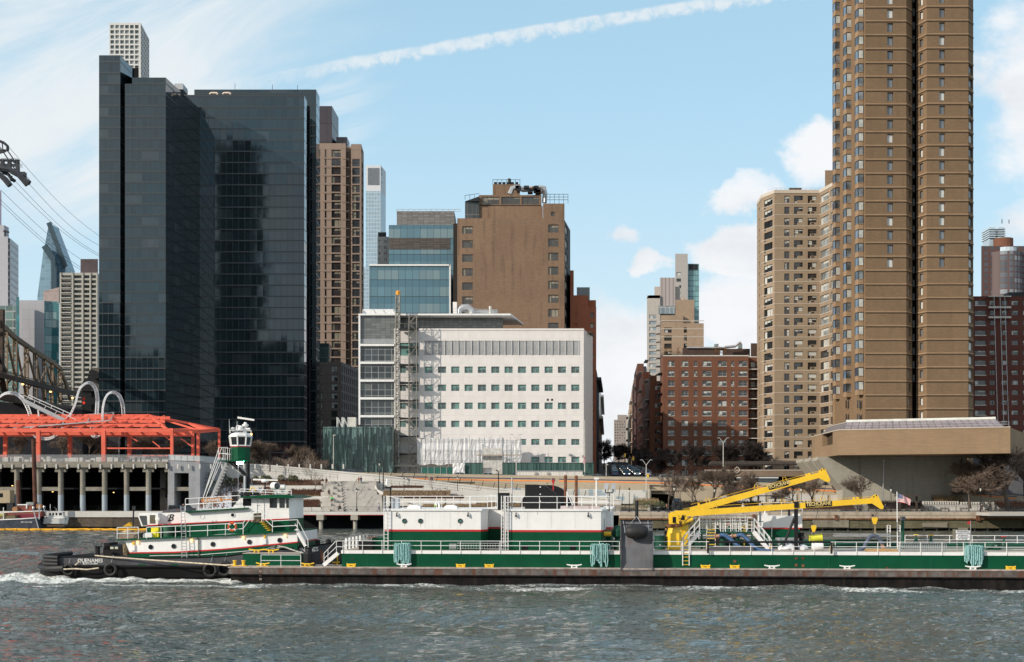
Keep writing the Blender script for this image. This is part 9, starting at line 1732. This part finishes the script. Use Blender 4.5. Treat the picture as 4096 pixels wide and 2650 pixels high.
def arm_lamp(px,top,base_,Y,lab,kind='curved',m=BLACK,lean=0):
 t=thing('street_lamp',lab,'street lamp',W(px,base_,Y));b=MB();p=W(px,base_,Y);q=W(px+lean,top,Y)
 if kind=='curved':b.tube([p,p.lerp(q,.9),q+Vector((-.15,0,-.15)),q+Vector((-.6,0,.1)),q+Vector((-1.1,0,.05))],[.16,.08,.07,.06,.05],6);b.build('post',[m],t,w=True);b=MB();b.lathe([(.12,0),(.16,.08),(.04,.18)],q+Vector((-1.2,0,-.06)),8);b.build('lamp_head',[m],t,w=True)
 if kind=='double':
  b.cyl(p,q-Vector((0,0,1.0)),.12,.08,n=8);[b.cyl(q-Vector((0,0,1.05)),q+Vector((s*.85,0,.1)),.06,n=6)for s in(-1,1)];b.build('post',[m],t,w=True)
  for s in(-1,1):b=MB();e=q+Vector((s*.85,0,.1));b.prism([e+Vector(v)for v in((-.1*s,-.12,-.05),(.55*s,-.12,.0),(.6*s,-.12,.1),(0,-.12,.12))],(0,.24,0));b.build('lamp_head',[LSTEEL],t,w=True)
 if kind=='globe':b.cyl(p,q,.14,.08,n=8);b.build('post',[m],t,w=True);b=MB();b.lathe([(.1,-.1),(.26,.05),(.26,.18),(.1,.25)],q,10);b.build('lamp_head',[LSTEEL],t,w=True)
 if kind=='pole':b.cyl(p,q,.10,.07,n=8);b.build('post',[m],t,w=True);b=MB();b.box(q.x-.12,q.x+.5,Y-.1,Y+.1,q.z-.05,q.z+.12);b.build('lamp_head',[m],t,w=True)
PW=M('painted_pole',(.55,.54,.50),.5)
arm_lamp(1080,1788,1888,294,'black curved street lamp on the ramp left of the green fin block');arm_lamp(1533,1833,1960,288,'tall black curved street lamp beside the head of the broad steps')
arm_lamp(2585,1843,2030,292,'pale two armed street lamp in front of the highway and street mouth','double',PW);arm_lamp(2893,1755,1920,309,'pale two armed street lamp on the highway before the red brick house','double',PW)
arm_lamp(3531,1845,2005,287,'leaning silver pole with a round head against the concrete support wall','globe',LSTEEL,5);arm_lamp(476,1753,1845,300,'small silver lamp under the red pavilion beside its tall front post','pole',LSTEEL);arm_lamp(1334,1742,1888,309,'pale pole in front of the green fin block','pole',PW);arm_lamp(2065,1741,1898,308,'pale pole with blue signs in front of the tarpaulin wrap','double',PW);arm_lamp(2425,1860,1905,322,'short pale pole at the left corner of the street mouth','pole',PW)
t=thing('flagpole','pale flagpole with a limp flag at the right corner of the white clinic','flagpole',W(2339,1900,310));b=MB();b.cyl(W(2339,1900,310),W(2339,1688,310),.12,.06,n=8);b.lathe([(.05,-.1),(.22,0),(.05,.15)],W(2339,1686,310),8);b.build('pole',[PW],t,w=True);b=MB();b.prism([W(2337,1822,309.9),W(2341,1830,309.9),W(2340,1856,309.9),W(2334,1858,309.9),W(2333,1846,309.9)],(0,.2,0));b.build('limp_flag',[M('flag_red_white',(.55,.3,.32),.8,var=.6,sc_=3)],t,w=True)
for i,(px,py,Y,lab)in enumerate(((2500,1822,345,'yellow traffic signal hanging over the middle of the street'),(2533,1835,338,'yellow traffic signal over the right side of the street'),(2592,1905,318,'yellow traffic signal just above the highway parapet right of the double lamp'))):
 t=thing('traffic_signal',lab,'traffic signal',W(px,py,Y));b=MB();q=W(px,py,Y);b.box(q.x-.22,q.x+.22,q.y,q.y+.3,q.z-.5,q.z+.5);b.build('housing',[YELLOW],t,w=True);b=MB();b.bar(q+Vector((0,.15,.45)),q+Vector((4.5,.15,.9)),.1);b.bar(q+Vector((4.5,.15,.9)),q+Vector((4.5,.15,-4)),.16);b.build('mast_arm',[DSTEEL],t,w=True)
 for k,c in enumerate(((.6,.05,.03),(.5,.35,.02),(.02,.3,.1))):b=MB();b.cyl(q+Vector((0,-.02,.3-.3*k)),q+Vector((0,0,.3-.3*k)),.11,n=8);b.build('lens',[M('lens_%d'%k if 0 else('red_lens','amber_lens','green_lens')[k],c,.3)],t,w=True)
def skinned(nm,V,E,rad,m,parent,root=0,sub=1):
 me=bpy.data.meshes.new(nm);me.from_pydata([tuple(v)for v in V],E,[]);me.materials.append(m);o=bpy.data.objects.new(nm,me);COL.objects.link(o);o.parent=parent
 md=o.modifiers.new('skin','SKIN');md.use_smooth_shade=True
 if not me.skin_vertices:me.skin_vertices.add()if hasattr(me.skin_vertices,'add')else None
 sv=me.skin_vertices[0].data
 for i,r in enumerate(rad):sv[i].radius=r if isinstance(r,tuple)else(r,r)
 sv[root].use_root=True;o.modifiers.new('subsurf','SUBSURF').levels=sub;o.modifiers['subsurf'].render_levels=sub
 return o
def person(label,loc,rz,pose,top,bot,hair,s=1.,extra=None,skin=SKIN):
 t=thing('person',label,'person',loc,rz);t.scale=(s,s,s)
 J={'pel':(0,0,.95),'spi':(0,0,1.15),'che':(.01,0,1.36),'nek':(.02,0,1.50),'hed':(.04,0,1.60),'crn':(.03,0,1.72)}
 W_={'l':1,'r':-1}
 for k,sg in W_.items():
  J[k+'sh']=(0,.18*sg,1.42);J[k+'hi']=(0,.09*sg,.90)
  if pose=='walk':
   f=sg;J[k+'kn']=(.16*f+.04,.09*sg,.49);J[k+'an']=(.26*f-.06*(f<0),.09*sg,.09+.05*(f<0));J[k+'to']=(.26*f+.14,.09*sg,.03);J[k+'el']=(-.10*f,.23*sg,1.15);J[k+'wr']=(-.10*f+.12,.22*sg,.93)
  elif pose=='stand':
   J[k+'kn']=(.02,.10*sg,.49);J[k+'an']=(0,.11*sg,.08);J[k+'to']=(.15,.12*sg,.03);J[k+'el']=(-.02,.25*sg,1.14);J[k+'wr']=(.12,.22*sg,.95)
  else:
   J[k+'hi']=(0,.09*sg,.47);J[k+'kn']=(.42,.12*sg,.50);J[k+'an']=(.45,.10*sg,.09);J[k+'to']=(.60,.10*sg,.04);J[k+'sh']=(.10,.18*sg,.96);J[k+'el']=(.20,.24*sg,.70);J[k+'wr']=(.40,.12*sg,.62)
 if pose=='sit':J.update(pel=(0,0,.50),spi=(.02,0,.70),che=(.09,0,.90),nek=(.13,0,1.04),hed=(.17,0,1.14),crn=(.17,0,1.26))
 V,E,Rr,ix=[],[],[],{}
 def add(k,r,p=None,co=None):ix[k]=len(V);V.append(Vector(co or J[k]));Rr.append(r);(E.append((ix[p],ix[k]))if p else None)
 add('pel',(.12,.15));add('spi',(.10,.13),'pel');add('che',(.11,.15),'spi');add('nek',.055,'che');add('hed',(.085,.075),'nek');add('crn',(.075,.065),'hed')
 for k,sg in W_.items():
  add(k+'sh',.06,'che');add(k+'el',.042,k+'sh');add(k+'wr',.028,k+'el');add(k+'hi',.09,'pel');add(k+'kn',.06,k+'hi');add(k+'an',.038,k+'kn');add(k+'to',.035,k+'an')
  w_=Vector(J[k+'wr']);d=(w_-Vector(J[k+'el'])).normalized();add(k+'pa',(.035,.02),k+'wr',w_+d*.07)
  for q,(o,L)in enumerate(((-.03,.065),(-.01,.08),(.012,.075),(.032,.06))):add(k+'f%d'%q,.009,k+'pa',w_+d*(.09+L)+Vector((o,0,-.01*q)))
  add(k+'th',.011,k+'pa',w_+d*.09+Vector((.05,-.02*sg,.01)))
 skinned('body',V,E,Rr,skin,t)
 h=Vector(J['crn']);b=MB();b.lathe([(.096,-.10),(.108,-.03),(.10,.05),(.055,.10),(.01,.115)],h-Vector((.02,0,.02)),12);b.build('hair',[hair],t,smooth=True)
 b=MB();f=Vector(J['hed']);b.prism([f+Vector((.085,-.012,.02)),f+Vector((.115,0,-.015)),f+Vector((.085,.012,.02)),f+Vector((.08,0,.05))][::1],(0,0,-.01));[b.cyl(f+Vector((.083,s_*.03,.045)),f+Vector((.09,s_*.03,.045)),.010,n=6,m=1)for s_ in(-1,1)];b.cyl(f+Vector((.08,-.02,-.04)),f+Vector((.08,.02,-.04)),.008,n=5,m=1);b.build('face',[skin,BLACK],t)
 jv=['pel','spi','che','lsh','lel','lwr','rsh','rel','rwr'];ii={k:n for n,k in enumerate(jv)}
 skinned('jacket',[J[k]for k in jv],[(0,1),(1,2),(2,3),(3,4),(4,5),(2,6),(6,7),(7,8)],[(.15,.18),(.135,.165),(.14,.18),.08,.062,.045,.08,.062,.045],top,t)
 jv=['pel','lhi','lkn','lan','rhi','rkn','ran'];skinned('trousers',[J[k]for k in jv],[(0,1),(1,2),(2,3),(0,4),(4,5),(5,6)],[(.135,.16),.105,.078,.058,.105,.078,.058],bot,t)
 for k in W_:a,c=Vector(J[k+'an']),Vector(J[k+'to']);b=MB();b.tube([a+Vector((-.06,0,-.05)),a+Vector((.02,0,-.02)),c+Vector((-.02,0,0)),c+Vector((.05,0,-.005))],[.04,.055,.045,.03],7);b.build('shoe',[BLACK],t,smooth=True)
 if extra:extra(t)
 return t
cl=lambda n,c:M(n,c,.85,var=.15,sc_=6)
DJ,NAV,GRN,BEI,WHT_,DEN,BRH,BKH=cl('dark_jacket',(.035,.035,.04)),cl('navy_cloth',(.03,.04,.08)),cl('lime_green_cloth',(.10,.55,.16)),cl('beige_cloth',(.40,.30,.20)),cl('white_cloth',(.62,.62,.62)),cl('denim',(.07,.10,.16)),cl('brown_hair',(.08,.045,.025)),cl('black_hair',(.015,.013,.012))
GR_=cl('grey_cloth',(.25,.28,.30));BURG=cl('rust_cloth',(.30,.12,.08));NEON=cl('neon_cloth',(.35,.70,.08))
def backpack(t):b=MB();b.prism([(-.30,-.14,1.05),(-.30,.14,1.05),(-.28,.12,1.42),(-.28,-.12,1.42)],(.14,0,0));b.build('backpack',[BLACK],t);b=MB();b.lathe([(.115,0),(.12,.03),(.10,.09),(.02,.12)],(.02,0,1.72),12);b.build('cap',[DJ],t)
q=BFM@P(3204,2203,4.6);person('worker in dark jacket and cap with a black backpack standing on the barge deck',(q.x,q.y,BZS['zk']),R(60),'stand',DJ,DJ,BKH,1.0,backpack)
q=BFM@P(2663,2203,11);person('worker in dark clothes with a red collar bending behind the yellow crane pedestal',(q.x,q.y,BZS['zk']),R(-30),'stand',DJ,DJ,BKH,1.02)
def seat(px,py,Y):z=Z_(py,Y);return(X_(px,Y),Y,z)
person('person in dark clothes sitting on the topmost seat block of the steps',seat(1306,1936,290.),R(-90),'sit',DJ,BURG,BRH,1.05);person('person in black leaning back on the middle seat blocks',seat(1315,1981,284.),R(-60),'sit',DJ,DJ,BKH,1.05);person('person in bright green jumper sitting on the seat blocks',seat(1328,2010,280.),R(-90),'sit',GRN,DJ,BKH,1.15)
person('person in dark clothes sitting lowest on the steps near the fence',seat(1361,2043,276.),R(-120),'sit',DJ,DJ,BRH,1.12);person('person in rust coat sitting at the top of the broad steps, left of a pair',seat(1435,1932,291.5),R(-90),'sit',BURG,BEI,BRH,1.05);person('person in navy coat sitting at the top of the broad steps, right of a pair',seat(1444,1931,291.5),R(-80),'sit',NAV,DEN,BRH,1.08)
person('pedestrian in grey top and jeans walking along the pier deck',(X_(1516,273),273,3.79),R(180),'walk',GR_,DEN,BRH,1.04);person('pedestrian with a neon top standing behind the barge deckhouse rail',(X_(1742,274),274,3.79),R(-90),'stand',NEON,DJ,BKH,1.0)
person('pedestrian wrapped in white with a light scarf behind the crane booms',(X_(2972,270),270,3.81),R(-90),'stand',WHT_,WHT_,cl('white_scarf',(.6,.6,.6)),1.0);person('dark clothed walker with a small dog left of the lower boom tip',(X_(3441,268),268,3.81),R(180),'walk',DJ,DJ,BKH,1.03)
person('walker seen under the tip of the lower yellow boom, left of two',(X_(3527,267),267,3.81),R(180),'walk',DJ,DJ,BKH,1.);person('walker seen under the tip of the lower yellow boom, right of two',(X_(3541,267),267,3.81),R(0),'walk',NAV,DJ,BRH,1.);person('dark clothed person walking a black dog by the right lantern',(X_(3928,267),267,3.81),R(180),'walk',DJ,DJ,BKH,1.05)
person('dark jogger on the promenade left of the yellow crane turret',(X_(2667,267),267,3.81),R(0),'walk',BURG,DJ,BKH,1.03);person('person leaning at the right end of the garage roof balustrade',(X_(678,285),285,14.7),R(-90),'stand',BURG,DJ,BRH,1.0);person('person in a red coat by the lower fence inside the grey doorway',(X_(733,281),281,3.8),R(-90),'stand',cl('red_coat',(.5,.03,.03)),DJ,BKH,1.)
def dog(label,loc,rz,m,s):
 t=thing('dog',label,'dog',loc,rz);t.scale=(s,)*3;V=[(0,0,.50),(.22,0,.52),(.42,0,.50),(.55,0,.66),(.68,0,.72),(.82,0,.68),(-.18,0,.50),(-.42,0,.60)];E=[(0,1),(1,2),(2,3),(3,4),(4,5),(0,6),(6,7)];Rr=[(.11,.09),(.12,.10),(.13,.11),.08,.075,.035,.10,.025]
 for x,sg,fr in((.38,1,1),(.40,-1,1),(-.16,1,0),(-.18,-1,0)):
  n=len(V);b0=2 if fr else 6
  if fr:V+=[(x,.08*sg,.36),(x-.03,.08*sg,.18),(x+.02*sg,.08*sg,.03),(x+.06,.08*sg,.02)]
  else:V+=[(x+.07,.08*sg,.33),(x-.10,.08*sg,.19),(x-.06,.08*sg,.03),(x-.01,.08*sg,.02)]
  E+=[(b0,n),(n,n+1),(n+1,n+2),(n+2,n+3)];Rr+=[.055,.032,.026,.024]
 skinned('body',V,E,Rr,m,t)
 for sg in(1,-1):b=MB();b.prism([(.64,.05*sg,.78),(.70,.06*sg,.78),(.66,.09*sg,.70)],(.01,0,0));b.build('ear',[m],t)
dog('black dog walking beside the dark clothed person by the right lantern',(X_(3945,267),267,3.81),R(0),BLACK,1.05);dog('small tan and white dog ahead of the walker near the lower boom tip',(X_(3432,268),268,3.81),R(180),cl('tan_fur',(.45,.3,.2)),.6)
def car_meshes(L=4.6,h=1.48,suv=False,paint=None,nm='car'):
 Wd=.9;b=MB();zc=.95 if not suv else 1.05
 prof=[(-L/2,.35),(-L/2+.03,.72),(-L/2+.12,zc-.06),(-L/2+.75 if not suv else-L/2+.2,zc),(L/2-1.35,zc-.02),(L/2-.35,zc-.16),(L/2-.04,.66),(L/2,.35),(L/2-.1,.24),(-L/2+.1,.24)]
 def loft(pr,wf):
  A=[b.add((x,-wf(x,z),z))for x,z in pr];B_=[b.add((x,wf(x,z),z))for x,z in pr];n=len(pr)
  b.idx(A[::-1]);b.idx(B_)
  for k in range(n):b.idx([A[k],B_[k],B_[(k+1)%n],A[(k+1)%n]])
 loft(prof,lambda x,z:Wd*(1-.10*(abs(x)/(L/2))**4)-(.03 if z>.8 else 0));cab=[(-L/2+(.55 if not suv else.12),zc-.01),(-L/2+(1.15 if not suv else.45),h-.06),(-L/2+(1.6 if not suv else.8),h),(L/2-2.15,h-.01),(L/2-1.9,h-.06),(L/2-1.2,zc-.02)]
 body_=b;g=MB()
 def cabin(mb,off,wt,wb,z0,z1,m=0):
  A=[mb.add((x+(off if i<3 else-off),-(wb+(wt-wb)*((z-z0)/(z1-z0))),z))for i,(x,z)in enumerate(cab)];B_=[mb.add((x+(off if i<3 else-off),(wb+(wt-wb)*((z-z0)/(z1-z0))),z))for i,(x,z)in enumerate(cab)]
  mb.idx(A,m);mb.idx(B_[::-1],m)
  for k in range(5):mb.idx([A[k],A[k+1],B_[k+1],B_[k]],m)
 cabin(g,0,.64,.80,zc,h-.02);r=MB()
 xs_=[c for c in cab];r.face([(xs_[1][0]+.02,-.655,h-.055),(xs_[4][0]-.02,-.655,h-.055),(xs_[4][0]-.02,.655,h-.055),(xs_[1][0]+.02,.655,h-.055)]);r.prism([(xs_[1][0],-.66,h-.05),(xs_[2][0],-.62,h+.012),(xs_[3][0],-.62,h+.012),(xs_[4][0],-.66,h-.05)],(0,1.3,0))
 for sg in(-1,1):
  for x0,x1 in((cab[0][0],cab[1][0]),(cab[5][0],cab[4][0]),((cab[0][0]+cab[5][0])/2,(cab[0][0]+cab[5][0])/2)):r.bar((x0,sg*.805,zc),(x1,sg*.655,h-.04),.07,.05)
 wh=MB();wh.cyl((0,-.1,0),(0,.1,0),.33,n=16);rm=MB();rm.cyl((0,-.115,0),(0,-.09,0),.2,n=12);rm.cyl((0,.09,0),(0,.115,0),.2,n=12)
 hl=MB();hl.box(-.06,.03,-.17,.17,-.07,.07);return dict(body=body_,glass=g,roof=r,wheel=wh,rim=rm,lamp=hl,L=L)
CS,CU=car_meshes(),car_meshes(4.8,1.75,True)
TL=M('tail_lamp',(.45,.02,.02),.3);HLW=M('head_lamp',(.7,.7,.68),.2);HLE=MEmit('lit_head_lamp',(1,.93,.8),4)
TYRE=M('tyre',(.02,.02,.02),.8);CG=M('car_glass',(.02,.03,.035),.05,var=.2,spec=.8);CM={}
def car(label,loc,rz,paint,suv=False,lit=False,slope=0,group='cars queued up the street',tiny=False):
 D=CU if suv else CS;key=(suv,paint.name)
 if key not in CM:CM[key]={k:D[k].mesh(nm_,m)for k,nm_,m in(('body','body',paint),('glass','window',CG),('roof','roof',paint),('wheel','wheel',TYRE),('rim','rim',LSTEEL))};CM[key]['tl']=D['lamp'].mesh('tail_light',TL);CM[key]['hl']=D['lamp'].mesh('headlight',HLW);CM[key]['he']=D['lamp'].mesh('headlight',HLE)
 t=thing('parked_car' if tiny else 'car',label,'car',loc,rz,group);t.rotation_euler=(0,slope,rz);C_=CM[key]
 def ch(nm,me,p=(0,0,0),par=None):o=bpy.data.objects.new(nm,me);COL.objects.link(o);o.parent=par or t;o.location=p;return o
 ch('body',C_['body']);ch('window',C_['glass']);ch('roof',C_['roof']);L=D['L']
 for x in(-L/2+.85,L/2-.85):
  for y in(-.82,.82):w_=ch('wheel',C_['wheel'],(x,y,.33));ch('rim',C_['rim'],(0,0,0),w_)
 for y in(-.66,.66):ch('headlight',C_['he' if lit else 'hl'],(L/2-.03,y,.66));ch('tail_light',C_['tl'],(-L/2+.0,y,.76))
cp=lambda n,c:M(n,c,.3,metal=.2,var=.02)
PN=[cp('car_silver',(.38,.40,.42)),cp('car_white',(.62,.63,.63)),cp('car_black',(.02,.022,.025)),cp('car_grey',(.12,.13,.145)),cp('car_blue',(.04,.07,.13)),cp('taxi_yellow',(.70,.36,.02)),cp('car_teal_grey',(.10,.15,.16))]
def deck_z(px,py):return Z_(py,303)
for px0,px1,roofy,Y,pi,suv,face,lab in((1378,1440,1879,304,3,True,0,'dark grey car behind the white ramp wall near the green fin block, left of two'),(1415,1472,1883,308,2,True,0,'black car behind the white ramp wall near the green fin block, right of two'),(1822,1868,1891,309,0,False,0,'silver car roof showing above the parapet by the crumpled white sheet'),(1920,1996,1893,304,1,False,0,'white hatchback on the highway in front of the scaffold stair tower'),(2060,2110,1893,309,3,True,0,'dark grey car roof above the parapet by the white site trailer'),(2362,2425,1902,305,3,False,0,'dark domed car roof on the highway at the street corner'),(2640,2712,1903,304,0,True,0,'silver car on the highway left of the dense twiggy tree'),(2876,2945,1915,305,3,False,1,'grey car with red tail lamps on the highway below the diamond wall'),(3278,3340,1924,303,2,True,1,'black car on the highway beside the haunches of the support wall')):
 L=4.6;x=(X_(px0,Y)+X_(px1,Y))/2;h=1.75 if suv else 1.48;car(lab,(x,Y,Z_(np.interp((px0+px1)/2,[1240,1475,1900,2320,2738,2880,3150,3440],[1888,1891,1899,1905,1913,1924,1935,1948])+31,300)+.935),R(180)if face else 0,PN[pi],suv,group='cars on the elevated highway')
t=thing('bus','long dark coach with a pale roof on the highway below the diamond wall','bus',(X_(3010,305),305,10));z=Z_(1910,305);b=MB();b.box(X_(2950,305),X_(3110,305),304,306.5,z-2.6,z);b.build('body',[PN[2]],t,w=True);b=MB();b.box(X_(2950,305)-.02,X_(3110,305)+.02,303.98,306.52,z-.25,z+.05);b.build('roof',[PN[1]],t,w=True);b=MB();b.box(X_(2955,305),X_(3105,305),303.96,304,z-1.3,z-.5);b.build('window',[CG],t,w=True)
car('white car parked on the service road at the far right, behind the black dog',(X_(4031,290),290,Z_(2030,290)),R(180),PN[1],True,group='cars below the highway');car('dark blue car coming out of the underpass beside the green bush',(X_(2708,292),292,Z_(2020,292)),R(-100),PN[4],False,group='cars below the highway');car('black car with lit lamp inside the underpass',(X_(2612,312),312,5.2),R(-90),PN[2],True,True,group='cars below the highway');car('dark car with amber lamps behind the trees at the right edge',(X_(3990,298),298,Z_(1962,298)),R(160),PN[2],True,True,group='cars below the highway')
lanes=[(26.6,54.2,2),(29.6,56.4,0),(32.4,58.6,1),(35.2,60.6,2)];names=['far left lane','second lane from the left','third lane from the left','far right lane'];rk=random.Random(5);col_n=['silver','white','black','grey','dark blue','yellow taxi','teal grey']
for j,(xa,xb,mode)in enumerate(lanes):
 y=333+rk.random()*4;k=0
 while y<560 and k<14:
  f=(y-330)/369;x=xa+(xb-xa)*f;pi=rk.choice([0,0,1,3,3,4,6,2])if not(j==1 and k==3)else 5;lit=(j in(1,2)and k%4 in(0,3));rz=R(90-4.3)if j in(0,3)else R(-90-4.3)
  ords=['nearest','second','third','fourth','fifth','sixth','seventh','eighth','ninth','tenth','eleventh','twelfth','thirteenth','fourteenth'][k]
  car('%s car, %s in the %s of the street queue'%(col_n[pi],ords,names[j])if pi!=5 else 'yellow taxi, %s in the %s of the street queue'%(ords,names[j]),(x,y,12.04+.036*max(0,y-330)),rz,PN[pi],rk.random()<.4,lit,group='cars queued up the street',tiny=True)
  y+=6.4+rk.random()*1.6+(y-330)*.012;k+=1
def island():  # unseen blocks added only to give the black tower glass dark reflections
 mm=MWall('mirror_block_brick',(.10,.075,.06),2.8,.1,.2);r_=random.Random(12)
 for i,(x0,x1,h,y,lab)in enumerate(((-300,-256,128,-150,'tallest dark block mirrored in the left wing of the black glass tower'),(-254,-222,96,-140,'dark block mirrored low in the middle wing of the black glass tower'),(-220,-212,104,-135,'slim dark block mirrored at the inner corner of the black glass tower'),(-209,-178,252,-150,'very tall dark tower mirrored in the middle of the black glass right wing'),(-176,-150,110,-150,'dark block mirrored right of the tall reflection in the black glass'),(-148,-112,92,-140,'broad dark block mirrored low at the right end of the black tower'))):
  f=Face((x1,y),(x0,y),True);n=int(f.L/4.2);o=[((k+.3)*f.L/n,(k+.7)*f.L/n,z,z+1.6,0,0)for k in range(n)for z in np.arange(6,h-4,3.2)]
  t=bld(lab,((x0+x1)/2,y-8,3),'added_mirror_block','apartment building');b=MB();body(b,[(x1,y),(x0,y),(x0,y-18),(x1,y-18)],-1,h,{0:o},world=True);b.box(x0+8,x1-8,y-14,y-4,h,h+6);b.build('wall',[mm],t,w=True);finish(t,windows(t,f,o,'one',None,.25,3,cap=0))
 b=MB();b.box(-900,900,-200,-60,-1,2.6);struct('riverbank',b,M('island_ground',(.12,.11,.08),.95,var=.3))
island()
